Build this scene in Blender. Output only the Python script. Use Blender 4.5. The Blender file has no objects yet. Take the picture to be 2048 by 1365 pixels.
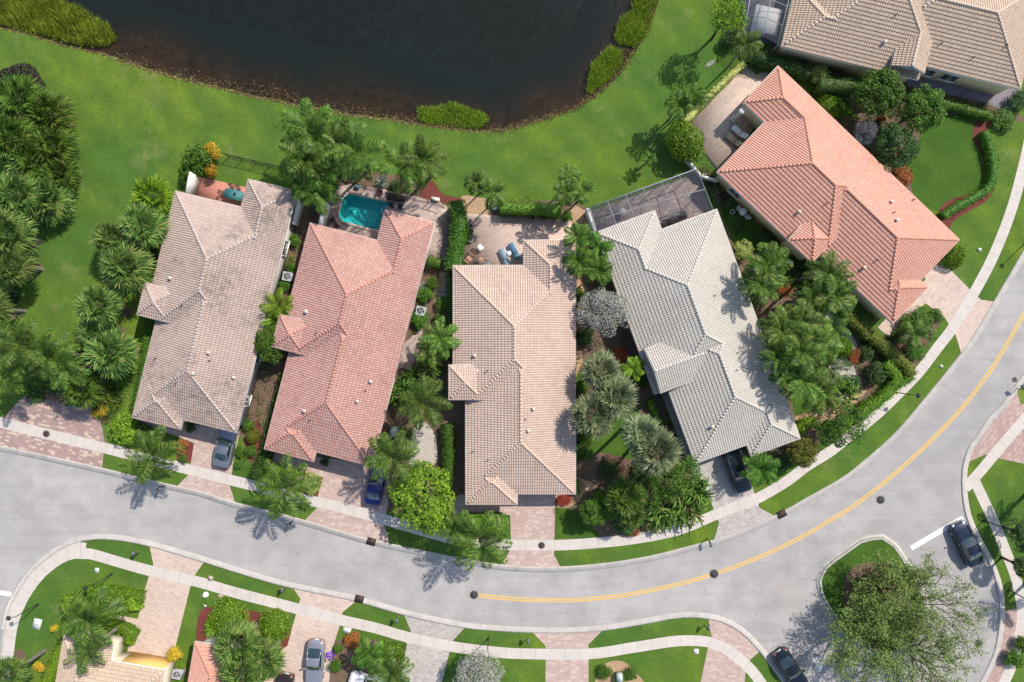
import bpy, math, random
import numpy as np
from mathutils import Vector
from mathutils.geometry import tessellate_polygon

# ------------------------------------------------------------------ camera, sky, sun
S = 0.053            # metres per photo pixel on the ground
H = 68.0             # camera height above the ground
CX, CY = 1024.0, 682.5
scene = bpy.context.scene
cam_d = bpy.data.cameras.new('camera')
cam = bpy.data.objects.new('camera', cam_d)
scene.collection.objects.link(cam)
cam.location = (0, 0, H)
cam.rotation_euler = (0, 0, 0)
cam_d.sensor_width = 36
cam_d.sensor_fit = 'HORIZONTAL'
cam_d.angle = 2 * math.atan(CX * S / H)
cam_d.clip_end = 3000
scene.camera = cam

SUN_EL = math.radians(47)
SX, SY = 0.72, 0.694
world = bpy.data.worlds.new('World')
scene.world = world
world.use_nodes = True
wn = world.node_tree
sky = wn.nodes.new('ShaderNodeTexSky')
sky.sky_type = 'NISHITA'
sky.sun_disc = False
sky.sun_elevation = SUN_EL
sky.sun_rotation = math.atan2(SX, SY)
bg = wn.nodes['Background']
bg.inputs['Strength'].default_value = 0.15
wn.links.new(sky.outputs[0], bg.inputs[0])
sun_d = bpy.data.lights.new('sun', 'SUN')
sun_d.energy = 4.3
sun_d.angle = math.radians(0.5)
sun_d.color = (1.0, 0.945, 0.86)
sun = bpy.data.objects.new('sun', sun_d)
scene.collection.objects.link(sun)
sv = Vector((SX * math.cos(SUN_EL), SY * math.cos(SUN_EL), math.sin(SUN_EL)))
sun.rotation_euler = sv.to_track_quat('Z', 'Y').to_euler()
scene.view_settings.view_transform = 'Standard'
scene.view_settings.look = 'None'
scene.view_settings.exposure = 0.45
scene.view_settings.gamma = 1.0
scene.cycles.max_bounces = 6
scene.cycles.transparent_max_bounces = 12

rng = np.random.default_rng(7)
random.seed(7)
COL = scene.collection
R = math.radians

# ------------------------------------------------------------------ helpers
def P(px, py, h=0.0):
    """photo pixel + height above ground -> world x, y"""
    k = 1 - h / H
    return ((px - CX) * S * k, (CY - py) * S * k)

def tag(o, label=None, cat=None, group=None, kind=None):
    if label: o['label'] = label
    if cat: o['category'] = cat
    if group: o['group'] = group
    if kind: o['kind'] = kind
    return o

def empty(name, loc, rz=0.0, label=None, cat=None, group=None):
    o = bpy.data.objects.new(name, None)
    COL.objects.link(o)
    o.location = loc
    o.rotation_euler = (0, 0, rz)
    o.empty_display_size = 0.5
    return tag(o, label, cat, group)

def np_mesh(name, V, F, uv=None, smooth=False):
    """V (n,3); F list of arrays (m,k) or list of index lists"""
    me = bpy.data.meshes.new(name)
    V = np.asarray(V, dtype=np.float32)
    me.vertices.add(len(V))
    me.vertices.foreach_set('co', V.ravel())
    idx = []; starts = []; tot = 0
    if isinstance(F, np.ndarray): F = [F]
    if len(F) and isinstance(F[0], np.ndarray) and F[0].ndim == 2:
        for A in F:
            m, k = A.shape
            idx.append(A.ravel()); starts.append(tot + np.arange(m) * k); tot += m * k
        idx = np.concatenate(idx); starts = np.concatenate(starts)
    else:
        starts = []
        flat = []
        for f in F:
            starts.append(tot); flat.extend(f); tot += len(f)
        idx = np.array(flat); starts = np.array(starts)
    me.loops.add(tot)
    me.loops.foreach_set('vertex_index', idx.astype(np.int32))
    me.polygons.add(len(starts))
    me.polygons.foreach_set('loop_start', starts.astype(np.int32))
    if uv is not None:
        l = me.uv_layers.new(name='UVMap')
        uvl = np.asarray(uv, dtype=np.float32)[idx]
        l.data.foreach_set('uv', uvl.ravel())
    me.update(calc_edges=True)
    if smooth:
        me.polygons.foreach_set('use_smooth', np.ones(len(starts), dtype=bool))
    me.validate()
    return me

def link(name, me, mat=None, parent=None, loc=(0, 0, 0), rz=0.0, scale=None):
    o = bpy.data.objects.new(name, me)
    COL.objects.link(o)
    if mat is not None and len(me.materials) == 0:
        me.materials.append(mat)
    o.location = loc
    o.rotation_euler = (0, 0, rz)
    if scale is not None: o.scale = scale
    if parent is not None: o.parent = parent
    return o

class MB:
    """collects simple shapes into one mesh"""
    def __init__(s): s.V = []; s.F = []
    def add(s, V, F):
        b = len(s.V)
        s.V.extend([tuple(map(float, v)) for v in V]); s.F.extend([[b + i for i in f] for f in F])
    def box(s, x0, x1, y0, y1, z0, z1):
        s.add([(x0,y0,z0),(x1,y0,z0),(x1,y1,z0),(x0,y1,z0),(x0,y0,z1),(x1,y0,z1),(x1,y1,z1),(x0,y1,z1)],
              [(3,2,1,0),(4,5,6,7),(0,1,5,4),(1,2,6,5),(2,3,7,6),(3,0,4,7)])
    def obox(s, c, d, L, W, z0, z1):
        """oriented box, centre c, unit dir d"""
        nx, ny = -d[1], d[0]
        pts = [(c[0]+a*d[0]*L/2+b*nx*W/2, c[1]+a*d[1]*L/2+b*ny*W/2) for a, b in ((-1,-1),(1,-1),(1,1),(-1,1))]
        s.add([(x,y,z0) for x,y in pts]+[(x,y,z1) for x,y in pts],
              [(3,2,1,0),(4,5,6,7),(0,1,5,4),(1,2,6,5),(2,3,7,6),(3,0,4,7)])
    def tube(s, pts, r, n=6, cap=True):
        rs = r if hasattr(r, '__len__') else [r]*len(pts)
        pts = [Vector(p) for p in pts]
        V = []; F = []
        for i, p in enumerate(pts):
            t = (pts[min(i+1, len(pts)-1)] - pts[max(i-1, 0)])
            t.normalize()
            a = t.cross(Vector((0, 0, 1)))
            if a.length < 1e-3: a = Vector((1, 0, 0))
            a.normalize(); b = a.cross(t)
            for k in range(n):
                an = 2*math.pi*k/n
                V.append(p + (a*math.cos(an) + b*math.sin(an))*rs[i])
        for i in range(len(pts)-1):
            for k in range(n):
                F.append((i*n+k, i*n+(k+1)%n, (i+1)*n+(k+1)%n, (i+1)*n+k))
        if cap:
            F.append(tuple(range(n-1, -1, -1))); F.append(tuple((len(pts)-1)*n+k for k in range(n)))
        s.add(V, F)
    def disc(s, cx, cy, z, r, n=20, z0=None):
        V = [(cx+r*math.cos(2*math.pi*k/n), cy+r*math.sin(2*math.pi*k/n), z) for k in range(n)]
        if z0 is None: s.add(V, [tuple(range(n))])
        else:
            V += [(x, y, z0) for x, y, _ in V]
            s.add(V, [tuple(range(n))] + [(n+k, n+(k+1)%n, (k+1)%n, k) for k in range(n)])
    def lathe(s, prof, n=16, c=(0,0)):
        V = []; F = []
        for r, z in prof:
            for k in range(n):
                V.append((c[0]+r*math.cos(2*math.pi*k/n), c[1]+r*math.sin(2*math.pi*k/n), z))
        for i in range(len(prof)-1):
            for k in range(n):
                F.append((i*n+k, i*n+(k+1)%n, (i+1)*n+(k+1)%n, (i+1)*n+k))
        s.add(V, F)
    def build(s, name, mat, parent=None, smooth=False, **kw):
        me = np_mesh(name, s.V, s.F, smooth=smooth)
        return link(name, me, mat, parent, **kw)
    def mesh(s, name, smooth=False): return np_mesh(name, s.V, s.F, smooth=smooth)

def smooth_path(pts, step=0.8, closed=False):
    pts = [np.array(p, dtype=float) for p in pts]
    n = len(pts); out = []
    rngi = range(n) if closed else range(n-1)
    for i in rngi:
        if closed:
            p0, p1, p2, p3 = pts[(i-1)%n], pts[i], pts[(i+1)%n], pts[(i+2)%n]
        else:
            p0, p1, p2, p3 = pts[max(i-1,0)], pts[i], pts[i+1], pts[min(i+2,n-1)]
        m = max(1, int(np.linalg.norm(p2-p1)/step))
        for k in range(m):
            t = k/m
            out.append(0.5*((2*p1)+(-p0+p2)*t+(2*p0-5*p1+4*p2-p3)*t*t+(-p0+3*p1-3*p2+p3)*t**3))
    if not closed: out.append(pts[-1])
    return np.array(out)

def normals2(pts, closed=False):
    if closed: t = np.roll(pts,-1,0)-np.roll(pts,1,0)
    else:
        t = np.gradient(pts, axis=0)
    t /= np.linalg.norm(t, axis=1)[:, None]+1e-9
    return np.stack([-t[:,1], t[:,0]], 1)

def ribbon_mesh(name, pts, prof, closed=False):
    """prof: list of (offset, z) across the path"""
    pts = np.asarray(pts); N = normals2(pts, closed)
    n, m = len(pts), len(prof)
    seg = np.linalg.norm(np.diff(pts, axis=0), axis=1); d = np.concatenate([[0], np.cumsum(seg)])
    V = np.zeros((n, m, 3)); UV = np.zeros((n, m, 2))
    for j, (o, z) in enumerate(prof):
        V[:, j, :2] = pts+N*o; V[:, j, 2] = z
        UV[:, j, 0] = d; UV[:, j, 1] = o
    F = []
    for i in range(n if closed else n-1):
        i2 = (i+1) % n
        for j in range(m-1):
            F.append((i*m+j, i2*m+j, i2*m+j+1, i*m+j+1))
    F = np.array(F)
    A = V.reshape(-1,3)
    # keep faces pointing up
    a = A[F[0,1]]-A[F[0,0]]; b = A[F[0,2]]-A[F[0,0]]
    if a[0]*b[1]-a[1]*b[0] < 0: F = F[:, ::-1]
    return np_mesh(name, A, F, uv=UV.reshape(-1,2))

def px_path(pts): return [P(*p) for p in pts]

def poly_mesh(name, pts, z=0.0, holes=(), rot=0.0, thick=0.0):
    loops = [[Vector((x, y, 0)) for x, y in pts]] + [[Vector((x, y, 0)) for x, y in h] for h in holes]
    tris = tessellate_polygon(loops)
    V = [(v.x, v.y, z) for l in loops for v in l]
    F = []
    for t in tris:
        a, b, c = (V[i] for i in t)
        cr = (b[0]-a[0])*(c[1]-a[1])-(b[1]-a[1])*(c[0]-a[0])
        if abs(cr) < 1e-9: continue
        F.append(tuple(t) if cr > 0 else tuple(t[::-1]))
    if thick:
        n = len(pts); b = len(V)
        V += [(x, y, z-thick) for x, y in pts]
        F += [(i, (i+1)%n, b+(i+1)%n, b+i) for i in range(n)]
    c, s = math.cos(rot), math.sin(rot)
    uv = [(v[0]*c+v[1]*s, -v[0]*s+v[1]*c) for v in V]
    return np_mesh(name, V, F, uv=uv)

# ------------------------------------------------------------------ materials
def new_mat(name):
    m = bpy.data.materials.new(name); m.use_nodes = True
    nt = m.node_tree; b = nt.nodes['Principled BSDF']
    b.inputs['Roughness'].default_value = 0.8
    b.inputs['Specular IOR Level'].default_value = 0.25
    return m, nt, b

def plain(name, col, rough=0.7, spec=0.3, metal=0.0, coat=0.0):
    m, nt, b = new_mat(name)
    b.inputs['Base Color'].default_value = (*col, 1)
    b.inputs['Roughness'].default_value = rough
    b.inputs['Specular IOR Level'].default_value = spec
    b.inputs['Metallic'].default_value = metal
    b.inputs['Coat Weight'].default_value = coat
    return m

def N(nt, t, **kw):
    n = nt.nodes.new(t)
    for k, v in kw.items():
        if k.startswith('i_'):
            n.inputs[k[2:].replace('_', ' ')].default_value = v
        else: setattr(n, k, v)
    return n

def noise(nt, vec, scale, detail=4, rough=0.55, lo=0.35, hi=0.65):
    n = N(nt, 'ShaderNodeTexNoise'); n.inputs['Scale'].default_value = scale
    n.inputs['Detail'].default_value = detail; n.inputs['Roughness'].default_value = rough
    nt.links.new(vec, n.inputs['Vector'])
    r = N(nt, 'ShaderNodeMapRange'); r.inputs[1].default_value = lo; r.inputs[2].default_value = hi
    nt.links.new(n.outputs['Fac'], r.inputs[0])
    return r.outputs[0]

def mixc(nt, fac, a, b, mode='MIX'):
    m = N(nt, 'ShaderNodeMix', data_type='RGBA', blend_type=mode)
    if isinstance(fac, (int, float)): m.inputs[0].default_value = fac
    else: nt.links.new(fac, m.inputs[0])
    for i, c in ((6, a), (7, b)):
        if isinstance(c, tuple): m.inputs[i].default_value = (*c, 1)
        else: nt.links.new(c, m.inputs[i])
    return m.outputs[2]

def math_(nt, op, a, b=None):
    m = N(nt, 'ShaderNodeMath', operation=op)
    for i, v in enumerate((a, b)):
        if v is None: continue
        if isinstance(v, (int, float)): m.inputs[i].default_value = v
        else: nt.links.new(v, m.inputs[i])
    return m.outputs[0]

def bump(nt, b, h, strength=0.5, dist=0.05):
    n = N(nt, 'ShaderNodeBump'); n.inputs['Strength'].default_value = strength
    n.inputs['Distance'].default_value = dist
    nt.links.new(h, n.inputs['Height']); nt.links.new(n.outputs[0], b.inputs['Normal'])

def geo_pos(nt): return N(nt, 'ShaderNodeNewGeometry').outputs['Position']
def uv_out(nt): return N(nt, 'ShaderNodeTexCoord').outputs['UV']

def lawn_mat(name, dark=(0.036,0.092,0.018), mid=(0.092,0.178,0.028), lite=(0.215,0.275,0.024), dry=(0.27,0.26,0.10), dryamt=0.7, dry_lo=0.56):
    m, nt, b = new_mat(name)
    p = geo_pos(nt)
    big = noise(nt, p, 0.06, 5, 0.65, 0.42, 0.62)
    med = noise(nt, p, 0.45, 5, 0.65, 0.35, 0.68)
    fine = noise(nt, p, 6.0, 3, 0.7, 0.3, 0.7)
    c = mixc(nt, big, mid, lite)
    c = mixc(nt, math_(nt, 'MULTIPLY', med, 0.55), c, dark)
    d = noise(nt, p, 0.22, 6, 0.7, dry_lo, dry_lo+0.14)
    c = mixc(nt, math_(nt, 'MULTIPLY', d, dryamt), c, dry)
    wv = N(nt, 'ShaderNodeTexWave', wave_type='BANDS', bands_direction='DIAGONAL'); wv.inputs['Scale'].default_value = 0.13
    wv.inputs['Distortion'].default_value = 3.0; wv.inputs['Detail Scale'].default_value = 0.05; nt.links.new(p, wv.inputs['Vector'])
    c = mixc(nt, math_(nt, 'MULTIPLY', wv.outputs['Fac'], 0.4), c, tuple(v*0.62 for v in mid))
    gr = noise(nt, p, 3.2, 5, 0.85, 0.4, 0.66)
    c = mixc(nt, math_(nt, 'MULTIPLY', gr, 0.5), c, tuple(v*0.55 for v in mid))
    sp = noise(nt, p, 1.6, 7, 0.85, 0.55, 0.70)
    c = mixc(nt, math_(nt, 'MULTIPLY', sp, 0.5), c, tuple(v*1.25 for v in lite))
    c = mixc(nt, math_(nt, 'MULTIPLY', fine, 0.5), c, dark)
    nt.links.new(c, b.inputs['Base Color'])
    b.inputs['Roughness'].default_value = 0.95; b.inputs['Specular IOR Level'].default_value = 0.1
    bump(nt, b, fine, 0.8, 0.06)
    return m

def speck_mat(name, c1, c2, c3, s1=0.5, s2=8.0, rough=0.9, bstr=0.3, amt=0.6, det=5):
    m, nt, b = new_mat(name)
    p = geo_pos(nt)
    a = noise(nt, p, s1, det, 0.65, 0.35, 0.65)
    f = noise(nt, p, s2, 4, 0.75, 0.36, 0.64)
    c = mixc(nt, a, c1, c2)
    c = mixc(nt, math_(nt, 'MULTIPLY', f, amt), c, c3)
    nt.links.new(c, b.inputs['Base Color'])
    b.inputs['Roughness'].default_value = rough
    bump(nt, b, f, bstr, 0.05)
    return m

def paver_mat(name, c1, c2, mortar, w=0.42, h=0.21, patch=None, patchamt=0.5):
    m, nt, b = new_mat(name)
    uv = uv_out(nt)
    br = N(nt, 'ShaderNodeTexBrick'); br.offset = 0.5
    nt.links.new(uv, br.inputs['Vector'])
    br.inputs['Scale'].default_value = 1.0
    br.inputs['Brick Width'].default_value = w; br.inputs['Row Height'].default_value = h
    br.inputs['Mortar Size'].default_value = 0.018; br.inputs['Bias'].default_value = 0.0
    br.inputs['Color1'].default_value = (*c1, 1); br.inputs['Color2'].default_value = (*c2, 1)
    br.inputs['Mortar'].default_value = (*mortar, 1)
    p = geo_pos(nt)
    big = noise(nt, p, 0.35, 5, 0.6, 0.3, 0.7)
    c = mixc(nt, math_(nt, 'MULTIPLY', big, 0.35), br.outputs['Color'], (c2[0]*0.6, c2[1]*0.58, c2[2]*0.58))
    if patch:
        # single lighter bricks
        wn_ = N(nt, 'ShaderNodeTexWhiteNoise', noise_dimensions='2D')
        sn = N(nt, 'ShaderNodeVectorMath', operation='SNAP'); sn.inputs[1].default_value = (w, h, 1)
        nt.links.new(uv, sn.inputs[0]); nt.links.new(sn.outputs[0], wn_.inputs['Vector'])
        r = N(nt, 'ShaderNodeMapRange'); r.inputs[1].default_value = 0.72; r.inputs[2].default_value = 0.9
        nt.links.new(wn_.outputs['Value'], r.inputs[0])
        c = mixc(nt, math_(nt, 'MULTIPLY', r.outputs[0], patchamt), c, patch)
    f = noise(nt, p, 9, 3, 0.7, 0.3, 0.7)
    c = mixc(nt, math_(nt, 'MULTIPLY', f, 0.18), c, mortar)
    nt.links.new(c, b.inputs['Base Color'])
    b.inputs['Roughness'].default_value = 0.85
    bump(nt, b, math_(nt, 'SUBTRACT', 1.0, br.outputs['Fac']), 0.4, 0.02)
    return m

def concrete_mat(name, col, joint=1.6, jcol=None, var=0.8, jw=0.03):
    m, nt, b = new_mat(name)
    uv = uv_out(nt); p = geo_pos(nt)
    sep = N(nt, 'ShaderNodeSeparateXYZ'); nt.links.new(uv, sep.inputs[0])
    fr = math_(nt, 'FRACT', math_(nt, 'DIVIDE', sep.outputs[0], joint))
    j = math_(nt, 'LESS_THAN', fr, jw/joint)
    a = noise(nt, p, 0.8, 6, 0.65, 0.3, 0.7)
    c = mixc(nt, a, col, tuple(v*var for v in col))
    cell = math_(nt, 'FLOOR', math_(nt, 'DIVIDE', sep.outputs[0], joint))
    w = N(nt, 'ShaderNodeTexWhiteNoise', noise_dimensions='1D'); nt.links.new(cell, w.inputs['W'])
    c = mixc(nt, math_(nt, 'MULTIPLY', w.outputs['Value'], 0.35), c, tuple(v*0.82 for v in col))
    f = noise(nt, p, 7, 4, 0.75, 0.3, 0.7)
    c = mixc(nt, math_(nt, 'MULTIPLY', f, 0.22), c, tuple(v*0.6 for v in col))
    c = mixc(nt, j, c, jcol or tuple(v*0.45 for v in col))
    nt.links.new(c, b.inputs['Base Color'])
    b.inputs['Roughness'].default_value = 0.88
    bump(nt, b, f, 0.15, 0.02)
    return m

def tile_mat(name, c1, c2, c3, dirt=None, dirtamt=0.0, joint=0.30):
    """roof tiles; uv = (column, row) indices in tile units"""
    m, nt, b = new_mat(name)
    uv = uv_out(nt)
    fl = N(nt, 'ShaderNodeVectorMath', operation='FLOOR'); nt.links.new(uv, fl.inputs[0])
    w = N(nt, 'ShaderNodeTexWhiteNoise', noise_dimensions='2D'); nt.links.new(fl.outputs[0], w.inputs['Vector'])
    p = geo_pos(nt)
    a = noise(nt, p, 0.3, 5, 0.6, 0.3, 0.7)
    c = mixc(nt, a, c1, c2)
    c = mixc(nt, math_(nt, 'MULTIPLY', w.outputs['Value'], 0.6), c, c3)
    f = noise(nt, p, 5, 4, 0.7, 0.35, 0.7)
    c = mixc(nt, math_(nt, 'MULTIPLY', f, 0.25), c, tuple(v*0.55 for v in c2))
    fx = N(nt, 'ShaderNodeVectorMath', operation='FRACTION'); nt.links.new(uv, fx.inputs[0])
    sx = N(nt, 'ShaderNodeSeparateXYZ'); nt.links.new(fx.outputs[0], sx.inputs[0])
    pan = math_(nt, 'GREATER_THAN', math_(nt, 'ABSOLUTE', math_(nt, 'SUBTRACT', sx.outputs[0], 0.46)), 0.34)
    lap_shade = math_(nt, 'GREATER_THAN', sx.outputs[1], 0.87)  # dark line at each row lap: mortar tone with gap shadow painted in
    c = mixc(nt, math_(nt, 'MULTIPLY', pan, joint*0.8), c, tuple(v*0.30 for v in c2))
    c = mixc(nt, math_(nt, 'MULTIPLY', lap_shade, joint), c, tuple(v*0.22 for v in c2))
    if dirt:
        d = noise(nt, p, 0.16, 6, 0.72, 0.47, 0.62)
        d2 = noise(nt, p, 1.6, 5, 0.75, 0.4, 0.62)
        dd = math_(nt, 'MULTIPLY', math_(nt, 'MULTIPLY', d, d2), dirtamt)
        c = mixc(nt, dd, c, dirt)
    nt.links.new(c, b.inputs['Base Color'])
    b.inputs['Roughness'].default_value = 0.75
    return m

def leaf_mat(name, dark, mid, lite, trans=0.25, tip=None):
    """foliage: every leaf island takes its own tone"""
    m = bpy.data.materials.new(name); m.use_nodes = True
    nt = m.node_tree; nt.nodes.clear()
    out = N(nt, 'ShaderNodeOutputMaterial')
    g = N(nt, 'ShaderNodeNewGeometry')
    oi = N(nt, 'ShaderNodeObjectInfo')
    ramp = N(nt, 'ShaderNodeValToRGB')
    e = ramp.color_ramp.elements
    dark, mid, lite = (tuple(v*q for v, q in zip(c_, (1.0, 1.0, 1.0) if ('silver' in name or 'violet' in name or 'plum' in name or 'agave' in name) else (1.4, 1.28, 1.0))) for c_ in (dark, mid, lite))
    e[0].position = 0.0; e[0].color = (*dark, 1)
    e[1].position = 0.5; e[1].color = (*mid, 1)
    x = e.new(1.0); x.color = (*(lite), 1)
    if tip:
        e[2].position = 0.93; y = e.new(0.97); y.color = (*tip, 1)
    nt.links.new(g.outputs['Random Per Island'], ramp.inputs[0])
    hs = N(nt, 'ShaderNodeHueSaturation')
    hs.inputs['Hue'].default_value = 0.5
    mr = N(nt, 'ShaderNodeMapRange'); mr.inputs[3].default_value = 0.8; mr.inputs[4].default_value = 1.2
    nt.links.new(oi.outputs['Random'], mr.inputs[0]); nt.links.new(mr.outputs[0], hs.inputs['Value'])
    mr2 = N(nt, 'ShaderNodeMapRange'); mr2.inputs[3].default_value = 0.485; mr2.inputs[4].default_value = 0.51
    nt.links.new(oi.outputs['Random'], mr2.inputs[0]); nt.links.new(mr2.outputs[0], hs.inputs['Hue'])
    nt.links.new(ramp.outputs[0], hs.inputs['Color'])
    pr = N(nt, 'ShaderNodeBsdfPrincipled')
    pr.inputs['Roughness'].default_value = 0.55; pr.inputs['Specular IOR Level'].default_value = 0.2
    tr = N(nt, 'ShaderNodeBsdfTranslucent')
    nt.links.new(hs.outputs[0], pr.inputs['Base Color']); nt.links.new(hs.outputs[0], tr.inputs['Color'])
    mx = N(nt, 'ShaderNodeMixShader'); mx.inputs[0].default_value = trans
    nt.links.new(pr.outputs[0], mx.inputs[1]); nt.links.new(tr.outputs[0], mx.inputs[2])
    nt.links.new(mx.outputs[0], out.inputs[0])
    return m

M = {}
M['lawn'] = lawn_mat('lawn')
M['lawn_front'] = lawn_mat('lawn_front', (0.026,0.068,0.012), (0.070,0.148,0.020), (0.11,0.188,0.024), (0.24,0.19,0.08), 0.7, 0.62)
M['asphalt'] = None
M['walk'] = concrete_mat('sidewalk_concrete', (0.56,0.50,0.445), 1.55)
M['kerb'] = concrete_mat('kerb_concrete', (0.47,0.43,0.39), 3.2, var=0.68)
M['pav_pink'] = paver_mat('pink_pavers', (0.52,0.385,0.33), (0.43,0.305,0.26), (0.30,0.225,0.19), patch=(0.56,0.46,0.40), patchamt=0.5)
M['pav_rose'] = paver_mat('rose_pavers', (0.46,0.32,0.28), (0.37,0.24,0.21), (0.24,0.17,0.15), patch=(0.5,0.4,0.34))
M['pav_plaza'] = paver_mat('plaza_pavers', (0.40,0.275,0.245), (0.33,0.22,0.20), (0.22,0.16,0.145), patch=(0.55,0.43,0.31), patchamt=0.8)
M['pav_grey'] = paver_mat('grey_pavers', (0.48,0.43,0.38), (0.38,0.34,0.31), (0.26,0.23,0.21), patch=(0.5,0.47,0.43))
M['pav_cream'] = paver_mat('cream_pavers', (0.60,0.47,0.385), (0.52,0.395,0.325), (0.42,0.33,0.27), patch=(0.34,0.28,0.26), patchamt=0.5)
M['pav_deck'] = paver_mat('deck_pavers', (0.46,0.34,0.29), (0.33,0.25,0.23), (0.22,0.17,0.15), patch=(0.52,0.42,0.35), patchamt=0.7)
M['pav_patio'] = paver_mat('patio_pavers', (0.55,0.39,0.32), (0.42,0.30,0.25), (0.52,0.44,0.37), w=0.36, h=0.24, patch=(0.5,0.38,0.32))
M['patio_red'] = speck_mat('red_patio_concrete', (0.45,0.19,0.14), (0.40,0.17,0.12), (0.36,0.15,0.11), 0.6, 6, amt=0.3)
M['pav_violet'] = paver_mat('violet_pavers', (0.27,0.24,0.27), (0.22,0.19,0.22), (0.14,0.12,0.13))
M['soil'] = speck_mat('garden_soil', (0.125,0.08,0.052), (0.07,0.047,0.033), (0.21,0.14,0.09), 0.7, 7)
M['mulch_red'] = speck_mat('red_mulch', (0.16,0.035,0.025), (0.09,0.022,0.018), (0.24,0.08,0.06), 1.2, 9, bstr=0.9)
M['mulch_tan'] = speck_mat('tan_mulch', (0.42,0.26,0.14), (0.32,0.19,0.10), (0.55,0.40,0.26), 1.2, 8, bstr=0.9)
M['gravel_white'] = speck_mat('white_gravel', (0.62,0.56,0.49), (0.52,0.46,0.39), (0.38,0.32,0.27), 1.5, 10, bstr=0.9)
M['bed_mud'] = speck_mat('lake_mud', (0.060,0.036,0.018), (0.022,0.017,0.012), (0.10,0.07,0.04), 0.25, 3.0, bstr=0.8)
M['deep'] = speck_mat('deep_mud_sky_tint', (0.026,0.048,0.060), (0.026,0.030,0.022), (0.009,0.013,0.014), 0.05, 1.0, bstr=0.1)  # broad blue patches paint the sky's reflection into the bed colour
M['yellow'] = speck_mat('yellow_paint', (0.72,0.40,0.05), (0.62,0.36,0.07), (0.5,0.36,0.14), 0.8, 6, amt=0.4, bstr=0.1)
M['white_paint'] = speck_mat('white_paint', (0.72,0.70,0.68), (0.6,0.58,0.56), (0.5,0.48,0.46), 0.8, 6, amt=0.4, bstr=0.1)

def silt_mat():
    m, nt, b = new_mat('lake_silt'); p = geo_pos(nt)
    sep = N(nt, 'ShaderNodeSeparateXYZ'); nt.links.new(uv_out(nt), sep.inputs[0])
    big = N(nt, 'ShaderNodeTexNoise'); big.inputs['Scale'].default_value = 0.11; big.inputs['Detail'].default_value = 5; nt.links.new(p, big.inputs['Vector'])
    off = math_(nt, 'SUBTRACT', sep.outputs[1], math_(nt, 'MULTIPLY', math_(nt, 'SUBTRACT', big.outputs['Fac'], 0.5), 9.0))
    r = N(nt, 'ShaderNodeMapRange', interpolation_type='SMOOTHSTEP'); r.inputs[1].default_value = 0.2; r.inputs[2].default_value = 6.0; nt.links.new(off, r.inputs[0])
    a = noise(nt, p, 0.9, 6, 0.7, 0.35, 0.65)
    c = mixc(nt, a, (0.105,0.070,0.042), (0.040,0.029,0.020))
    f = noise(nt, p, 5, 4, 0.8, 0.45, 0.7)
    c = mixc(nt, math_(nt, 'MULTIPLY', f, 0.5), c, (0.10,0.075,0.045))
    c = mixc(nt, r.outputs[0], c, (0.026,0.039,0.041))
    nt.links.new(c, b.inputs['Base Color']); b.inputs['Roughness'].default_value = 1.0; b.inputs['Specular IOR Level'].default_value = 0.0
    return m
M['silt'] = silt_mat()
def asphalt():
    m, nt, b = new_mat('asphalt')
    p = geo_pos(nt)
    big = noise(nt, p, 0.06, 6, 0.62, 0.35, 0.65)
    st = noise(nt, p, 0.35, 8, 0.72, 0.42, 0.72)
    fine = noise(nt, p, 8, 4, 0.8, 0.3, 0.7)
    c = mixc(nt, big, (0.42,0.39,0.362), (0.33,0.309,0.295))
    c = mixc(nt, math_(nt, 'MULTIPLY', st, 0.75), c, (0.20,0.187,0.182))
    blot = noise(nt, p, 1.4, 7, 0.75, 0.5, 0.8)
    c = mixc(nt, math_(nt, 'MULTIPLY', blot, 0.3), c, (0.5,0.475,0.45))
    rust = noise(nt, p, 0.13, 5, 0.6, 0.60, 0.74)
    c = mixc(nt, math_(nt, 'MULTIPLY', rust, 0.45), c, (0.36,0.30,0.24))
    c = mixc(nt, math_(nt, 'MULTIPLY', fine, 0.22), c, (0.18,0.17,0.17))
    mp = N(nt, 'ShaderNodeMapping'); mp.inputs['Rotation'].default_value = (0, 0, 0.22); mp.inputs['Scale'].default_value = (0.05, 1.3, 1)
    nt.links.new(p, mp.inputs[0]); stk = noise(nt, mp.outputs[0], 1.0, 5, 0.65, 0.42, 0.62)
    c = mixc(nt, math_(nt, 'MULTIPLY', stk, 0.22), c, (0.27,0.25,0.24))
    mp2 = N(nt, 'ShaderNodeMapping'); mp2.inputs['Rotation'].default_value = (0, 0, -0.85); mp2.inputs['Scale'].default_value = (0.06, 1.1, 1)
    nt.links.new(p, mp2.inputs[0]); stk2 = noise(nt, mp2.outputs[0], 1.0, 5, 0.7, 0.5, 0.68)
    c = mixc(nt, math_(nt, 'MULTIPLY', stk2, 0.25), c, (0.22,0.205,0.2))
    # thin worn scratches and cracks
    v = N(nt, 'ShaderNodeTexVoronoi', feature='DISTANCE_TO_EDGE'); v.inputs['Scale'].default_value = 0.07
    wv = N(nt, 'ShaderNodeTexNoise'); wv.inputs['Scale'].default_value = 0.5; wv.inputs['Detail'].default_value = 5
    nt.links.new(p, wv.inputs['Vector'])
    ad = N(nt, 'ShaderNodeVectorMath', operation='MULTIPLY_ADD'); ad.inputs[1].default_value = (2.5,2.5,0)
    nt.links.new(wv.outputs['Color'], ad.inputs[0]); nt.links.new(p, ad.inputs[2])
    nt.links.new(ad.outputs[0], v.inputs['Vector'])
    cr = math_(nt, 'LESS_THAN', v.outputs['Distance'], 0.0022)
    c = mixc(nt, math_(nt, 'MULTIPLY', cr, 0.25), c, (0.16,0.15,0.15))
    nt.links.new(c, b.inputs['Base Color'])
    b.inputs['Roughness'].default_value = 0.9
    bump(nt, b, fine, 0.3, 0.02)
    return m
M['asphalt'] = asphalt()

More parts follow.
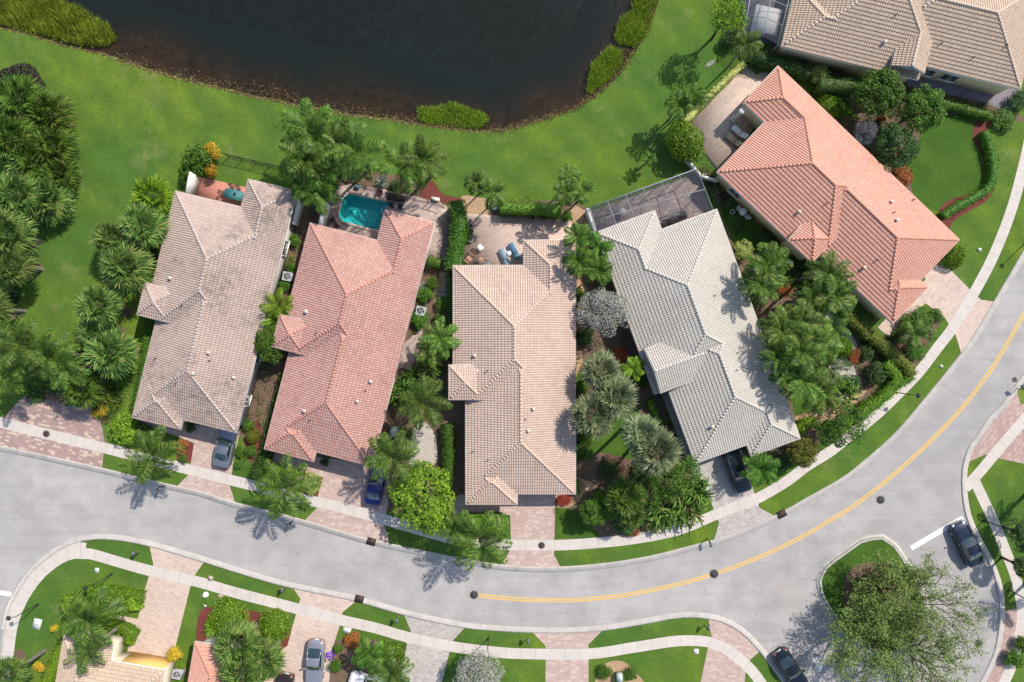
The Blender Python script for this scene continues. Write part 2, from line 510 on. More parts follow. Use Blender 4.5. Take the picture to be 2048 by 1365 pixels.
def water_mat(name, tint, gloss_rough=0.06, wave=0.6, wscale=2.5, fres=1.33):
    m = bpy.data.materials.new(name); m.use_nodes = True
    nt = m.node_tree; nt.nodes.clear()
    out = N(nt, 'ShaderNodeOutputMaterial')
    p = geo_pos(nt)
    n1 = N(nt, 'ShaderNodeTexNoise'); n1.inputs['Scale'].default_value = wscale; n1.inputs['Detail'].default_value = 4
    nt.links.new(p, n1.inputs['Vector'])
    bp = N(nt, 'ShaderNodeBump'); bp.inputs['Strength'].default_value = wave; bp.inputs['Distance'].default_value = 0.05
    nt.links.new(n1.outputs['Fac'], bp.inputs['Height'])
    gl = N(nt, 'ShaderNodeBsdfGlossy'); gl.inputs['Roughness'].default_value = gloss_rough
    nt.links.new(bp.outputs[0], gl.inputs['Normal'])
    tr = N(nt, 'ShaderNodeBsdfTransparent'); tr.inputs['Color'].default_value = (*tint, 1)
    fr = N(nt, 'ShaderNodeFresnel'); fr.inputs['IOR'].default_value = fres
    nt.links.new(bp.outputs[0], fr.inputs['Normal'])
    mx = N(nt, 'ShaderNodeMixShader')
    nt.links.new(fr.outputs[0], mx.inputs[0]); nt.links.new(tr.outputs[0], mx.inputs[1]); nt.links.new(gl.outputs[0], mx.inputs[2])
    nt.links.new(mx.outputs[0], out.inputs[0])
    return m
M['water'] = water_mat('lake_water', (0.62,0.60,0.55), 0.15, 1.0, 2.2)
M['pool_water'] = water_mat('pool_water', (0.45,0.88,0.88), 0.03, 0.35, 2.0)

G_ = dict(
 palm=((0.016,0.042,0.008),(0.046,0.105,0.017),(0.105,0.185,0.032)),
 sabal=((0.022,0.055,0.014),(0.06,0.125,0.03),(0.16,0.235,0.07)),
 sabal_grey=((0.05,0.08,0.05),(0.11,0.15,0.09),(0.22,0.27,0.17)),
 lime=((0.032,0.08,0.007),(0.085,0.175,0.013),(0.19,0.29,0.028)),
 green=((0.014,0.042,0.007),(0.04,0.105,0.013),(0.095,0.19,0.025)),
 deep=((0.012,0.036,0.012),(0.028,0.075,0.02),(0.07,0.13,0.04)),
 olive=((0.05,0.07,0.012),(0.10,0.13,0.02),(0.18,0.19,0.04)),
 gold=((0.12,0.12,0.012),(0.33,0.23,0.02),(0.5,0.36,0.05)),
 rust=((0.07,0.03,0.01),(0.20,0.065,0.02),(0.33,0.14,0.045)),
 wine=((0.10,0.015,0.012),(0.22,0.04,0.03),(0.33,0.09,0.06)),
 silver=((0.16,0.17,0.14),(0.30,0.31,0.26),(0.46,0.46,0.40)),
 plum=((0.02,0.012,0.015),(0.045,0.03,0.035),(0.09,0.06,0.07)),
 violet=((0.05,0.055,0.06),(0.11,0.12,0.13),(0.22,0.22,0.25)),
 pale=((0.08,0.14,0.03),(0.19,0.26,0.07),(0.38,0.43,0.18)),
 reed=((0.07,0.12,0.015),(0.19,0.30,0.03),(0.36,0.46,0.07)),
 dry=((0.06,0.045,0.03),(0.12,0.09,0.06),(0.2,0.15,0.1)),
 banana=((0.02,0.055,0.01),(0.052,0.125,0.018),(0.15,0.23,0.05)),
 wisp=((0.045,0.085,0.022),(0.10,0.165,0.045),(0.19,0.27,0.09)),
 agave=((0.14,0.20,0.17),(0.22,0.29,0.25),(0.34,0.40,0.34)),
)
for k, v in G_.items():
    M['leaf_'+k] = leaf_mat('leaf_'+k, *v, tip=(0.22,0.20,0.07) if k in ('palm','sabal','banana') else None)
def bark(name, c1, c2):
    return speck_mat(name, c1, c2, tuple(v*0.5 for v in c2), 2.0, 9, amt=0.6, bstr=0.6)
M['bark'] = bark('palm_bark', (0.26,0.23,0.19), (0.18,0.155,0.13))
M['bark_brown'] = bark('tree_bark', (0.16,0.12,0.09), (0.10,0.075,0.055))
M['white'] = plain('white_metal', (0.75,0.74,0.72), 0.4)
M['black_metal'] = plain('black_metal', (0.02,0.02,0.022), 0.45)
M['dark_bronze'] = plain('dark_bronze', (0.05,0.045,0.04), 0.4)
M['grey_metal'] = plain('grey_metal', (0.34,0.35,0.36), 0.45)
M['stucco_white'] = speck_mat('white_stucco', (0.62,0.58,0.52), (0.55,0.51,0.46), (0.48,0.44,0.4), 0.5, 8, amt=0.3)
M['stucco_yellow'] = speck_mat('yellow_stucco', (0.66,0.54,0.30), (0.6,0.49,0.28), (0.5,0.42,0.26), 0.4, 8, amt=0.25)
M['stucco_cream'] = speck_mat('cream_stucco', (0.66,0.60,0.46), (0.6,0.54,0.42), (0.5,0.45,0.36), 0.4, 8, amt=0.25)
M['stucco_grey'] = speck_mat('blue_grey_stucco', (0.46,0.50,0.50), (0.4,0.44,0.45), (0.36,0.38,0.38), 0.4, 8, amt=0.25)
M['trim'] = plain('white_trim', (0.7,0.67,0.62), 0.5)
M['glass'] = plain('window_glass', (0.03,0.045,0.05), 0.06, 0.8)
M['teal'] = speck_mat('teal_paint', (0.05,0.17,0.17), (0.04,0.14,0.14), (0.07,0.2,0.2), 2, 9, amt=0.3, rough=0.5)
M['blue_cloth'] = speck_mat('blue_cushion', (0.20,0.27,0.33), (0.16,0.23,0.29), (0.3,0.36,0.4), 2, 10, amt=0.3)
M['blue_dark_cloth'] = speck_mat('deep_blue_cushion', (0.07,0.17,0.25), (0.06,0.14,0.21), (0.15,0.25,0.32), 2, 10, amt=0.3)
M['tan_cloth'] = speck_mat('tan_cushion', (0.42,0.33,0.22), (0.36,0.28,0.19), (0.5,0.42,0.3), 2, 10, amt=0.3)
M['white_cloth'] = plain('white_cushion', (0.72,0.70,0.66), 0.8)
M['wood'] = speck_mat('weathered_wood', (0.33,0.21,0.14), (0.27,0.17,0.12), (0.18,0.11,0.08), 2, 9, amt=0.5)
M['terracotta'] = plain('terracotta', (0.42,0.24,0.17), 0.8)
M['pot_grey'] = plain('stone_pot', (0.42,0.39,0.35), 0.8)
M['pot_soil'] = plain('pot_soil', (0.05,0.035,0.025), 0.95)
M['iron_brown'] = speck_mat('rusty_iron', (0.12,0.06,0.045), (0.09,0.045,0.035), (0.05,0.03,0.03), 5, 20)
M['iron_grey'] = speck_mat('cast_iron', (0.09,0.085,0.08), (0.07,0.065,0.062), (0.04,0.04,0.04), 5, 20)
M['rubber'] = plain('tyre_rubber', (0.02,0.02,0.02), 0.8)
M['red_lamp'] = plain('tail_lamp', (0.35,0.02,0.015), 0.2, 0.6)
M['clear_lamp'] = plain('head_lamp', (0.6,0.62,0.64), 0.15, 0.7)
M['purple'] = plain('purple_petal', (0.11,0.025,0.30), 0.5)
M['red'] = plain('red_plastic', (0.5,0.02,0.03), 0.4)
def screen_mat():
    m = bpy.data.materials.new('insect_screen'); m.use_nodes = True
    nt = m.node_tree; nt.nodes.clear()
    out = N(nt, 'ShaderNodeOutputMaterial')
    d = N(nt, 'ShaderNodeBsdfDiffuse'); d.inputs['Color'].default_value = (0.055,0.06,0.075,1)
    t = N(nt, 'ShaderNodeBsdfTransparent')
    mx = N(nt, 'ShaderNodeMixShader'); mx.inputs[0].default_value = 0.38
    nt.links.new(t.outputs[0], mx.inputs[1]); nt.links.new(d.outputs[0], mx.inputs[2])
    nt.links.new(mx.outputs[0], out.inputs[0])
    return m
M['screen'] = screen_mat()

# ------------------------------------------------------------------ ground, lake, road
def structure(o): o['kind'] = 'structure'; return o

shore = [(-700,-160),(-400,-80),(-120,20),(0,58),(60,72),(130,95),(200,110),(250,128),(330,152),(400,170),(450,182),(512,196),(560,206),(620,218),
         (680,228),(740,236),(800,244),(850,252),(900,260),(940,264),(980,264),(1020,260),(1060,248),(1110,235),(1150,220),(1190,195),
         (1225,165),(1250,135),(1270,105),(1290,70),(1305,35),(1318,0),(1330,-60),(1340,-300),(1330,-900)]
sh = smooth_path(px_path(shore), 0.9)
jit = np.cumsum(rng.normal(0, 0.02, sh.shape), axis=0); jit -= np.linspace(0, 1, len(sh))[:, None]*jit[-1]
sh = sh + 0.5*jit + rng.normal(0, 0.05, sh.shape)
lake_hole = [tuple(p) for p in sh] + [P(1330, -1500), P(-1500, -1500), P(-1500, -400)]
pool_out = [(687,394),(693,392),(697,387),(782,405),(778,415),(768,424),(758,460),(745,460),(684,444),(677,431)]
pool_w = px_path(pool_out)
BIG = 600
gm = poly_mesh('ground', [(-BIG,-BIG),(BIG,-BIG),(BIG,BIG),(-BIG,BIG)], 0.0, [lake_hole, pool_w])
structure(link('ground', gm, M['lawn']))
# lake banks fall away from the shore line
bank = ribbon_mesh('lake_bank', sh, [(0.15,-0.02),(0.0,0.0),(-0.5,-0.40),(-2.6,-0.55),(-6.5,-1.3),(-12,-2.6)] if False else
                   [(-0.02,0.0),(0.45,-0.38),(1.6,-0.50),(3.2,-0.8),(5.5,-1.2),(8.0,-2.0)])
structure(link('lake_bank', bank, M['silt']))
structure(link('lake_bed', poly_mesh('lake_bed', [P(-1500,-1500),P(1500,-1500),P(1500,330),P(-1500,330)][::-1], -1.9), M['deep']))
structure(link('lake_water', poly_mesh('lake_water', [P(-1490,-1490),P(1460,-1490),P(1460,320),P(-1490,320)][::-1], -0.34), M['water']))

up_kerb = [(-200,848),(-60,883),(0,897),(50,907),(100,918),(202,941),(324,971),(400,988),(469,1010),(587,1040),(700,1073),(736,1083),(842,1106),(946,1126),(1003,1135),
           (1060,1139),(1122,1139),(1208,1132),(1297,1118),(1386,1096),(1460,1075),(1557,1033),(1620,998),(1679,965),(1700,951),(1787,876),(1854,799),
           (1928,707),(1962,656),(1989,610),(2048,509),(2090,430),(2130,340),(2190,180),(2230,40)]
low_kerb = [(-6,1500),(-3,1400),(0,1316),(5,1272),(15,1221),(33,1185),(59,1144),(104,1105),(148,1082),(190,1074),(237,1076),(300,1088),(400,1117),
            (558,1165),(709,1197),(819,1228),(925,1250),(997,1257),(1060,1260),(1134,1261),(1208,1256),(1282,1244),(1340,1233),(1370,1230),(1401,1231),(1444,1239),
            (1483,1260),(1513,1289),(1533,1313),(1566,1358),(1600,1410),(1640,1500)]
east_kerb = [(1940,1500),(1950,1400),(1971,1354),(1990,1314),(1999,1276),(2004,1220),(1999,1173),(1983,1127),(1958,1080),(1937,1033),(1929,987),(1928,960),(1929,940),
             (1939,902),(1957,874),(1981,839),(2006,814),(2026,785),(2048,755),(2085,700),(2140,610),(2250,400),(2300,300)]
island_k = [(1637,1162),(1652,1132),(1685,1107),(1720,1082),(1741,1076),(1765,1074),(1789,1090),(1825,1146),(1846,1189),(1853,1222),(1841,1270),(1815,1298),(1780,1308),(1735,1298),(1695,1268),(1661,1224),(1641,1188)]
uk = smooth_path(px_path(up_kerb)); lk = smooth_path(px_path(low_kerb)); ek = smooth_path(px_path(east_kerb))
ik = smooth_path(px_path(island_k), closed=True)
road = [tuple(p) for p in uk] + [tuple(p) for p in ek[::-1]] + [tuple(p) for p in lk[::-1]] + [P(-200,1500), P(-700,1500), P(-700,760)]
structure(link('road', poly_mesh('road', road, 0.006), M['asphalt']))
KP = [(-0.31,0.010),(-0.305,0.03),(0.02,0.022),(0.10,0.075),(0.28,0.085),(0.30,0.0)]
def kerb(pts, side, closed=False):
    prof = [(o*side, z) for o, z in KP]
    if side < 0: prof = prof
    me = ribbon_mesh('kerb', pts, prof, closed)
    o = link('kerb', me, M['kerb']); structure(o); return o
kerb(uk, 1); kerb(lk, -1); kerb(ek, 1)
# island: grass on top, kerb facing outwards
isl = [tuple(p) for p in ik]
kerb(ik, 1 if False else -1, True)
area = sum(isl[i][0]*isl[(i+1)%len(isl)][1]-isl[(i+1)%len(isl)][0]*isl[i][1] for i in range(len(isl)))
structure(link('island_lawn', poly_mesh('island_lawn', [tuple(np.array(p)*1.0) for p in isl], 0.05), M['lawn_front']))

up_walk = [(-200,798),(-60,831),(0,845),(92,868),(212,897),(269,912),(361,935),(412,948),(499,970),(602,998),(662,1010),(750,1034),(804,1050),(893,1075),(950,1085),(997,1089),(1083,1091),
           (1134,1090),(1194,1086),(1268,1078),(1357,1060),(1430,1030),(1474,1013),(1519,995),(1578,960),(1611,934),(1664,901),(1695,875),(1750,832),(1800,784),(1840,742),
           (1874,697),(1904,658),(1938,603),(1982,522),(2019,431),(2043,347),(2064,250),(2080,120),(2085,0)]
low_walk = [(8,1450),(12,1346),(18,1300),(24,1257),(36,1218),(56,1180),(83,1146),(119,1118),(150,1107),(180,1108),(223,1120),(297,1141),(400,1165),(469,1185),(596,1218),(676,1239),(750,1256),
            (813,1274),(908,1294),(997,1305),(1060,1308),(1179,1308),(1268,1295),(1357,1282),(1416,1284),(1444,1294),(1474,1314),(1504,1342),(1530,1380),(1560,1440)]
east_walk = [(1930,977),(1940,966),(1964,939),(1999,897),(2029,862),(2048,840),(2090,790),(2150,700)]
east_walk2 = [(1949,962),(1965,996),(1987,1043),(2011,1102),(2030,1152),(2041,1199),(2044,1240),(2036,1283),(2024,1329),(2010,1362),(1985,1420)]
def walk(pts, w, z, name='sidewalk'):
    me = ribbon_mesh(name, smooth_path(px_path(pts)), [(-w/2,z),(w/2,z)])
    return structure(link(name, me, M['walk']))
walk(up_walk, 1.12, 0.0235); walk(low_walk, 1.14, 0.024); walk(east_walk, 1.12, 0.025); walk(east_walk2, 1.1, 0.022)
walk([(16,1262),(24,1222),(45,1184),(70,1150),(108,1117),(140,1100),(172,1100)], 1.5, 0.028)   # wide corner ramp

SHN = {}; SHP = []
def sheet(name, pts, mat, z=0.010, rot=0.0, holes=(), smooth=False, thick=0.0):
    w = px_path(pts)
    if smooth: w = [tuple(p) for p in smooth_path(w, 0.4, True)]
    SHP.append((name, w)); SHN[name] = SHN.get(name, 0)+1; z += 0.0003*SHN[name]
    return structure(link(name, poly_mesh(name, w, z, holes, rot, thick), M[mat]))

# planted soil between the houses
sheet('garden_soil', [(600,395),(665,360),(720,340),(800,352),(860,372),(900,398),(1000,405),(1140,400),(1180,420),(1205,470),(1290,700),(1380,930),(1420,1020),(1436,1042),
      (1350,1052),(1268,1068),(1195,1078),(1108,1078),(1110,985),(900,1012),(830,1040),(776,1020),(766,930),(640,915),(540,905),(520,960),(506,935),(478,862),(590,400)], 'soil', 0.004, holes=(pool_w,))
sheet('garden_soil', [(1440,400),(1470,440),(1560,540),(1640,620),(1760,680),(1830,660),(1885,628),(1880,645),(1812,768),(1700,858),(1600,925),(1500,965),(1480,890),(1420,600)], 'soil', 0.004)
sheet('garden_soil', [(1395,330),(1425,345),(1640,560),(1620,600),(1500,500),(1440,420)], 'soil', 0.004)
sheet('garden_soil', [(1500,85),(1600,120),(1800,160),(1990,205),(2048,235),(2048,245),(1960,235),(1850,225),(1830,320),(1850,400),(1810,380),(1700,290),(1560,150)], 'soil', 0.004)
sheet('garden_soil', [(110,690),(150,690),(170,700),(200,740),(240,785),(243,810),(225,830),(200,845),(180,800),(150,790),(120,790),(95,770),(60,700)], 'soil', 0.004, smooth=True)
# lawns inside the gardens
sheet('garden_lawn', [(1190,820),(1235,805),(1270,808),(1285,850),(1300,900),(1240,925),(1205,940),(1180,930),(1176,880)], 'lawn_front', 0.008, smooth=True)
sheet('garden_lawn', [(1150,745),(1168,740),(1175,775),(1150,785)], 'lawn_front', 0.008)
sheet('garden_lawn', [(1112,1010),(1150,1020),(1200,1070),(1190,1076),(1110,1078)], 'lawn_front', 0.008)
sheet('garden_lawn', [(1385,960),(1420,955),(1440,1020),(1400,1040),(1380,1000)], 'lawn_front', 0.008)
sheet('garden_lawn', [(1440,415),(1470,410),(1545,480),(1500,520),(1470,500)], 'lawn_front', 0.008)
sheet('garden_lawn', [(1575,760),(1620,750),(1660,790),(1650,812),(1590,832)], 'lawn_front', 0.008)
sheet('garden_lawn', [(1640,640),(1680,650),(1705,690),(1690,700),(1650,670)], 'lawn_front', 0.008)
sheet('garden_lawn', [(1600,900),(1690,872),(1640,905),(1570,950),(1510,978),(1500,962)], 'lawn_front', 0.008)
sheet('garden_lawn', [(1560,150),(1640,165),(1680,180),(1720,240),(1650,225),(1600,190)], 'lawn_front', 0.008)
sheet('garden_lawn', [(1842,275),(1870,238),(1935,232),(1950,245),(1945,275),(1965,330),(1960,372),(1920,400),(1885,425),(1830,395),(1822,340),(1815,320)], 'lawn_front', 0.008, smooth=True)
sheet('garden_lawn', [(466,931),(503,933),(500,967),(463,957)], 'lawn_front', 0.008)
# coloured mulch beds
sheet('mulch_bed', [(1945,262),(1960,235),(1985,245),(1975,262),(1968,300),(1990,360),(1975,400),(1935,425),(1905,445),(1895,470),(1878,460),(1876,425),(1900,400),(1950,385),(1966,370),(1970,330),(1950,285)], 'mulch_red', 0.012, smooth=True)
sheet('mulch_bed', [(840,375),(865,362),(885,388),(930,400),(950,420),(880,405),(845,398)], 'mulch_red', 0.014, smooth=True)
sheet('mulch_bed', [(925,392),(960,396),(985,402),(975,430),(935,432),(922,415)], 'mulch_tan', 0.015, smooth=True)
sheet('mulch_bed', [(1135,430),(1150,410),(1175,425),(1180,445),(1165,520),(1150,520),(1130,450)], 'mulch_tan', 0.015)
sheet('mulch_bed', [(1155,540),(1175,580),(1170,610),(1152,600)], 'mulch_tan', 0.015)
sheet('mulch_bed', [(1112,950),(1165,958),(1195,975),(1170,985),(1150,1010),(1112,1012)], 'mulch_tan', 0.012, smooth=True)
sheet('mulch_bed', [(1588,835),(1640,820),(1655,815),(1700,790),(1735,780),(1720,800),(1660,845),(1645,860),(1640,835),(1592,842)], 'mulch_tan', 0.012)
sheet('mulch_bed', [(1215,1325),(1240,1322),(1262,1335),(1290,1380),(1195,1380),(1200,1340)], 'mulch_tan', 0.012, smooth=True)
sheet('mulch_bed', [(350,892),(372,880),(388,888),(382,924),(355,925)], 'mulch_red', 0.014)
sheet('mulch_bed', [(497,845),(520,840),(525,880),(515,905),(500,925),(490,900)], 'mulch_red', 0.008)
sheet('mulch_bed', [(635,1000),(640,985),(645,955),(622,965),(600,990),(612,1003)], 'mulch_red', 0.014)
sheet('mulch_bed', [(400,1225),(440,1215),(500,1222),(560,1235),(582,1262),(575,1292),(560,1302),(480,1330),(400,1300)], 'mulch_red', 0.012, smooth=True)
sheet('mulch_bed', [(655,1290),(690,1275),(740,1280),(810,1290),(800,1400),(640,1400)], 'soil', 0.012)
sheet('gravel_bed', [(822,870),(836,848),(850,845),(866,862),(873,890),(872,925),(845,940),(832,948),(818,930),(822,905)], 'gravel_white', 0.014, smooth=True)
sheet('dry_grass_bed', [(1195,905),(1245,918),(1265,925),(1230,960),(1200,950),(1180,930)], 'soil', 0.012, smooth=True)
for c, r in (((1732,1145),38),):
    sheet('mulch_bed', [(1688,1170),(1700,1140),(1730,1125),(1775,1130),(1800,1150),(1812,1200),(1800,1240),(1740,1260),(1690,1220)], 'soil', 0.060, smooth=True)
for x, y in ((70,485),(75,538),(30,632),(255,624),(241,665),(280,708),(50,668),(40,1312),(35,1340)):
    w = P(x, y)
    structure(link('tree_ring', poly_mesh('tree_ring', [(w[0]+(0.62+0.1*math.sin(a*2.3+x))*math.cos(a), w[1]+(0.62+0.1*math.sin(a*1.7+y))*math.sin(a)) for a in np.linspace(0, 6.28, 19)[:-1]], 0.008), M['soil']))

def rot_of(a, b):
    (x0, y0), (x1, y1) = P(*a), P(*b); return math.atan2(y1-y0, x1-x0)
# paved areas
sheet('plaza', [(8,836),(20,822),(38,802),(60,786),(95,780),(150,795),(187,819),(202,844),(210,885),(203,944),(0,898),(-60,884),(-60,818)], 'pav_plaza', 0.016, rot_of((0,845),(200,895)))
sheet('driveway', [(270,835),(480,862),(466,930),(460,973),(473,1013),(348,979),(376,951),(382,925),(388,887),(358,874),(285,850)], 'pav_pink', 0.016, rot_of((376,951),(460,973)))
sheet('driveway', [(540,905),(640,915),(770,930),(783,960),(776,1010),(768,1050),(781,1092),(606,1045),(634,1016),(636,992),(646,955),(540,930)], 'pav_pink', 0.018, rot_of((634,1016),(768,1050)))
sheet('driveway', [(918,990),(1110,980),(1110,1010),(1108,1110),(1124,1140),(1000,1135),(1019,1102),(1022,1075),(1020,1030),(905,1028),(900,1005)], 'pav_pink', 0.018, 0.0)
sheet('driveway', [(1375,925),(1480,885),(1501,965),(1519,1016),(1552,1034),(1426,1087),(1438,1046),(1427,1019),(1421,1000)], 'pav_grey', 0.018, rot_of((1427,1019),(1519,985)))
sheet('side_path', [(1318,775),(1340,780),(1396,918),(1379,935)], 'pav_grey', 0.016, rot_of((1318,775),(1378,937)))
sheet('driveway', [(1845,500),(1881,520),(1940,580),(1962,600),(1991,604),(1924,713),(1911,670),(1888,634),(1851,607),(1800,648),(1780,677),(1755,655),(1850,560)], 'pav_cream', 0.018, rot_of((1938,578),(1888,634)))
sheet('driveway', [(1938,924),(1971,909),(1996,917),(2048,928),(2100,940),(2100,800),(2041,809),(2032,777),(1983,842),(1960,876),(1942,900)], 'pav_rose', 0.018, rot_of((1942,921),(2034,780)))
sheet('driveway', [(299,1092),(411,1121),(389,1151),(381,1174),(352,1290),(346,1330),(300,1330),(255,1302),(272,1250),(232,1243),(232,1230),(276,1238),(288,1185),(298,1153),(307,1129)], 'pav_cream', 0.018, rot_of((298,1153),(381,1174)))
sheet('driveway', [(580,1167),(715,1200),(685,1225),(680,1250),(664,1300),(655,1400),(480,1400),(530,1320),(575,1292),(592,1228),(601,1198)], 'pav_cream', 0.018, rot_of((592,1228),(680,1250)))
sheet('driveway', [(807,1227),(933,1252),(906,1281),(899,1304),(875,1400),(795,1400),(813,1287),(822,1263)], 'pav_grey', 0.018, rot_of((813,1287),(899,1304)))
sheet('driveway', [(1060,1260),(1208,1258),(1177,1289),(1177,1400),(1091,1400),(1091,1292)], 'pav_pink', 0.018, 0.0)
sheet('driveway', [(1416,1234),(1446,1241),(1483,1262),(1514,1292),(1521,1302),(1501,1319),(1490,1349),(1487,1420),(1390,1420),(1401,1365),(1415,1298),(1423,1274)], 'pav_pink', 0.018, rot_of((1415,1298),(1501,1319)))
sheet('driveway', [(2008,1222),(2040,1216),(2060,1230),(2040,1290),(2010,1350),(1985,1400),(1960,1400),(1975,1356),(1995,1310),(2003,1276)], 'pav_rose', 0.018, 0.6)
sheet('patio', [(392,352),(503,378),(490,425),(385,405)], 'patio_red', 0.06, thick=0.06)
sheet('pool_deck', [(640,450),(648,420),(662,392),(676,376),(700,368),(760,378),(880,405),(903,420),(905,450),(898,500),(888,538),(850,530),(800,500),(640,480)], 'pav_deck', 0.05, rot_of((697,387),(782,405)), holes=(pool_w,), thick=0.05)
sheet('patio', [(922,436),(935,428),(1000,432),(1140,438),(1155,520),(1152,560),(905,560)], 'pav_patio', 0.05, 0.0, thick=0.05)
sheet('patio', [(1176,425),(1388,350),(1430,440),(1200,490)], 'pav_deck', 0.05, rot_of((1176,425),(1388,350)), thick=0.05)
sheet('patio', [(1372,256),(1492,130),(1513,152),(1532,139),(1560,170),(1450,350),(1436,345)], 'pav_cream', 0.06, rot_of((1372,256),(1492,130)), thick=0.06)
sheet('side_path', [(1800,150),(2045,180),(2022,232),(1975,207),(1815,172)], 'pav_violet', 0.016, rot_of((1815,170),(1975,206)))
sheet('patio', [(1480,0),(1500,-60),(1600,-60),(1560,95),(1490,80)], 'pav_violet', 0.05, 0.2, thick=0.05)
sheet('side_path', [(1640,700),(1665,705),(1700,720),(1712,760),(1690,800),(1665,790),(1660,760)], 'pav_grey', 0.014, 0.5, smooth=True)
sheet('side_path', [(1655,620),(1690,650),(1715,690),(1705,720),(1694,700),(1680,665),(1650,632)], 'pav_grey', 0.013, 0.5)
sheet('side_path', [(805,690),(845,655),(845,690),(820,740),(800,735)], 'pav_deck', 0.014, 0.8)
sheet('stepping_path', [(880,545),(900,545),(895,640),(875,660),(870,600)], 'mulch_tan', 0.010)
sheet('side_path', [(1150,705),(1163,700),(1166,720),(1152,755)], 'mulch_tan', 0.012)

# painted lines
def line_ribbon(name, pts, off, w, mat, z=0.012, step=0.8):
    p = smooth_path(px_path(pts), step)
    me = ribbon_mesh(name, p, [(off-w/2, z), (off+w/2, z)])
    return structure(link(name, me, M[mat]))
cl = [(956,1191),(1000,1196),(1060,1200),(1134,1201),(1170,1199),(1233,1193),(1277,1186),(1360,1168),(1400,1157),(1428,1148),(1486,1128),(1585,1084),(1677,1031),(1700,1017),(1764,969),(1846,897),(1925,815),(1989,729),(2040,642),(2090,550),(2140,450),(2190,330)]
line_ribbon('centre_line', cl, 0.13, 0.13, 'yellow'); line_ribbon('centre_line', cl, -0.13, 0.13, 'yellow')
line_ribbon('stop_line', [(1822,1097),(1926,1036)], 0, 0.55, 'white_paint')
line_ribbon('stop_line', [(-40,1180),(24,1189)], 0, 0.5, 'white_paint')
me = poly_mesh('lane_arrow', [P(*p) for p in [(1624,1316),(1634,1312),(1642,1330),(1647,1328),(1642,1345),(1628,1336),(1633,1334)]], 0.012)
structure(link('lane_arrow', me, M['white_paint']))

# ------------------------------------------------------------------ houses
Z0 = 3.05; PITCH = 0.42
KE = 1 - Z0/H
TILE_S, TILE_R = 0.235, 0.36

def clip_poly(poly, a, b, c):
    """keep a*x+b*y+c >= 0"""
    out = []
    n = len(poly)
    for i in range(n):
        p, q = poly[i], poly[(i+1) % n]
        dp = a*p[0]+b*p[1]+c; dq = a*q[0]+b*q[1]+c
        if dp >= 0: out.append(p)
        if (dp >= 0) != (dq >= 0):
            t = dp/(dp-dq); out.append((p[0]+t*(q[0]-p[0]), p[1]+t*(q[1]-p[1])))
    return out

class Wing:
    def __init__(s, rect, raise_=0.0, clip=None, gable=(), eps=0.0, pitch=PITCH, lift=0.0):
        # rect x0,x1,y0,y1 metres (local, y up = towards the back)
        x0, x1, y0, y1 = rect
        x0 += eps; x1 -= eps; y0 += eps; y1 -= eps
        s.rect = (x0, x1, y0, y1); s.raise_ = raise_; s.gable = gable; s.lift = lift
        s.clip = clip or s.rect
        s.pitch = pitch
        # planes: (nx, ny, d, name): distance inside = nx*x+ny*y+d
        s.planes = []
        if 'L' not in gable: s.planes.append((1, 0, -x0, 'L'))
        if 'R' not in gable: s.planes.append((-1, 0, x1, 'R'))
        if 'F' not in gable: s.planes.append((0, 1, -y0, 'F'))
        if 'B' not in gable: s.planes.append((0, -1, y1, 'B'))
    def inside(s, x, y, m=0.0):
        a, b, c, d = s.clip
        return a-m <= x <= b+m and c-m <= y <= d+m
    def height(s, x, y):
        return Z0 + s.lift + s.pitch*(s.raise_ + min(p[0]*x+p[1]*y+p[2] for p in s.planes))

def union_h(wings, x, y, skip=None):
    h = -1
    for w in wings:
        if w is skip: continue
        if w.inside(x, y): h = max(h, w.height(x, y))
    return h

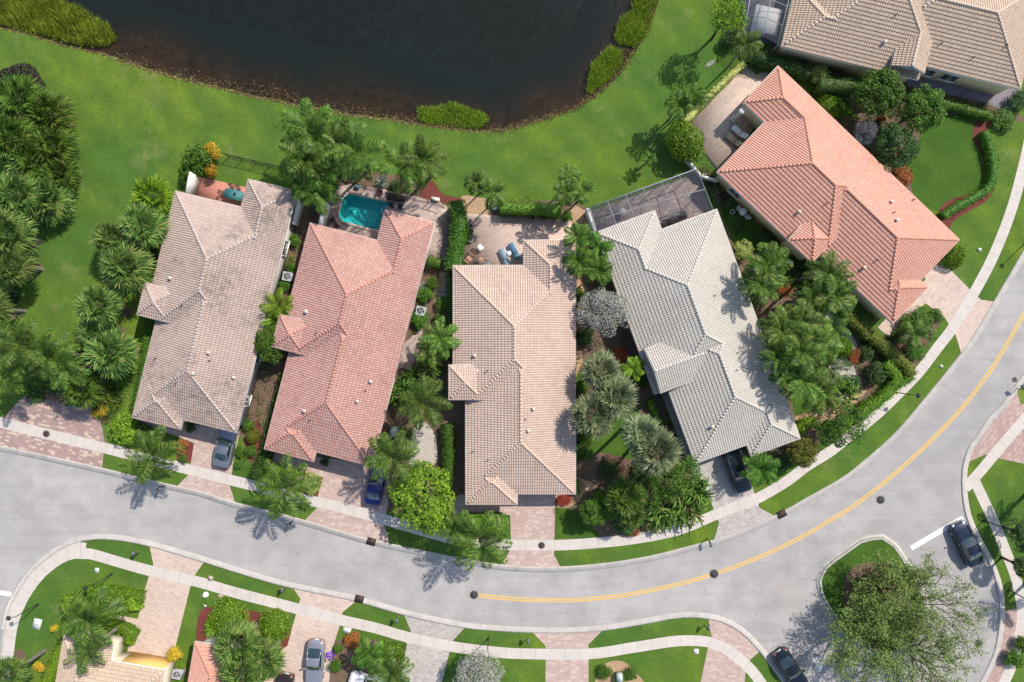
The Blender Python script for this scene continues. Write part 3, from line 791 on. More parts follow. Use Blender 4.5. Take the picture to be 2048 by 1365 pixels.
def build_roof(wings, mats, parent):
    V = []; F = []; UV = []
    fas = MB(); sof = MB()
    capsegs = []
    prof = ((0.0, 0.0), (0.16, 0.048), (0.48, 0.06), (0.74, 0.024), (1.0, 0.0))
    def rib(f):
        for i in range(4):
            if f <= prof[i+1][0]+1e-9:
                t = (f-prof[i][0])/(prof[i+1][0]-prof[i][0]); return prof[i][1]*(1-t)+prof[i+1][1]*t
        return 0
    for w in wings:
        cx0, cx1, cy0, cy1 = w.clip
        cosp = 1/math.sqrt(1+w.pitch**2)
        for pl in w.planes:
            poly = [(cx0, cy0), (cx1, cy0), (cx1, cy1), (cx0, cy1)]
            for q in w.planes:
                if q is pl: continue
                poly = clip_poly(poly, q[0]-pl[0], q[1]-pl[1], q[2]-pl[2])
                if len(poly) < 3: break
            if len(poly) < 3: continue
            zf = lambda x, y: Z0+w.lift+w.pitch*(w.raise_+pl[0]*x+pl[1]*y+pl[2])
            b = len(V)
            for x, y in poly: V.append((x, y, zf(x, y)-0.03)); UV.append((0, 0))
            F.append([b+i for i in range(len(poly))])
            # tile cells
            nx, ny = pl[0], pl[1]; ex, ey = -ny, nx
            ds = [nx*x+ny*y+pl[2] for x, y in poly]; es = [ex*x+ey*y for x, y in poly]
            rh = TILE_R*cosp
            r0 = math.floor(min(ds)/rh); r1 = math.ceil(max(ds)/rh)
            c0 = math.floor(min(es)/TILE_S); c1 = math.ceil(max(es)/TILE_S)
            edges = []
            ar = sum(poly[i][0]*poly[(i+1)%len(poly)][1]-poly[(i+1)%len(poly)][0]*poly[i][1] for i in range(len(poly)))
            pp = poly if ar > 0 else poly[::-1]
            for i in range(len(pp)):
                p, q = pp[i], pp[(i+1)%len(pp)]
                a_, b_ = -(q[1]-p[1]), (q[0]-p[0]); L_ = math.hypot(a_, b_)
                if L_ < 1e-6: continue
                edges.append((a_/L_, b_/L_, -(a_*p[0]+b_*p[1])/L_))
            for r in range(r0, r1):
                for c in range(c0, c1):
                    mx_ = (c+0.5)*TILE_S; md = (r+0.5)*rh-pl[2]
                    x = nx*md+ex*mx_; y = ny*md+ey*mx_
                    dd = min(a_*x+b_*y+c_ for a_, b_, c_ in edges)
                    if dd < -0.26: continue
                    if union_h(wings, x, y, w) > zf(x, y)+0.28: continue
                    for i in range(4):
                        f0, f1 = prof[i][0], prof[i+1][0]
                        quad = [((c+f0)*TILE_S, r*rh), ((c+f1)*TILE_S, r*rh), ((c+f1)*TILE_S, (r+1)*rh), ((c+f0)*TILE_S, (r+1)*rh)]
                        xy = [(nx*(d_-pl[2])+ex*e_, ny*(d_-pl[2])+ey*e_) for e_, d_ in quad]
                        if dd < 0.26:
                            for a_, b_, c_ in edges:
                                xy = clip_poly(xy, a_, b_, c_)
                                if len(xy) < 3: break
                            if len(xy) < 3: continue
                        b = len(V)
                        for X, Y in xy:
                            d_ = nx*X+ny*Y+pl[2]; e_ = ex*X+ey*Y
                            fr = min(1, max(0, d_/rh-r)); fc = min(1, max(0, e_/TILE_S-c))
                            V.append((X, Y, zf(X, Y)+rib(fc)+0.050*(1-fr)))
                            UV.append((min(c+0.98, max(c+0.02, e_/TILE_S)), min(r+0.98, max(r+0.02, d_/rh))))
                        F.append([b+i_ for i_ in range(len(xy))])
            # hip and ridge lines = shared polygon edges not on the clip border
            for i in range(len(poly)):
                p, q = poly[i], poly[(i+1)%len(poly)]
                onb = any(abs(p[k]-v) < 1e-4 and abs(q[k]-v) < 1e-4 for k, v in ((0, cx0), (0, cx1), (1, cy0), (1, cy1)))
                if onb:
                    # fascia / verge board
                    L_ = math.hypot(q[0]-p[0], q[1]-p[1])
                    if L_ > 0.05:
                        dx, dy = (q[0]-p[0])/L_, (q[1]-p[1])/L_
                        mxx, myy = (p[0]+q[0])/2, (p[1]+q[1])/2
                        ox, oy = -dy, dx
                        if (mxx-(cx0+cx1)/2)*ox+(myy-(cy0+cy1)/2)*oy < 0: ox, oy = -ox, -oy
                        t_ = 0.035
                        zz = [zf(*p), zf(*q)]
                        A = [(p[0], p[1]), (q[0], q[1]), (q[0]+ox*t_, q[1]+oy*t_), (p[0]+ox*t_, p[1]+oy*t_)]
                        Z = [zz[0], zz[1], zz[1], zz[0]]
                        fas.add([(A[k][0], A[k][1], Z[k]-0.20) for k in range(4)]+[(A[k][0], A[k][1], Z[k]+0.005) for k in range(4)],
                                [(3,2,1,0),(4,5,6,7),(0,1,5,4),(1,2,6,5),(2,3,7,6),(3,0,4,7)])
                else:
                    if math.hypot(q[0]-p[0], q[1]-p[1]) < 0.05: continue
                    key = tuple(sorted((tuple(round(v, 3) for v in p), tuple(round(v, 3) for v in q))))
                    capsegs.append((key, p, q, w))
        zb = Z0+w.lift+w.pitch*w.raise_-0.06
        sof.add([(cx0+.02,cy0+.02,zb),(cx1-.02,cy0+.02,zb),(cx1-.02,cy1-.02,zb),(cx0+.02,cy1-.02,zb)], [(3,2,1,0)])
    roof = link('roof', np_mesh('roof', V, F, uv=UV), mats['tile'], parent)
    fas.build('fascia', mats['fascia'], roof)
    sof.build('soffit', mats['fascia'], roof)
    # ridge caps, only where the crease shows
    cap = MB(); seen = set()
    for key, p, q, w in capsegs:
        if key in seen: continue
        seen.add(key)
        L_ = math.hypot(q[0]-p[0], q[1]-p[1]); n = max(1, int(round(L_/0.36)))
        dx, dy = (q[0]-p[0])/L_, (q[1]-p[1])/L_; nx, ny = -dy, dx
        # lay from the low end up
        if w.height(*p) > w.height(*q)+0.01: p, q = q, p; dx, dy = -dx, -dy
        for k in range(n):
            t0, t1 = k/n, (k+1)/n+0.05/L_
            a = (p[0]+(q[0]-p[0])*t0, p[1]+(q[1]-p[1])*t0); c = (p[0]+(q[0]-p[0])*t1, p[1]+(q[1]-p[1])*t1)
            m = ((a[0]+c[0])/2, (a[1]+c[1])/2)
            hm = union_h(wings, *m); wm = w.height(*m)
            if hm > wm+0.02: continue
            e = 0.25
            h1 = union_h(wings, m[0]+nx*e, m[1]+ny*e); h2 = union_h(wings, m[0]-nx*e, m[1]-ny*e)
            if h1 < 0 or h2 < 0 or h1+h2-2*hm > -0.02: continue
            za, zc = w.height(*a), w.height(*c)
            if t1 > 1: zc = w.height(*q)+(w.height(*q)-za)*0.02
            r0, r1 = 0.135, 0.122
            VV = []
            for (x, y, z, r) in ((a[0], a[1], za+0.055, r0), (c[0], c[1], zc+0.035, r1)):
                for an in (-15, 30, 75, 105, 150, 195):
                    an = R(an); VV.append((x+nx*r*math.cos(an), y+ny*r*math.cos(an), z+r*0.62*math.sin(an)))
            cap.add(VV, [(i, i+1, 7+i, 6+i) for i in range(5)]+[(5,4,3,2,1,0),(6,7,8,9,10,11)])
    cap.build('ridge_cap', mats['cap'], roof)
    return roof

def build_walls(wings, mat, parent):
    mb = MB()
    for i, w in enumerate(wings):
        x0, x1, y0, y1 = w.clip; o = 0.45+0.004*i
        mb.box(x0+o, x1-o, y0+o, y1-o, 0, Z0+w.lift+w.pitch*w.raise_-0.07-0.003*i)
        for g in w.gable:
            # gable end wall up to the ridge
            if g == 'L':
                ym = (y0+y1)/2; zt = w.height(x0+o, ym)-0.12
                zb = Z0+w.lift+w.pitch*w.raise_-0.1
                mb.add([(x0+o+.002, y0+o, zb), (x0+o+.002, y1-o, zb), (x0+o+.002, ym, zt)], [(0, 2, 1)])
    return mb.build('wall', mat, parent)

def window(parent, wallmat, x, y, d, w, zc=1.45, h=1.3, frame='trim'):
    """window on a wall: outward dir d"""
    e = (-d[1], d[0])
    f = MB(); g = MB()
    for s_ in (-1, 1): f.obox((x+e[0]*s_*w/2+d[0]*.03, y+e[1]*s_*w/2+d[1]*.03), e, 0.09, 0.12, zc-h/2, zc+h/2)
    f.obox((x+d[0]*.03, y+d[1]*.03), e, w-0.09, 0.12, zc+h/2-0.09, zc+h/2); f.obox((x+d[0]*.05, y+d[1]*.05), e, w+0.2, 0.18, zc-h/2-0.08, zc-h/2)
    f.obox((x+d[0]*.03, y+d[1]*.03), e, 0.04, 0.10, zc-h/2, zc+h/2-0.09)
    fr = f.build('window', M[frame], parent)
    g.obox((x+d[0]*.01, y+d[1]*.01), e, w-0.1, 0.06, zc-h/2+0.001, zc+h/2-0.05)
    g.build('pane', M['glass'], fr)

def house(name, label, O, ud, su, sv, spec, roofmats, wallmat, vents=(), windows=(), garage=None, pipes=(), eyes=(), doors=(), acs=None):
    """O photo pixel of the local origin (back left eave corner); ud unit pixel direction of local x"""
    ang = math.atan2(-ud[1], ud[0])
    loc = P(O[0], O[1], Z0)
    h = empty('house', (loc[0], loc[1], 0), ang, label, 'house')
    k = S*KE
    def rc(r): return (r[0]*su*k, r[1]*su*k, -r[3]*sv*k, -r[2]*sv*k)
    wings = []
    for i, w in enumerate(spec):
        wings.append(Wing(rc(w['r']), w.get('raise', 0)*k*(su+sv)/2, rc(w['clip']) if 'clip' in w else None, w.get('gable', ()), 0.004*i, lift=w.get('lift', 0)))
    roof = build_roof(wings, roofmats, h)
    build_walls(wings, wallmat, h)
    for (u, v) in vents:
        x, y = u*su*k, -v*sv*k; z = union_h(wings, x, y)
        mb = MB(); mb.box(x-.11, x+.11, y-.11, y+.11, z-.1, z+.28); mb.box(x-.15, x+.15, y-.15, y+.15, z+.281, z+.33)
        mb.build('roof_vent', roofmats['vent'], roof)
    for (u, v) in pipes:
        x, y = u*su*k, -v*sv*k; z = union_h(wings, x, y)
        mb = MB(); mb.tube([(x, y, z-.1), (x, y, z+.38)], 0.055, 8); mb.build('vent_pipe', M['dark_bronze'], roof)
    for (u, v, dx, dy, wd) in windows:
        window(h, wallmat, u*su*k, -v*sv*k, (dx, dy), wd)
    if garage:
        u0, u1, v, mat = garage
        x0, x1, y = u0*su*k, u1*su*k, -v*sv*k
        sg = 1 if v < 200 else -1
        mb = MB()
        t_ = sg*0.05; mb.box(x0, x1, min(y, y+t_), max(y, y+t_), 0.02, 2.4)
        for i in range(1, 4): mb.box(x0+.05, x1-.05, min(y+t_, y+t_+sg*.004), max(y+t_, y+t_+sg*.004), i*0.6-.01, i*0.6+.01)
        g = mb.build('garage_door', mat, h)
        hb = MB(); hb.box((x0+x1)/2-.15, (x0+x1)/2+.15, min(y+sg*.05, y+sg*.10), max(y+sg*.05, y+sg*.10), 0.35, 0.40); hb.build('handle', M['grey_metal'], g)
    # gutters with downpipes on the long right side
    return h, wings, k

def mats(tile, cap, fascia='trim', vent='vent_tan'):
    return dict(tile=M[tile], cap=M[cap], fascia=M[fascia], vent=M[vent])
M['vent_tan'] = plain('roof_vent_tan', (0.55,0.46,0.38), 0.7)
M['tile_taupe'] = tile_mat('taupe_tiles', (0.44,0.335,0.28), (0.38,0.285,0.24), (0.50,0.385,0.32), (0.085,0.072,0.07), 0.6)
M['cap_taupe'] = speck_mat('taupe_caps', (0.48,0.39,0.34), (0.42,0.34,0.3), (0.3,0.25,0.22), 1, 6)
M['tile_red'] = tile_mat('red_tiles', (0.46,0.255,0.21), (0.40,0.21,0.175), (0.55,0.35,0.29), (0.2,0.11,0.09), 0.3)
M['cap_red'] = speck_mat('red_caps', (0.52,0.26,0.2), (0.45,0.22,0.17), (0.35,0.17,0.14), 1, 6)
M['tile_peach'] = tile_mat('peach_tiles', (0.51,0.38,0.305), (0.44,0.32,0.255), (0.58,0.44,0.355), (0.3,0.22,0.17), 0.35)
M['cap_peach'] = speck_mat('peach_caps', (0.60,0.44,0.34), (0.52,0.37,0.28), (0.42,0.3,0.23), 1, 6)
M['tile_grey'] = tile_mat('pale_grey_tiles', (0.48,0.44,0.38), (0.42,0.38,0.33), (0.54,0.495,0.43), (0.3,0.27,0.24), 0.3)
M['cap_grey'] = speck_mat('pale_grey_caps', (0.54,0.49,0.43), (0.48,0.43,0.38), (0.36,0.33,0.29), 1, 6)
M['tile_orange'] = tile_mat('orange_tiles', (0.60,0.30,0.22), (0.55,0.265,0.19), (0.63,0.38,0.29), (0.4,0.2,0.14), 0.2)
M['cap_orange'] = speck_mat('orange_caps', (0.60,0.30,0.21), (0.54,0.25,0.17), (0.45,0.2,0.14), 1, 6)
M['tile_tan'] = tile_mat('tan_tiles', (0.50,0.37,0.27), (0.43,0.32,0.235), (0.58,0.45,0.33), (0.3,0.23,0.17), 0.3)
M['cap_tan'] = speck_mat('tan_caps', (0.58,0.46,0.36), (0.5,0.4,0.31), (0.4,0.31,0.24), 1, 6)

def plan_A(tv):
    return [dict(r=(0,246,0,309), clip=(0,246,0,268)),
            dict(r=(25,246,100,458)),
            dict(r=(141,246,tv,150)),
            dict(r=(-7,63,198,268), **{'raise': 40}),
            dict(r=(25,130,380,479))]
HOUSES = {}
vA = [(40,172),(190,300),(165,330)]
HOUSES[1] = house('house', 'house with mildewed grey-pink tile roof beside the teal patio table', (351,382), (.971,.239), .957, .964, plan_A(-60), mats('tile_taupe','cap_taupe'), M['stucco_white'],
    vents=[(45,178),(165,305),(148,352),(218,345)], pipes=[(170,320),(90,225),(115,380),(50,345)],
    windows=[(237.5,60,1,0,1.6),(237.5,300,1,0,1.0),(237.5,395,1,0,1.0)], garage=(138,228,449.5,M['trim']))
HOUSES[2] = house('house', 'house with red tile roof beside the turquoise swimming pool', (620,446), (.968,.2517), .983, .963, plan_A(-66), mats('tile_red','cap_red'), M['stucco_cream'],
    vents=[(45,180),(205,285),(190,330),(95,375)], pipes=[(200,305),(80,215),(110,390)],
    windows=[(237.5,120,1,0,1.4),(237.5,240,1,0,1.0)], garage=(138,228,449.5,M['trim']))
HOUSES[3] = house('house', 'house with peach tile roof behind the patio with blue loungers', (905.5,531), (.9997,-.0), 1.0, 1.0, plan_A(-51), mats('tile_peach','cap_peach'), M['stucco_white'],
    vents=[(45,180),(160,283),(150,325),(218,345)], pipes=[(70,210),(145,302),(42,370),(72,385)],
    windows=[(237.5,120,1,0,1.4)], garage=(138,228,449.5,M['trim']))
plan_B = [dict(r=(0,244.5,40,385), clip=(0,244.5,40,345)),
          dict(r=(28,244.5,200,504)),
          dict(r=(0,127,0,200)),
          dict(r=(8,110,250,345), gable=('L','R'), **{'raise': 43}),
          dict(r=(138,244.5,400,529))]
HOUSES[4] = house('house', 'house with pale grey tile roof behind the long screened enclosure', (1190.4,464.8), (.939,-.343), 1.0, 1.0, plan_B, mats('tile_grey','cap_grey'), M['stucco_grey'],
    vents=[(80,440)], pipes=[(170,200),(175,320),(160,350),(205,440)], windows=[(16.5,275,-1,0,1.5),(16.5,320,-1,0,1.5)], garage=(45,130,495.5,M['trim']))
HOUSES[5] = house('house', 'house with orange tile roof and cream driveway on the curve', (1433,344.4), (.692,-.722), .97, .971, plan_A(-60), mats('tile_orange','cap_orange'), M['stucco_yellow'],
    vents=[(48,175),(190,295),(165,325),(60,350)], pipes=[(175,312),(90,200),(235,330),(85,355)],
    windows=[(8.5,60,-1,0,1.4),(33.5,340,-1,0,1.4)], garage=(138,228,449.5,M['trim']))
plan_C = [dict(r=(0,246,15,323), clip=(0,246,15,283)),
          dict(r=(29,246,150,486)),
          dict(r=(0,126,0,200)),
          dict(r=(6,110,215,283), gable=('L','R'), **{'raise': 40}),
          dict(r=(120,246,420,520))]
HOUSES[6] = house('house', 'large house with tan tile roof in the top right corner', (1561.5,93.7), (.235,-.972), 1.0, 1.0, plan_C, mats('tile_tan','cap_tan'), M['stucco_yellow'],
    vents=[(45,190)], pipes=[(70,300),(90,190),(60,370),(90,420)], windows=[(37.6,312,-1,0,1.7),(37.6,360,-1,0,1.7)])
plan_D = [dict(r=(0,102,0,160)), dict(r=(0,212,34,400))]
HOUSES[7] = house('house', 'house with tan tile roof and yellow garage door at bottom left', (127.6,1271.6), (.985,.17), 1.0, 1.0, plan_D, mats('tile_tan','cap_tan'), M['stucco_cream'],
    garage=(112,200,43.3,M['trim']))
plan_E = [dict(r=(0,100,0,200)), dict(r=(0,190,90,420))]
HOUSES[8] = house('house', 'house with salmon tile roof beside the palms at the bottom edge', (390,1283.4), (.985,.17), 1.0, 1.0, plan_E, mats('tile_orange','cap_orange'), M['stucco_cream'],
    garage=(105,185,99.3,M['trim']))
M['garage_yellow'] = speck_mat('yellow_garage_door', (0.72,0.46,0.16), (0.68,0.42,0.14), (0.6,0.38,0.15), 1, 6, amt=0.3)
for o in HOUSES[7][0].children:
    if o.name.startswith('garage_door'):
        me = o.data; me.materials.clear(); me.materials.append(M['garage_yellow'])

# ------------------------------------------------------------------ foliage meshes
def unit(v): return v/(np.linalg.norm(v, axis=-1, keepdims=True)+1e-9)

def blades(base, d, side, length, width, droop=0.0, midpos=0.45):
    """diamond leaves: base (n,3), unit d, unit side; returns V,F"""
    n = len(base)
    length = np.broadcast_to(length, (n,)); width = np.broadcast_to(width, (n,))
    L = length[:, None]; W = width[:, None]
    down = np.array([0, 0, -1.0])
    mid = base+d*L*midpos+down*(np.asarray(droop)*length*0.25)[:, None] if np.ndim(droop) else base+d*L*midpos+down*droop*L*0.25
    tip = base+d*L+down*(droop*L if np.ndim(droop) == 0 else (droop*length)[:, None])
    V = np.stack([base, mid-side*W/2, tip, mid+side*W/2], 1).reshape(-1, 3)
    F = (np.arange(n)[:, None]*4+np.arange(4)[None]).astype(int)
    return V, F

def join(parts):
    Vs = []; Fs = []; b = 0
    for V, F in parts:
        Vs.append(V); Fs.append(F+b); b += len(V)
    return np.concatenate(Vs), [f for f in Fs]

def fan_crown(seed, n=40, nl=17, wl=0.06):
    r = np.random.default_rng(seed); parts = []
    for i in range(n):
        az = i*2.39996+r.normal(0, .25); q = (i+0.5)/n
        el = math.radians(82-115*q**0.85+r.normal(0, 7))
        d = np.array([math.cos(el)*math.cos(az), math.cos(el)*math.sin(az), math.sin(el)])
        side = unit(np.cross(d, [0, 0, 1.0])+1e-4); up = np.cross(side, d)
        pl = 0.42+0.12*r.random()
        b = d*pl-np.array([0, 0, 0.05])
        ths = np.linspace(-1.75, 1.75, nl)+r.normal(0, .04, nl)
        dd = unit(np.cos(ths)[:, None]*d+np.sin(ths)[:, None]*side+up*0.12*np.cos(ths*2)[:, None])
        ln = (0.62-0.13*np.abs(ths/1.75)**2)*(0.9+0.2*r.random(nl))
        sd = unit(np.cross(dd, up))
        V, F = blades(np.repeat(b[None], nl, 0), dd, sd, ln, wl, 0.10+0.16*r.random(), 0.6)
        parts.append((V, F))
        parts.append(blades(np.zeros((1, 3)), d[None], side[None], pl, 0.03))
    V, F = join(parts)
    return np_mesh('crown', V, F)

def feather_crown(seed, n=15, npairs=34, lw=0.032, lf=0.26, arch=1.0, upright=0.0):
    r = np.random.default_rng(seed); parts = []
    for i in range(n):
        az = i*2.39996+r.normal(0, .2); q = (i+0.5)/n
        el0 = math.radians(72-62*q+upright*18+r.normal(0, 5))
        az_t = r.normal(0, .25)
        m = npairs; t = np.linspace(0, 1, m+1)
        pos = [np.zeros(3)]; dirs = []
        for k in range(m):
            el = el0-arch*(1.25+0.35*q)*(t[k]**1.3)
            a = az+az_t*t[k]
            d = np.array([math.cos(el)*math.cos(a), math.cos(el)*math.sin(a), math.sin(el)])
            dirs.append(d); pos.append(pos[-1]+d*1.08/m)
        pos = np.array(pos[:-1]); dirs = np.array(dirs)
        side = unit(np.cross(dirs, [0, 0, 1.0])); up = np.cross(side, dirs)
        tt = t[:m]
        keep = tt > 0.10
        prof = np.sin(np.pi*np.clip((tt*0.93+0.07), 0, 1))**0.55
        for sgn in (-1, 1):
            for layer in (0, 1):
                dd = unit(dirs*(0.55+0.25*tt[:, None])+side*sgn*1.0+up*(0.18 if layer else -0.30)+r.normal(0, .09, dirs.shape))
                sd = unit(np.cross(dd, up+side*0.3*sgn))
                kk = keep & (np.arange(m) % 2 == layer) if False else keep
                if layer and i % 3: continue
                V, F = blades(pos[kk], dd[kk], sd[kk], (lf*prof*(0.85+0.3*r.random(m)))[kk], lw, 0.22, 0.4)
                parts.append((V, F))
        # rachis
        w = 0.022*(1.1-tt)
        A = pos+side*w[:, None]/2; B = pos-side*w[:, None]/2
        V = np.concatenate([A, B]); F = np.array([(k, k+1, m+k+1, m+k) for k in range(m-1)])
        parts.append((V, F))
    V, F = join(parts)
    return np_mesh('crown', V, F)

def strap_clump(seed, n=70, seg=6, w=0.11, spread=0.6, el=(35, 85), ln=(0.6, 1.0), curl=1.6, hz=0.7):
    """arching strap leaves from several stems, radius about 1"""
    r = np.random.default_rng(seed); parts = []
    for i in range(n):
        az = r.uniform(0, 6.283); rr = spread*math.sqrt(r.random())
        b = np.array([rr*math.cos(az), rr*math.sin(az), hz*(0.35+0.65*r.random())*(1-0.5*rr)])
        a = az+r.normal(0, 1.1); e0 = math.radians(r.uniform(*el)); L = r.uniform(*ln)
        c = curl*(0.6+0.7*r.random()); tw = r.normal(0, 0.7)
        pts = [b]; ds = []
        for k in range(seg):
            e = e0-c*(k/seg)**1.2*1.3; aa = a+tw*k/seg
            d = np.array([math.cos(e)*math.cos(aa), math.cos(e)*math.sin(aa), math.sin(e)])
            ds.append(d); pts.append(pts[-1]+d*L/seg)
        ds.append(ds[-1]); pts = np.array(pts); ds = np.array(ds)
        side = unit(np.cross(ds, [0, 0, 1.0])+1e-4)
        t = np.linspace(0, 1, seg+1); ww = w*np.sin(np.pi*(0.08+0.9*t))**0.7*(0.7+0.6*r.random())
        up = np.cross(side, ds)
        Lf = pts+side*ww[:, None]/2+up*ww[:, None]*0.18; Rt = pts-side*ww[:, None]/2+up*ww[:, None]*0.18
        V = np.concatenate([Lf, pts, Rt]); m = seg+1
        F = np.array([(k, m+k, m+k+1, k+1) for k in range(seg)]+[(m+k, 2*m+k, 2*m+k+1, m+k+1) for k in range(seg)])
        parts.append((V, F))
    V, F = join(parts)
    return np_mesh('foliage', V, F)

def leaf_quads(pos, nrm, size, r, tilt=0.6):
    n = len(pos)
    nn = unit(nrm+r.normal(0, tilt, (n, 3)))
    t = unit(np.cross(nn, r.normal(0, 1, (n, 3))))
    s = np.cross(nn, t)
    sz = size*(0.7+0.6*r.random(n))
    return blades(pos-t*sz[:, None]/2, t, s, sz, sz*0.62, 0.0, 0.5)

def blob_leaves(seed, n, leaf, lumps=26, lr=0.36, flat=0.8, inner=0.15, tilt=0.6, lower=-0.35):
    """crown of unit radius made of leafy lumps"""
    r = np.random.default_rng(seed); C = []
    while len(C) < lumps:
        d = unit(r.normal(0, 1, 3)); 
        if d[2] < lower: continue
        C.append(d*(1-lr)*(0.75+0.35*r.random()) * np.array([1, 1, flat]))
    C.append(np.zeros(3)); C = np.array(C)
    rad = lr*(0.65+0.6*r.random(len(C))); rad[-1] = 0.6
    w = rad**2; w[-1] *= inner; w /= w.sum()
    k = r.choice(len(C), n, p=w)
    d = unit(r.normal(0, 1, (n, 3))); d[:, 2] = np.where(d[:, 2] < -0.3, -d[:, 2], d[:, 2])
    pos = C[k]+d*(rad[k]*(0.82+0.22*r.random(n)))[:, None]
    return leaf_quads(pos, d+np.array([0, 0, 0.35]), leaf, r, tilt)

def core_blob(r0=0.72, flat=0.8, seed=0):
    r = np.random.default_rng(seed)
    V = []; F = []; nu, nv = 14, 8
    for i in range(nv+1):
        th = math.pi*i/nv
        for k in range(nu):
            a = 2*math.pi*k/nu; q = r0*(0.88+0.2*r.random())
            V.append((q*math.sin(th)*math.cos(a), q*math.sin(th)*math.sin(a), q*flat*math.cos(th)))
    for i in range(nv):
        for k in range(nu):
            F.append((i*nu+k, (i+1)*nu+k, (i+1)*nu+(k+1)%nu, i*nu+(k+1)%nu))
    return np.array(V), np.array(F)

def bush_mesh(seed, n=1500, leaf=0.11, dome=False, **kw):
    if dome:
        r = np.random.default_rng(seed)
        d = unit(r.normal(0, 1, (n, 3))); d[:, 2] = np.abs(d[:, 2])
        wob = 1+0.05*np.sin(d[:, 0]*7+seed)+0.05*np.sin(d[:, 1]*6+2*seed)
        pos = d*np.array([1, 1, 0.85])*(wob*(0.93+0.1*r.random(n)))[:, None]
        parts = [leaf_quads(pos, d, leaf, r, 0.7), core_blob(0.84, 0.84, seed)]
    else:
        parts = [blob_leaves(seed, n, leaf, **kw), core_blob(0.55, 0.7, seed)]
    V, F = join(parts)
    return np_mesh('foliage', V, F)

def crown_mesh(seed, n, leaf, **kw):
    V, F = blob_leaves(seed, n, leaf, **kw)
    return np_mesh('crown', V, [F])

def agave_mesh(seed, n=34):
    r = np.random.default_rng(seed); parts = []
    for i in range(n):
        az = i*2.39996; el = math.radians(78-72*i/n)
        d = np.array([math.cos(el)*math.cos(az), math.cos(el)*math.sin(az), math.sin(el)])
        s = unit(np.cross(d, [0, 0, 1.0]))
        parts.append(blades(d[None]*0.04, d[None], s[None], 0.95+0.1*r.random(), 0.15, 0.05, 0.35))
    V, F = join(parts)
    return np_mesh('foliage', V, F)

MESH = {}
for i in range(3):
    MESH['sabal', i] = fan_crown(10+i)
    MESH['feather', i] = feather_crown(20+i, n=14, npairs=34, lw=0.028, lf=0.28)
    MESH['adonidia', i] = feather_crown(30+i, n=10, npairs=24, lw=0.058, lf=0.34, arch=1.1)
    MESH['clump', i] = strap_clump(40+i, n=95, w=0.085, curl=2.1)
    MESH['banana', i] = strap_clump(50+i, n=46, w=0.20, curl=1.3, ln=(0.7, 1.05))
    MESH['tree', i] = crown_mesh(60+i, 7800, 0.085, lumps=70, lr=0.24, flat=0.75)
    MESH['bush', i] = bush_mesh(70+i, 1900, 0.125)
    MESH['dome', i] = bush_mesh(80+i, 2600, 0.085, dome=True)
    MESH['silver', i] = crown_mesh(90+i, 8500, 0.055, lumps=70, lr=0.24, tilt=1.2, inner=0.5)
    MESH['grassy', i] = strap_clump(100+i, n=110, w=0.05, curl=1.5, spread=0.25, hz=0.2)
    MESH['agave', i] = agave_mesh(110+i)
    MESH['loose', i] = crown_mesh(120+i, 2600, 0.085, lumps=34, lr=0.26, tilt=1.0, inner=0.6)
def unit_trunk(r0=1.0, r1=0.7, n=8):
    mb = MB()
    mb.tube([(0,0,0),(0.04*0,0,0.02),(0,0,0.25),(0,0,0.6),(0,0,1.0)], [r0*1.35, r0*1.2, r0, (r0+r1)/2, r1], n)
    return mb.mesh('trunk', smooth=True)
TRUNK = unit_trunk()
MATVAR = {}
def with_mat(key, mat):
    """mesh copy carrying its own material, cached"""
    if (key, mat) not in MATVAR:
        me = MESH[key].copy(); me.materials.append(M[mat]); MATVAR[(key, mat)] = me
    return MATVAR[(key, mat)]
TM = {}
def trunk_mesh(mat):
    if mat not in TM:
        me = TRUNK.copy(); me.materials.append(M[mat]); TM[mat] = me
    return TM[mat]

cnt = [0]
def palm(kind, px, py, h, rp, label, leaf='leaf_palm', name=None, group=None, cat='palm tree', lean=None, squash=1.0):
    """palm whose crown centre (height h) shows at px, py; rp crown radius in photo pixels"""
    cnt[0] += 1
    x, y = P(px, py, h); r = rp*S*(1-h/H)
    nm = name or {'sabal': 'fan_palm', 'feather': 'feather_palm', 'adonidia': 'small_palm'}[kind]
    o = empty(nm, (x, y, 0), random.uniform(0, 6.28), label, cat, group)
    tr = link('trunk', trunk_mesh('bark'), None, o); w = 0.19 if kind != 'adonidia' else 0.09
    if kind == 'sabal': w = 0.2
    tr.scale = (w, w, h)
    c = link('crown', with_mat((kind, cnt[0] % 3), leaf), None, o, (0, 0, h), random.uniform(0, 6.28))
    c.scale = (r*1.12, r*1.12, r*0.95*squash)
    return o

def tree(kind, px, py, h, rp, label, leaf='leaf_green', name='broadleaf_tree', cat='tree', group=None, asp=1.0, rz=None, flat=0.8, bark_='bark_brown'):
    cnt[0] += 1
    x, y = P(px, py, h); r = rp*S*(1-h/H)
    o = empty(name, (x, y, 0), (random.uniform(0, 6.28) if rz is None else rz), label, cat, group)
    mb = MB()
    mb.tube([(0,0,0),(0,0,h*0.45)], [0.16, 0.12], 8)
    for k in range(5):
        a = k*1.256+random.uniform(-.3, .3)
        mb.tube([(0,0,h*0.42),(0.3*r*math.cos(a)*asp,0.3*r*math.sin(a),h*0.75),(0.62*r*math.cos(a)*asp,0.62*r*math.sin(a),h*1.0)], [0.09,0.06,0.03], 6)
    mb.build('trunk', M[bark_], o)
    c = link('crown', with_mat((kind, cnt[0] % 3), leaf), None, o, (0, 0, h))
    c.scale = (r*asp, r, r*flat)
    return o

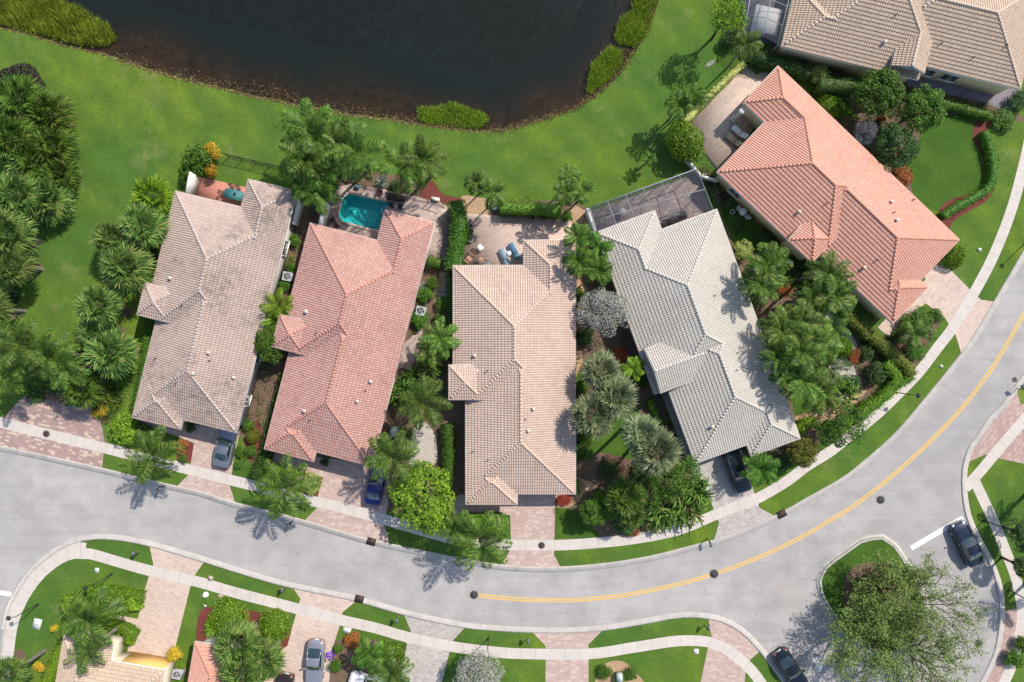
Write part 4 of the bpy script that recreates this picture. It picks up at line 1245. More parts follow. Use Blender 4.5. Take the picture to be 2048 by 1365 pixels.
def shrub(kind, px, py, hc, rp, label, leaf='leaf_green', name='shrub', cat='shrub', group=None, asp=1.0, rz=None, hh=None, z=0.0):
    """low plant standing at px, py; hc = its height"""
    cnt[0] += 1
    x, y = P(px, py, hc*0.6); r = rp*S
    me = with_mat((kind, cnt[0] % 3), leaf)
    o = link(name, me, None, None, (x, y, z if kind in ('grassy','agave','clump','banana','dome') else z+hc*0.45), random.uniform(0, 6.28) if rz is None else rz)
    sz = {'bush': hc*0.62, 'dome': hc/0.9, 'clump': hc/1.1, 'banana': hc/1.1, 'grassy': hc, 'agave': hc, 'loose': hc*0.6, 'silver': hc*0.6}[kind]
    o.scale = (r*asp, r, sz)
    return tag(o, label, cat, group)

def hedge(pts, wp, h, label, leaf='leaf_green', name='hedge', closed=False, dens=46, leafsz=0.15, cat='hedge', rough=0.07):
    """clipped hedge along a photo path (seen at its top)"""
    r = np.random.default_rng(len(label)+abs(int(pts[0][0])))
    path = smooth_path([P(x, y, h*0.9) for x, y in pts], 0.35)
    w = wp*S*0.95
    Nn = normals2(path); n = len(path)
    seg = np.linalg.norm(np.diff(path, axis=0), axis=1); L = seg.sum()
    cum = np.concatenate([[0], np.cumsum(seg)])
    def at(s):
        i = np.clip(np.searchsorted(cum, s)-1, 0, n-2); t = (s-cum[i])/np.maximum(seg[i], 1e-6)
        return path[i]+(path[i+1]-path[i])*t[:, None], unit(Nn[i])
    parts = []
    def surf(cnt_, kind):
        s = r.random(cnt_)*L; p, nn = at(s)
        wob = 1+0.10*np.sin(s*2.1+1)+0.07*np.sin(s*5.3)
        if kind == 'top':
            o = (r.random(cnt_)*2-1)
            z = h*(1-0.10*np.abs(o)**3)+r.normal(0, rough, cnt_)*0.8+0.05*np.sin(s*3.1)
            pos = np.concatenate([p+nn*(o*w/2*wob)[:, None], z[:, None]], 1); nr = np.concatenate([nn*(0.4*o)[:, None], np.ones((cnt_, 1))], 1)
        else:
            sg = kind; z = r.random(cnt_)*h
            pos = np.concatenate([p+nn*((sg*w/2)*wob+r.normal(0, rough, cnt_))[:, None], z[:, None]], 1); nr = np.concatenate([nn*sg, 0.3*np.ones((cnt_, 1))], 1)
        parts.append(leaf_quads(pos, nr, leafsz, r, 0.6))
    surf(max(20, int(L*w*dens*1.5)), 'top')
    for sg in (-1, 1): surf(max(20, int(L*h*dens*0.8)), sg)
    for e, (i, sg) in enumerate(((0, -1), (n-1, 1))):
        c2 = max(12, int(w*h*dens)); t = unit((path[1]-path[0]) if i == 0 else (path[-1]-path[-2]))*sg
        pos = np.concatenate([path[i]+t*0.04+Nn[i]*((r.random((c2, 1))-0.5)*w), r.random((c2, 1))*h], 1)
        parts.append(leaf_quads(pos, np.concatenate([np.repeat(t[None], c2, 0), np.zeros((c2, 1))], 1), leafsz, r))
    # dark twiggy inside
    A = []; hw = w/2*0.82
    for i in range(n):
        jw = hw*(0.92+0.12*r.random()); jh = h*(0.9+0.05*r.random())
        q = path[i]; m_ = Nn[i]
        A += [(*(q-m_*jw), 0), (*(q-m_*jw*0.95), jh*0.93), (*q, jh), (*(q+m_*jw*0.95), jh*0.93), (*(q+m_*jw), 0)]
    F = [(i*5+k, (i+1)*5+k, (i+1)*5+k+1, i*5+k+1) for i in range(n-1) for k in range(4)]
    F += [(0, 1, 2, 3), ((n-1)*5+3, (n-1)*5+2, (n-1)*5+1, (n-1)*5)]
    parts.append((np.array(A), np.array(F)))
    V, F = join(parts)
    me = np_mesh(name, V, F); o = link(name, me, M[leaf])
    return tag(o, label, cat)

def in_poly(x, y, poly):
    c = False; j = len(poly)-1
    for i in range(len(poly)):
        if (poly[i][1] > y) != (poly[j][1] > y) and x < (poly[j][0]-poly[i][0])*(y-poly[i][1])/(poly[j][1]-poly[i][1])+poly[i][0]: c = not c
        j = i
    return c

def reeds(name, pts, n, h, label, leaf='leaf_reed', z=-0.34, lean=(0.3, 0.5), w=0.05):
    r = np.random.default_rng(abs(int(pts[0][0]))+5)
    poly = [P(x, y, 0.3) for x, y in pts]
    xs = [p[0] for p in poly]; ys = [p[1] for p in poly]; B = []
    while len(B) < n:
        x, y = r.uniform(min(xs), max(xs)), r.uniform(min(ys), max(ys))
        if in_poly(x, y, poly): B.append((x, y, z))
    B = np.array(B)
    d = unit(np.stack([lean[0]+r.normal(0, .35, n), lean[1]+r.normal(0, .35, n), np.ones(n)], 1))
    s = unit(np.cross(d, r.normal(0, 1, (n, 3))))
    clump = 0.75+0.3*np.sin(B[:, 0]*1.3)*np.sin(B[:, 1]*1.7)
    V, F = blades(B, d, s, h*(0.6+0.5*r.random(n))*clump, w, 0.15, 0.5)
    o = link(name, np_mesh(name, V, [F]), M[leaf])
    o['kind'] = 'stuff'; o['label'] = label; o['category'] = 'reeds'
    return o
reeds('reeds', [(-40,-20),(100,-10),(180,30),(215,55),(228,75),(205,92),(150,88),(90,72),(30,58),(-40,40)], 9000, 1.5, 'big bank of bright green reeds in the lake corner at top left')
reeds('reeds', [(833,213),(900,207),(960,222),(978,240),(960,256),(900,252),(850,246),(832,235)], 4200, 0.9, 'bright green reed island beside the middle of the lake shore')
reeds('reeds', [(1175,165),(1185,130),(1215,95),(1240,105),(1245,130),(1215,160),(1185,185),(1172,182)], 3600, 1.1, 'yellow green reed clump nearest the orange roof on the right shore')
reeds('reeds', [(1228,70),(1240,40),(1270,15),(1300,25),(1300,60),(1270,90),(1240,88)], 3400, 1.2, 'loose green reed clump above the yellow green one on the right shore')
reeds('reeds', [(1265,15),(1275,-20),(1320,-30),(1316,8),(1300,22)], 1800, 1.2, 'dull green reed clump cut by the top edge of the photo')
def shore_litter(a, b, n, w0, w1, nm, label, leaf, h=0.35):
    r = np.random.default_rng(a+b); seg = sh[a:b]; Nn = normals2(seg)
    ii = r.random(n)*(len(seg)-1.001); i = ii.astype(int); q = (ii-i)[:, None]
    off = r.uniform(w0, w1, n)*r.random(n)**0.3*(0.45+0.55*np.abs(np.sin(ii*0.31)*np.cos(ii*0.13+1)))
    B = np.concatenate([seg[i]*(1-q)+seg[i+1]*q+Nn[i]*off[:, None]+r.normal(0, .15, (n, 2)), np.full((n, 1), -0.36)], 1)
    B[:, 2] = np.where(off < 0.25, -0.05, -0.36)
    d = unit(r.normal(0, 1, (n, 3))*np.array([1, 1, 0.3])+np.array([0, 0, 0.6])); s = unit(np.cross(d, r.normal(0, 1, (n, 3))))
    V, F = blades(B, d, s, h*(0.5+0.9*r.random(n)), 0.05, 0.1, 0.5)
    o = link(nm, np_mesh(nm, V, [F]), M[leaf]); o['kind'] = 'stuff'; o['label'] = label; o['category'] = 'shore plants'
ns = len(sh)
ia = int(np.argmin(np.abs(sh[:, 0]-P(230,0)[0])+np.where(sh[:, 1] > 45, 99, 0))); ib = int(np.argmin(np.hypot(*(sh-np.array(P(980,264))).T)))
ic = int(np.argmin(np.hypot(*(sh-np.array(P(1318,0))).T)))
shore_litter(ia, ib, 3000, 0.0, 2.2, 'water_weeds', 'brown dead water plants along the lower lake edge', 'leaf_dry')
shore_litter(ib, ic, 2600, 0.0, 1.5, 'water_weeds', 'brown dead water plants along the right lake edge', 'leaf_dry', 0.45)
shore_litter(3, ic, 5000, -0.15, 0.35, 'edge_grass', 'strip of long grass hanging over the lake edge', 'leaf_reed', 0.22)

# ------------------------------------------------------------------ plants
def many(fn, kind, rows, **kw):
    for row in rows: fn(kind, *row, **kw)

# left palm grove
g = 'fan palms in the grove at the left edge'
many(palm, 'sabal', [
 (38,200,3.2,48,'fan palm crown highest in the left edge grove, under the dark clipped bush'),
 (98,228,2.3,44,'fan palm at the upper right shoulder of the left edge grove'),
 (25,275,3.6,48,'fan palm at the left edge, second down in the grove'),
 (105,292,2.3,44,'fan palm at the right side of the grove, middle height'),
 (62,318,2.8,44,'fan palm in the centre of the left edge grove'),
 (118,345,1.9,36,'low fan palm at the lower right rim of the grove')], leaf='leaf_palm', group=g)
many(palm, 'sabal', [
 (35,388,3.6,52,'large pale fan palm at the bottom of the left edge grove'),
 (92,398,2.5,43,'pale fan palm right of the large one at the bottom of the grove'),
 (14,468,4.5,48,'fan palm leaning out of the upper of two mulch rings at left'),
 (20,530,4.3,40,'yellowing fan palm leaning out of the lower of two mulch rings at left'),
 (-28,618,5.0,42,'fan palm mostly outside the left edge with a bare trunk showing'),
 (195,612,4.6,41,'round fan palm alone on the lawn left of the grey-pink roof'),
 (190,664,3.6,33,'small fan palm just under the round lone one on the lawn'),
 (222,706,3.8,46,'fan palm with pale dead leaves above the curved mulch bed'),
 (225,477,3.4,38,'leftmost fan palm of the four against the grey-pink house'),
 (286,452,4.0,43,'dark fan palm in the middle of the four against the grey-pink house'),
 (250,534,4.4,46,'lowest fan palm of the four against the grey-pink house')], leaf='leaf_sabal', group='fan palms on the left lawn')
palm('sabal', 303, 392, 3.0, 38, 'bright fan palm topmost of the four against the grey-pink house', 'leaf_lime')
many(shrub, 'banana', [(295,515,2.0,24,'broad leaved dark shrub between fan palms and the grey-pink wall'),
 (20,590,1.6,26,'dark shrub at the left edge under the yellowing fan palm'),
 (130,370,1.4,26,'dark low shrub at the foot of the left grove')], leaf='leaf_deep')
shrub('dome', 30, 165, 2.2, 42, 'dark purple clipped bush at the top of the left grove', 'leaf_plum')
many(shrub, 'grassy', [(70,420,1.2,30,'spiky undergrowth tuft below the left palm grove'),(15,230,1.5,40,'spiky undergrowth tuft at left edge inside the grove'),
 (128,260,1.3,24,'spiky tuft on the right rim of the grove')], leaf='leaf_green')
many(palm, 'feather', [
 (40,690,5.5,56,'feathery palm at the left edge above the brick plaza'),
 (98,712,5.0,54,'feathery palm in the middle of the plaza group, bright tips'),
 (20,745,4.8,48,'low feathery palm at the left edge of the plaza group'),
 (132,738,4.6,44,'feathery palm at the right of the plaza group')], group='feather palms behind the brick plaza')
palm('sabal', 162, 778, 2.6, 38, 'dark fan palm leaning over the brick plaza bench', 'leaf_palm')
many(shrub, 'grassy', [(60,785,1.2,30,'spiky green shrub left of the wooden bench'),(110,768,1.2,32,'spiky green shrub behind the wooden bench')], leaf='leaf_green')
many(shrub, 'bush', [(84,793,0.7,11,'small dark bush touching the left end of the bench'),(138,802,0.8,13,'small dark bush touching the right end of the bench')], leaf='leaf_deep')
shrub('grassy', 198, 792, 1.3, 34, 'olive spiky croton shrub on the curved mulch bed', 'leaf_olive')
shrub('bush', 205, 820, 0.6, 14, 'golden flowering plant at the lower side of the mulch bed', 'leaf_gold')
shrub('bush', 190, 828, 0.5, 10, 'small golden plant at the plaza corner of the mulch bed', 'leaf_gold')

# around the grey-pink house
hedge([(302,640),(290,690),(284,745),(273,800),(268,835)], 22, 1.3, 'loose green hedge along the lower left wall of the grey-pink house', 'leaf_green', rough=0.14)
shrub('bush', 393, 318, 2.6, 33, 'large round green shrub beside yellow blossoms above the white patio wall', 'leaf_green')
shrub('bush', 375, 352, 1.8, 20, 'smaller green shrub left of the white patio wall', 'leaf_green')
shrub('bush', 424, 305, 2.2, 20, 'yellow flowering shrub at the end of the black fence', 'leaf_gold')
shrub('bush', 421, 341, 1.9, 15, 'yellow flowering shrub over the red patio corner', 'leaf_gold')
shrub('bush', 250, 858, 1.8, 38, 'yellow green shrub at the left front corner of the grey-pink house', 'leaf_lime', asp=0.9)
shrub('bush', 282, 868, 1.4, 26, 'dark green shrub under the front eave of the grey-pink house', 'leaf_green')
palm('feather', 305, 910, 5.0, 56, 'feathery palm over the pavement in front of the grey-pink house', 'leaf_palm')
shrub('bush', 360, 893, 0.6, 18, 'low rust coloured plants in the bed beside the silver sedan drive', 'leaf_rust')
shrub('bush', 366, 919, 0.7, 10, 'small green mound at the lower end of the rust coloured bed', 'leaf_green')
shrub('bush', 380, 855, 0.9, 12, 'small green bush beside the garage of the grey-pink house', 'leaf_deep')
many(shrub, 'bush', [(495,850,0.9,14,'green bush at the lower right corner of the grey-pink house'),(478,905,0.7,13,'low green bush right of the parked silver sedan'),
   (476,930,0.6,10,'lowest green bush right of the silver sedan')], leaf='leaf_green')
shrub('dome', 502, 875, 1.1, 15, 'olive ball shrub on red mulch near the silver sedan', 'leaf_olive')
shrub('bush', 500, 902, 0.8, 14, 'wedge shaped green shrub below the olive ball shrub', 'leaf_green')
shrub('grassy', 485, 917, 0.7, 9, 'tiny yellow shrub below the wedge shaped shrub', 'leaf_lime')
hedge([(572,748),(560,790),(548,835),(540,870),(530,905),(515,935),(510,955)], 25, 1.7, 'long clipped hedge between the grey-pink and red roofed houses', 'leaf_green')
tree('tree', 543, 688, 3.0, 40, 'dense round tree between the grey-pink and red roofs', 'leaf_green', asp=0.85, rz=0)
palm('feather', 556, 612, 3.4, 34, 'bright yellow green palm in the gap between grey-pink and red roofs', 'leaf_lime')
palm('feather', 550, 640, 3.0, 27, 'second bright palm just below the first in the gap', 'leaf_lime')
many(shrub, 'bush', [(582,535,0.9,12,'small bush above the first air conditioner'),(570,572,0.9,13,'small bush below the first air conditioner'),
   (588,480,1.0,14,'dark bush in the gap beside the grey-pink wall')], leaf='leaf_green')

# pool grove
g = 'feathery palms around the pool'
many(palm, 'feather', [
 (618,262,6.0,58,'feathery palm nearest the lake at the left of the pool grove'),
 (608,318,5.6,52,'feathery palm at the left rim of the pool grove, middle'),
 (664,290,5.8,52,'feathery palm in the centre of the pool grove'),
 (712,305,6.0,58,'feathery palm above the pool, right of the grove centre'),
 (808,335,5.6,52,'feathery palm right of the spiky silver agave'),
 (846,322,6.0,50,'rightmost large feathery palm above the red mulch')], group=g)
many(palm, 'adonidia', [
 (646,345,4.6,40,'dark broad palm at the upper left of the pool deck'),
 (640,392,4.0,38,'dark broad palm beside the white wall left of the pool'),
 (622,375,4.2,40,'dark broad palm over the corner of the grey-pink roof'),
 (600,290,5.0,36,'dark broad palm at the far left of the pool grove'),
 (650,245,4.8,34,'dark broad palm at the top of the pool grove')], leaf='leaf_green', group='dark broad palms left of the pool')
many(tree, 'loose', [(672,262,4.2,34,'wispy brownish tree at the upper right of the pool grove'),(598,345,3.6,30,'bushy growth under the palms left of the pool grove')], leaf='leaf_palm', name='small_tree')
shrub('agave', 762, 362, 1.2, 18, 'silver spiky agave by the pool fence', 'leaf_agave', name='agave', cat='agave')
many(shrub, 'bush', [(700,335,1.2,24,'green shrub under the palms above the pool'),(640,300,1.4,30,'dark shrub under the left palms of the pool grove'),
   (790,372,0.9,14,'low plant behind the pool fence')], leaf='leaf_deep')
many(shrub, 'grassy', [(664,441,0.8,10,'dark grassy plant left of the pool steps wall'),(671,452,0.7,9,'second dark grassy plant below the first beside the pool')], leaf='leaf_plum')

# peach patio
hedge([(911,402),(918,440),(914,480),(908,515),(906,540)], 33, 2.4, 'tall thick hedge between the pool deck and the patio', 'leaf_green')
hedge([(1000,414),(1040,416),(1080,417),(1122,420)], 25, 1.7, 'clipped hedge along the top of the patio', 'leaf_green')
shrub('bush', 1134, 432, 1.3, 14, 'round bush at the right end of the patio hedge', 'leaf_green')
shrub('bush', 932, 468, 1.2, 14, 'bushy plant among the patio pots beside the tall hedge', 'leaf_green')
hedge([(898,548),(899,640),(898,700)], 12, 0.9, 'narrow planting along the left wall of the peach roofed house', 'leaf_deep', rough=0.12)
g = 'small palms behind the peach patio'
many(palm, 'adonidia', [(955,366,4.6,26,'left palm of the pair above the tan mulch'),(984,385,4.6,32,'right palm of the pair above the tan mulch'),
 (1140,352,5.0,24,'uppermost palm of the trio left of the screened enclosure'),(1131,385,5.0,27,'left palm of the trio left of the screened enclosure'),
 (1166,382,5.0,26,'right palm of the trio left of the screened enclosure')], leaf='leaf_palm', group=g)
shrub('agave', 989, 412, 0.9, 15, 'pale spiky plant at the foot of the palm pair', 'leaf_agave', name='agave', cat='agave')
many(palm, 'adonidia', [(1155,475,5.4,31,'upper left palm of the four between peach and pale grey roofs'),(1197,493,5.2,29,'upper right palm of the four between peach and pale grey roofs'),
 (1158,525,5.4,32,'lower left palm of the four between peach and pale grey roofs'),(1196,540,5.2,32,'lower right palm of the four between peach and pale grey roofs')], leaf='leaf_green', group='four palms between the peach and pale grey roofs')
tree('silver', 1207, 625, 4.0, 60, 'large silver leaved tree between the peach and pale grey roofs', 'leaf_silver', name='silver_tree', asp=0.85, rz=1.3)
shrub('bush', 1160, 590, 1.4, 16, 'green bush above the silver tree by the peach roof', 'leaf_green')
shrub('bush', 1170, 672, 1.5, 20, 'green bush at the lower left of the silver tree', 'leaf_deep')

# gap between red and peach houses
tree('bush', 873, 695, 3.0, 0.1+34, 'dummy', 'leaf_lime') if False else None
palm('feather', 880, 675, 4.0, 40, 'bright palm in the gap at the upper left of the peach house bump', 'leaf_banana')
palm('feather', 862, 702, 3.6, 34, 'second bright palm leaning toward the red roof', 'leaf_banana')
many(shrub, 'clump', [(808,778,2.2,32,'tangled dark plant against the lower right of the red roof'),(790,795,2.0,24,'tangled plant with brown leaves over the red roof edge'),
 (860,735,1.8,28,'tangled plant above the white gravel garden'),(830,760,2.4,26,'tangled orange tipped plant in the gap')], leaf='leaf_palm')
palm('feather', 850, 806, 5.2, 52, 'feathery palm over the white gravel', 'leaf_palm')
palm('feather', 785, 915, 5.4, 54, 'feathery palm over the navy car drive', 'leaf_palm')
palm('feather', 812, 872, 3.0, 20, 'small feathery palm left of the white gravel', 'leaf_palm')
hedge([(893,850),(897,900),(895,945),(890,985)], 24, 1.4, 'loose hedge between the white gravel and the peach roof', 'leaf_green', rough=0.14)
many(shrub, 'bush', [(865,565,1.1,15,'clipped green bush below the pool deck'),(850,590,1.2,18,'green bush beside the stone path'),(838,640,1.2,20,'green bush around the second air conditioner'),
 (888,610,1.2,18,'green bush left of the peach roof'),(882,640,1.1,16,'bush below the left peach wall bush'),(848,752,0.8,14,'rust leaved bush above the gravel garden')], leaf='leaf_green')
hedge([(855,522),(880,528)], 22, 1.2, 'short clipped hedge block at the lower right of the pool deck', 'leaf_green')
many(shrub, 'grassy', [(890,585,0.9,18,'pale twisted shrub beside the peach wall'),(846,575,0.9,16,'pale twisted shrub below the pool deck hedge'),(898,572,0.9,14,'small pale shrub at the peach wall corner')], leaf='leaf_silver')
tree('tree', 845, 996, 4.0, 72, 'big bright green clipped tree at the front of the white gravel', 'leaf_lime', asp=0.92, rz=0.2, flat=0.6)
shrub('bush', 790, 970, 1.6, 18, 'grey green bush between navy car and big bright tree', 'leaf_silver')
shrub('bush', 765, 925, 1.4, 14, 'bush at the front of the navy car', 'leaf_green')

# fronts
palm('feather', 960, 1083, 5.6, 62, 'large feathery palm over the pavement left of the peach drive', 'leaf_palm')
palm('feather', 915, 1060, 3.6, 40, 'smaller feathery palm touching the big bright tree', 'leaf_palm')
hedge([(935,1050),(980,1050),(1018,1052)], 36, 0.9, 'block hedge in front of the peach house', 'leaf_green')
hedge([(918,1035),(1005,1033)], 14, 0.7, 'low strip hedge under the front eave of the peach house', 'leaf_green')
palm('feather', 572, 975, 5.2, 62, 'feathery palm over the pavement in front of the red roof', 'leaf_palm')
shrub('grassy', 545, 960, 1.2, 26, 'spiky shrub left of the palm before the red roof', 'leaf_lime')
shrub('bush', 622, 968, 0.9, 24, 'pale flowering bush beside the red house drive', 'leaf_pale')
hedge([(535,935),(570,945),(605,952)], 18, 0.8, 'low hedge under the front eave of the red house', 'leaf_lime')
shrub('bush', 649, 925, 1.0, 10, 'small bush beside the garage of the red house', 'leaf_deep')
hedge([(1149,962),(1149,988)], 24, 0.9, 'small square hedge at the lower right corner of the peach house', 'leaf_green')
shrub('bush', 1131, 1000, 0.6, 15, 'low wine red plants beside the peach drive', 'leaf_wine', asp=1.0)
shrub('bush', 1118, 1003, 0.5, 9, 'small wine red plant at the drive corner', 'leaf_wine')
tree('tree', 1187, 1024, 2.4, 30, 'round grey green tree near the wine red plants', 'leaf_green', name='round_tree')
hedge([(1195,985),(1213,1015),(1228,1040)], 22, 1.2, 'slanting clipped hedge beside the round grey green tree', 'leaf_lime')

# garden between peach and pale grey houses
many(palm, 'sabal', [(1203,742,5.6,38,'uppermost pale fan palm of the garden between peach and pale grey roofs'),
 (1230,795,6.2,42,'second pale fan palm down, above the white tree ring'),(1187,832,6.0,42,'pale fan palm left of the white tree ring, against the peach roof'),
 (1283,868,7.4,38,'tall pale fan palm right of the white tree ring'),(1315,903,7.6,45,'lowest and largest pale fan palm beside the grey side path')],
 leaf='leaf_sabal_grey', group='tall pale fan palms between the peach and pale grey houses')
palm('adonidia', 1266, 738, 3.2, 25, 'small bright palm near the pale grey house bump', 'leaf_lime')
shrub('bush', 1240, 708, 0.8, 18, 'wine red shrub below the silver tree', 'leaf_wine')
many(shrub, 'bush', [(1165,776,1.0,16,'yellow green bush by the right edge of the peach roof'),(1278,762,1.2,18,'dark bush beside the pale grey house bump'),
   (1172,880,1.2,18,'green shrub below the left pale fan palm'),(1160,905,1.2,18,'shrub against the lower right peach wall')], leaf='leaf_green')
hedge([(1300,800),(1312,830),(1325,860),(1330,885)], 14, 0.9, 'thin clipped hedge beside the grey side path', 'leaf_green')
shrub('loose', 1228, 935, 0.9, 30, 'dry brownish grass clump on the lower garden lawn', 'leaf_dry')
g = 'tangled plants in front of the pale grey house'
many(shrub, 'clump', [(1330,1020,3.2,44,'tangled bright plant nearest the pavement, left of the grey drive'),(1375,1020,3.0,40,'tangled bright plant beside the mailbox verge'),
 (1395,985,2.8,36,'tangled bright plant touching the grey drive')], leaf='leaf_banana', group=g)
many(tree, 'loose', [(1340,960,4.0,44,'leafy tree at the centre of the planting before the pale grey house'),(1375,945,3.4,34,'leafy tree at the lower left corner of the pale grey house'),
 (1300,985,3.4,34,'leafy tree above the tangled plants by the pavement')], leaf='leaf_green', name='leafy_tree')
palm('sabal', 1252, 995, 4.0, 38, 'dark fan palm behind the slanting clipped hedge', 'leaf_palm')
palm('sabal', 1262, 1030, 3.0, 28, 'small dark fan palm nearest the pavement', 'leaf_palm')
many(shrub, 'bush', [(1250,1050,1.0,26,'dark shrub against the curved pavement'),(1215,940,1.0,22,'dark shrub on the brown soil above the slanting hedge'),
 (1290,940,1.4,28,'dark shrub below the tall pale fan palm')], leaf='leaf_deep')
shrub('bush', 1262,1064,0.5,14,'strip of wine red plants along the curved pavement', 'leaf_wine', asp=1.3, rz=0)
shrub('loose', 1306, 1052, 0.9, 20, 'withered pale leaves at the pavement edge', 'leaf_pale')

# between pale grey and orange houses
shrub('bush', 1487, 500, 1.6, 22, 'white flowering bush at the upper right wall of the pale grey house', 'leaf_pale')
g = 'tangled palms between the pale grey and orange houses'
rows = [(1535,530,3.6,42,'tangled palm touching the upper right edge of the pale grey roof'),(1520,568,3.6,38,'tangled palm below the white flowering bush'),
 (1655,548,3.8,40,'tangled palm over the lower edge of the orange roof'),(1668,590,3.8,42,'tangled palm against the orange house wall'),
 (1628,598,3.4,34,'tangled palm left of the orange house wall palm'),(1562,660,3.8,42,'tangled palm at the upper left of the large thicket'),
 (1600,640,3.8,36,'tangled palm at the top centre of the large thicket'),(1598,700,4.0,46,'tangled palm in the middle of the large thicket'),
 (1555,715,3.4,34,'tangled palm at the left rim of the large thicket'),(1640,690,3.8,38,'tangled palm at the right of the large thicket'),
 (1655,735,3.6,38,'tangled palm at the lower right of the large thicket'),(1610,765,3.6,42,'tangled palm low in the large thicket'),
 (1575,755,3.0,30,'tangled palm low on the left of the thicket'),(1640,790,3.0,36,'lowest tangled palm of the large thicket'),(1665,655,3.2,30,'tangled palm at the path edge of the thicket')]
for i, rw in enumerate(rows):
    palm('feather' if i % 3 else 'adonidia', rw[0], rw[1], rw[2]+2.6, rw[3]+4, rw[4], 'leaf_banana' if i % 2 else 'leaf_palm', name='tangled_palm', group=g)
for i, (x, y, r) in enumerate([(1540,550,34),(1590,670,36),(1620,720,34),(1660,570,32),(1570,735,28),(1690,790,26)]):
    shrub('clump', x, y, 3.4, r+6, ['curly leaved plant under the palms at the pale grey roof','curly leaved plant in the upper large thicket','curly leaved plant in the lower large thicket','curly leaved plant by the orange house wall','curly leaved plant at the left foot of the thicket','curly leaved plant beside the tan mulch path'][i], 'leaf_banana')
shrub('dome', 1690, 695, 1.4, 22, 'yellow green round shrub on the right of the large thicket', 'leaf_lime')
shrub('bush', 1710, 712, 0.8, 20, 'orange croton shrub beside the curved grey path', 'leaf_rust', asp=0.7)
shrub('bush', 1570, 580, 0.8, 16, 'orange flowering plant under the upper tangled palms', 'leaf_rust')
many(shrub, 'bush', [(1735,705,1.2,18,'dark shrub right of the orange croton'),(1755,745,1.6,26,'dark shrub inside the corner of the boundary hedge'),
  (1700,770,1.2,24,'green shrub at the end of the grey gravel spot'),(1530,480,1.0,20,'dark shrub by the orange house side path'),(1600,515,1.2,24,'dark shrub against the orange house'),
  (1745,690,1.0,14,'small shrub beside the yellow green hedge'),(1478,455,1.0,14,'dark plant at the orange house lower wall')], leaf='leaf_deep')
hedge([(1694,628),(1725,655),(1760,685),(1795,715),(1818,735),(1826,752)], 24, 1.5, 'yellow green hedge running down from the orange house wall', 'leaf_olive')
hedge([(1772,728),(1790,745),(1796,765),(1775,790),(1740,818),(1700,848),(1668,868)], 24, 1.4, 'curved green hedge along the inside of the pavement', 'leaf_lime')
hedge([(1826,752),(1805,766),(1788,775)], 20, 1.3, 'short hedge closing the corner at the pavement', 'leaf_green')
palm('adonidia', 1828, 668, 2.6, 30, 'spiky palm in the bed at the front of the orange house', 'leaf_palm')
many(shrub, 'bush', [(1845,640,1.3,28,'green shrub by the cream drive of the orange house'),(1815,645,1.2,20,'light green shrub under the orange house front'),(1872,632,1.0,16,'shrub at the drive corner of the orange house'),
  (1832,700,1.3,22,'round shrub touching the pavement below the spiky palm'),(1800,672,1.2,18,'shrub left of the spiky palm')], leaf='leaf_green')
shrub('dome', 1912, 512, 1.7, 25, 'round clipped bush at the corner of the orange roof', 'leaf_lime')
tree('tree', 1604, 905, 2.6, 31, 'olive clipped round tree at the lower right corner of the pale grey roof', 'leaf_olive', name='round_tree', flat=1.0)
hedge([(1598,868),(1612,850),(1632,846)], 22, 1.4, 'yellow green hedge above the olive round tree', 'leaf_lime')
tree('loose', 1692, 852, 4.0, 48, 'sparse small tree over the curved pavement', 'leaf_green', name='small_tree')
tree('loose', 1655, 862, 3.4, 30, 'sparse tree left of the one over the pavement', 'leaf_green', name='small_tree')
palm('feather', 1520, 938, 3.0, 38, 'feathery palm beside the black wagon', 'leaf_green')
many(shrub, 'bush', [(1570,925,0.9,18,'low shrub under the front of the pale grey house'),(1488,890,0.9,12,'bush beside the pale grey garage')], leaf='leaf_deep')

# orange house back garden
tree('dome', 1370, 285, 1.6, 36, 'large oval clipped bush at the patio corner of the orange house', 'leaf_lime', name='clipped_tree', asp=1.25, rz=-0.9, flat=1.0)
hedge([(1368,246),(1400,212),(1430,180),(1462,150),(1490,126)], 15, 0.8, 'variegated low hedge along the patio of the orange house', 'leaf_pale')
g = 'small palms on the lake side of the orange house'
many(palm, 'adonidia', [(1357,212,4.2,28,'lower palm of the pair beside the variegated hedge'),(1388,190,4.4,24,'upper palm of the pair beside the variegated hedge'),
   (1297,318,2.0,16,'small dark palm on the lawn above the screened enclosure')], leaf='leaf_green', group=g)
palm('adonidia', 1492, 88, 5.6, 32, 'pale palm at the left corner of the tan roofed house', 'leaf_palm')
tree('loose', 1455, 30, 5.0, 44, 'bright leafy tree at the top beside the small screened enclosure', 'leaf_lime', name='leafy_tree', flat=0.9)
shrub('bush', 1462, 78, 1.4, 22, 'dark bush under the bright leafy tree', 'leaf_deep')
hedge([(1508,105),(1540,118),(1580,128),(1622,142)], 26, 1.8, 'tall dark hedge under the left wall of the tan roofed house', 'leaf_deep', rough=0.14)
shrub('bush', 1640, 148, 1.9, 20, 'bright leaved shrub between the hedge and the round trees', 'leaf_pale')
hedge([(1640,165),(1680,168),(1718,165)], 30, 1.9, 'dark hedge left of the first round tree', 'leaf_deep', rough=0.14)
shrub('dome', 1662, 212, 1.6, 27, 'clipped green bush peeking out beside the orange roof', 'leaf_lime', asp=1.1)
tree('tree', 1755, 188, 3.4, 50, 'round tree nearest the wall of the tan roofed house', 'leaf_green', name='round_tree', flat=0.9)
tree('tree', 1846, 218, 3.6, 46, 'rightmost round tree by the garden lawn', 'leaf_green', name='round_tree', flat=0.9)
tree('tree', 1792, 292, 3.2, 44, 'blue green round tree nearest the orange roof', 'leaf_deep', name='round_tree', flat=0.9)
tree('silver', 1728, 268, 2.6, 28, 'small silvery violet tree between round trees and the orange roof', 'leaf_violet', name='silver_tree')
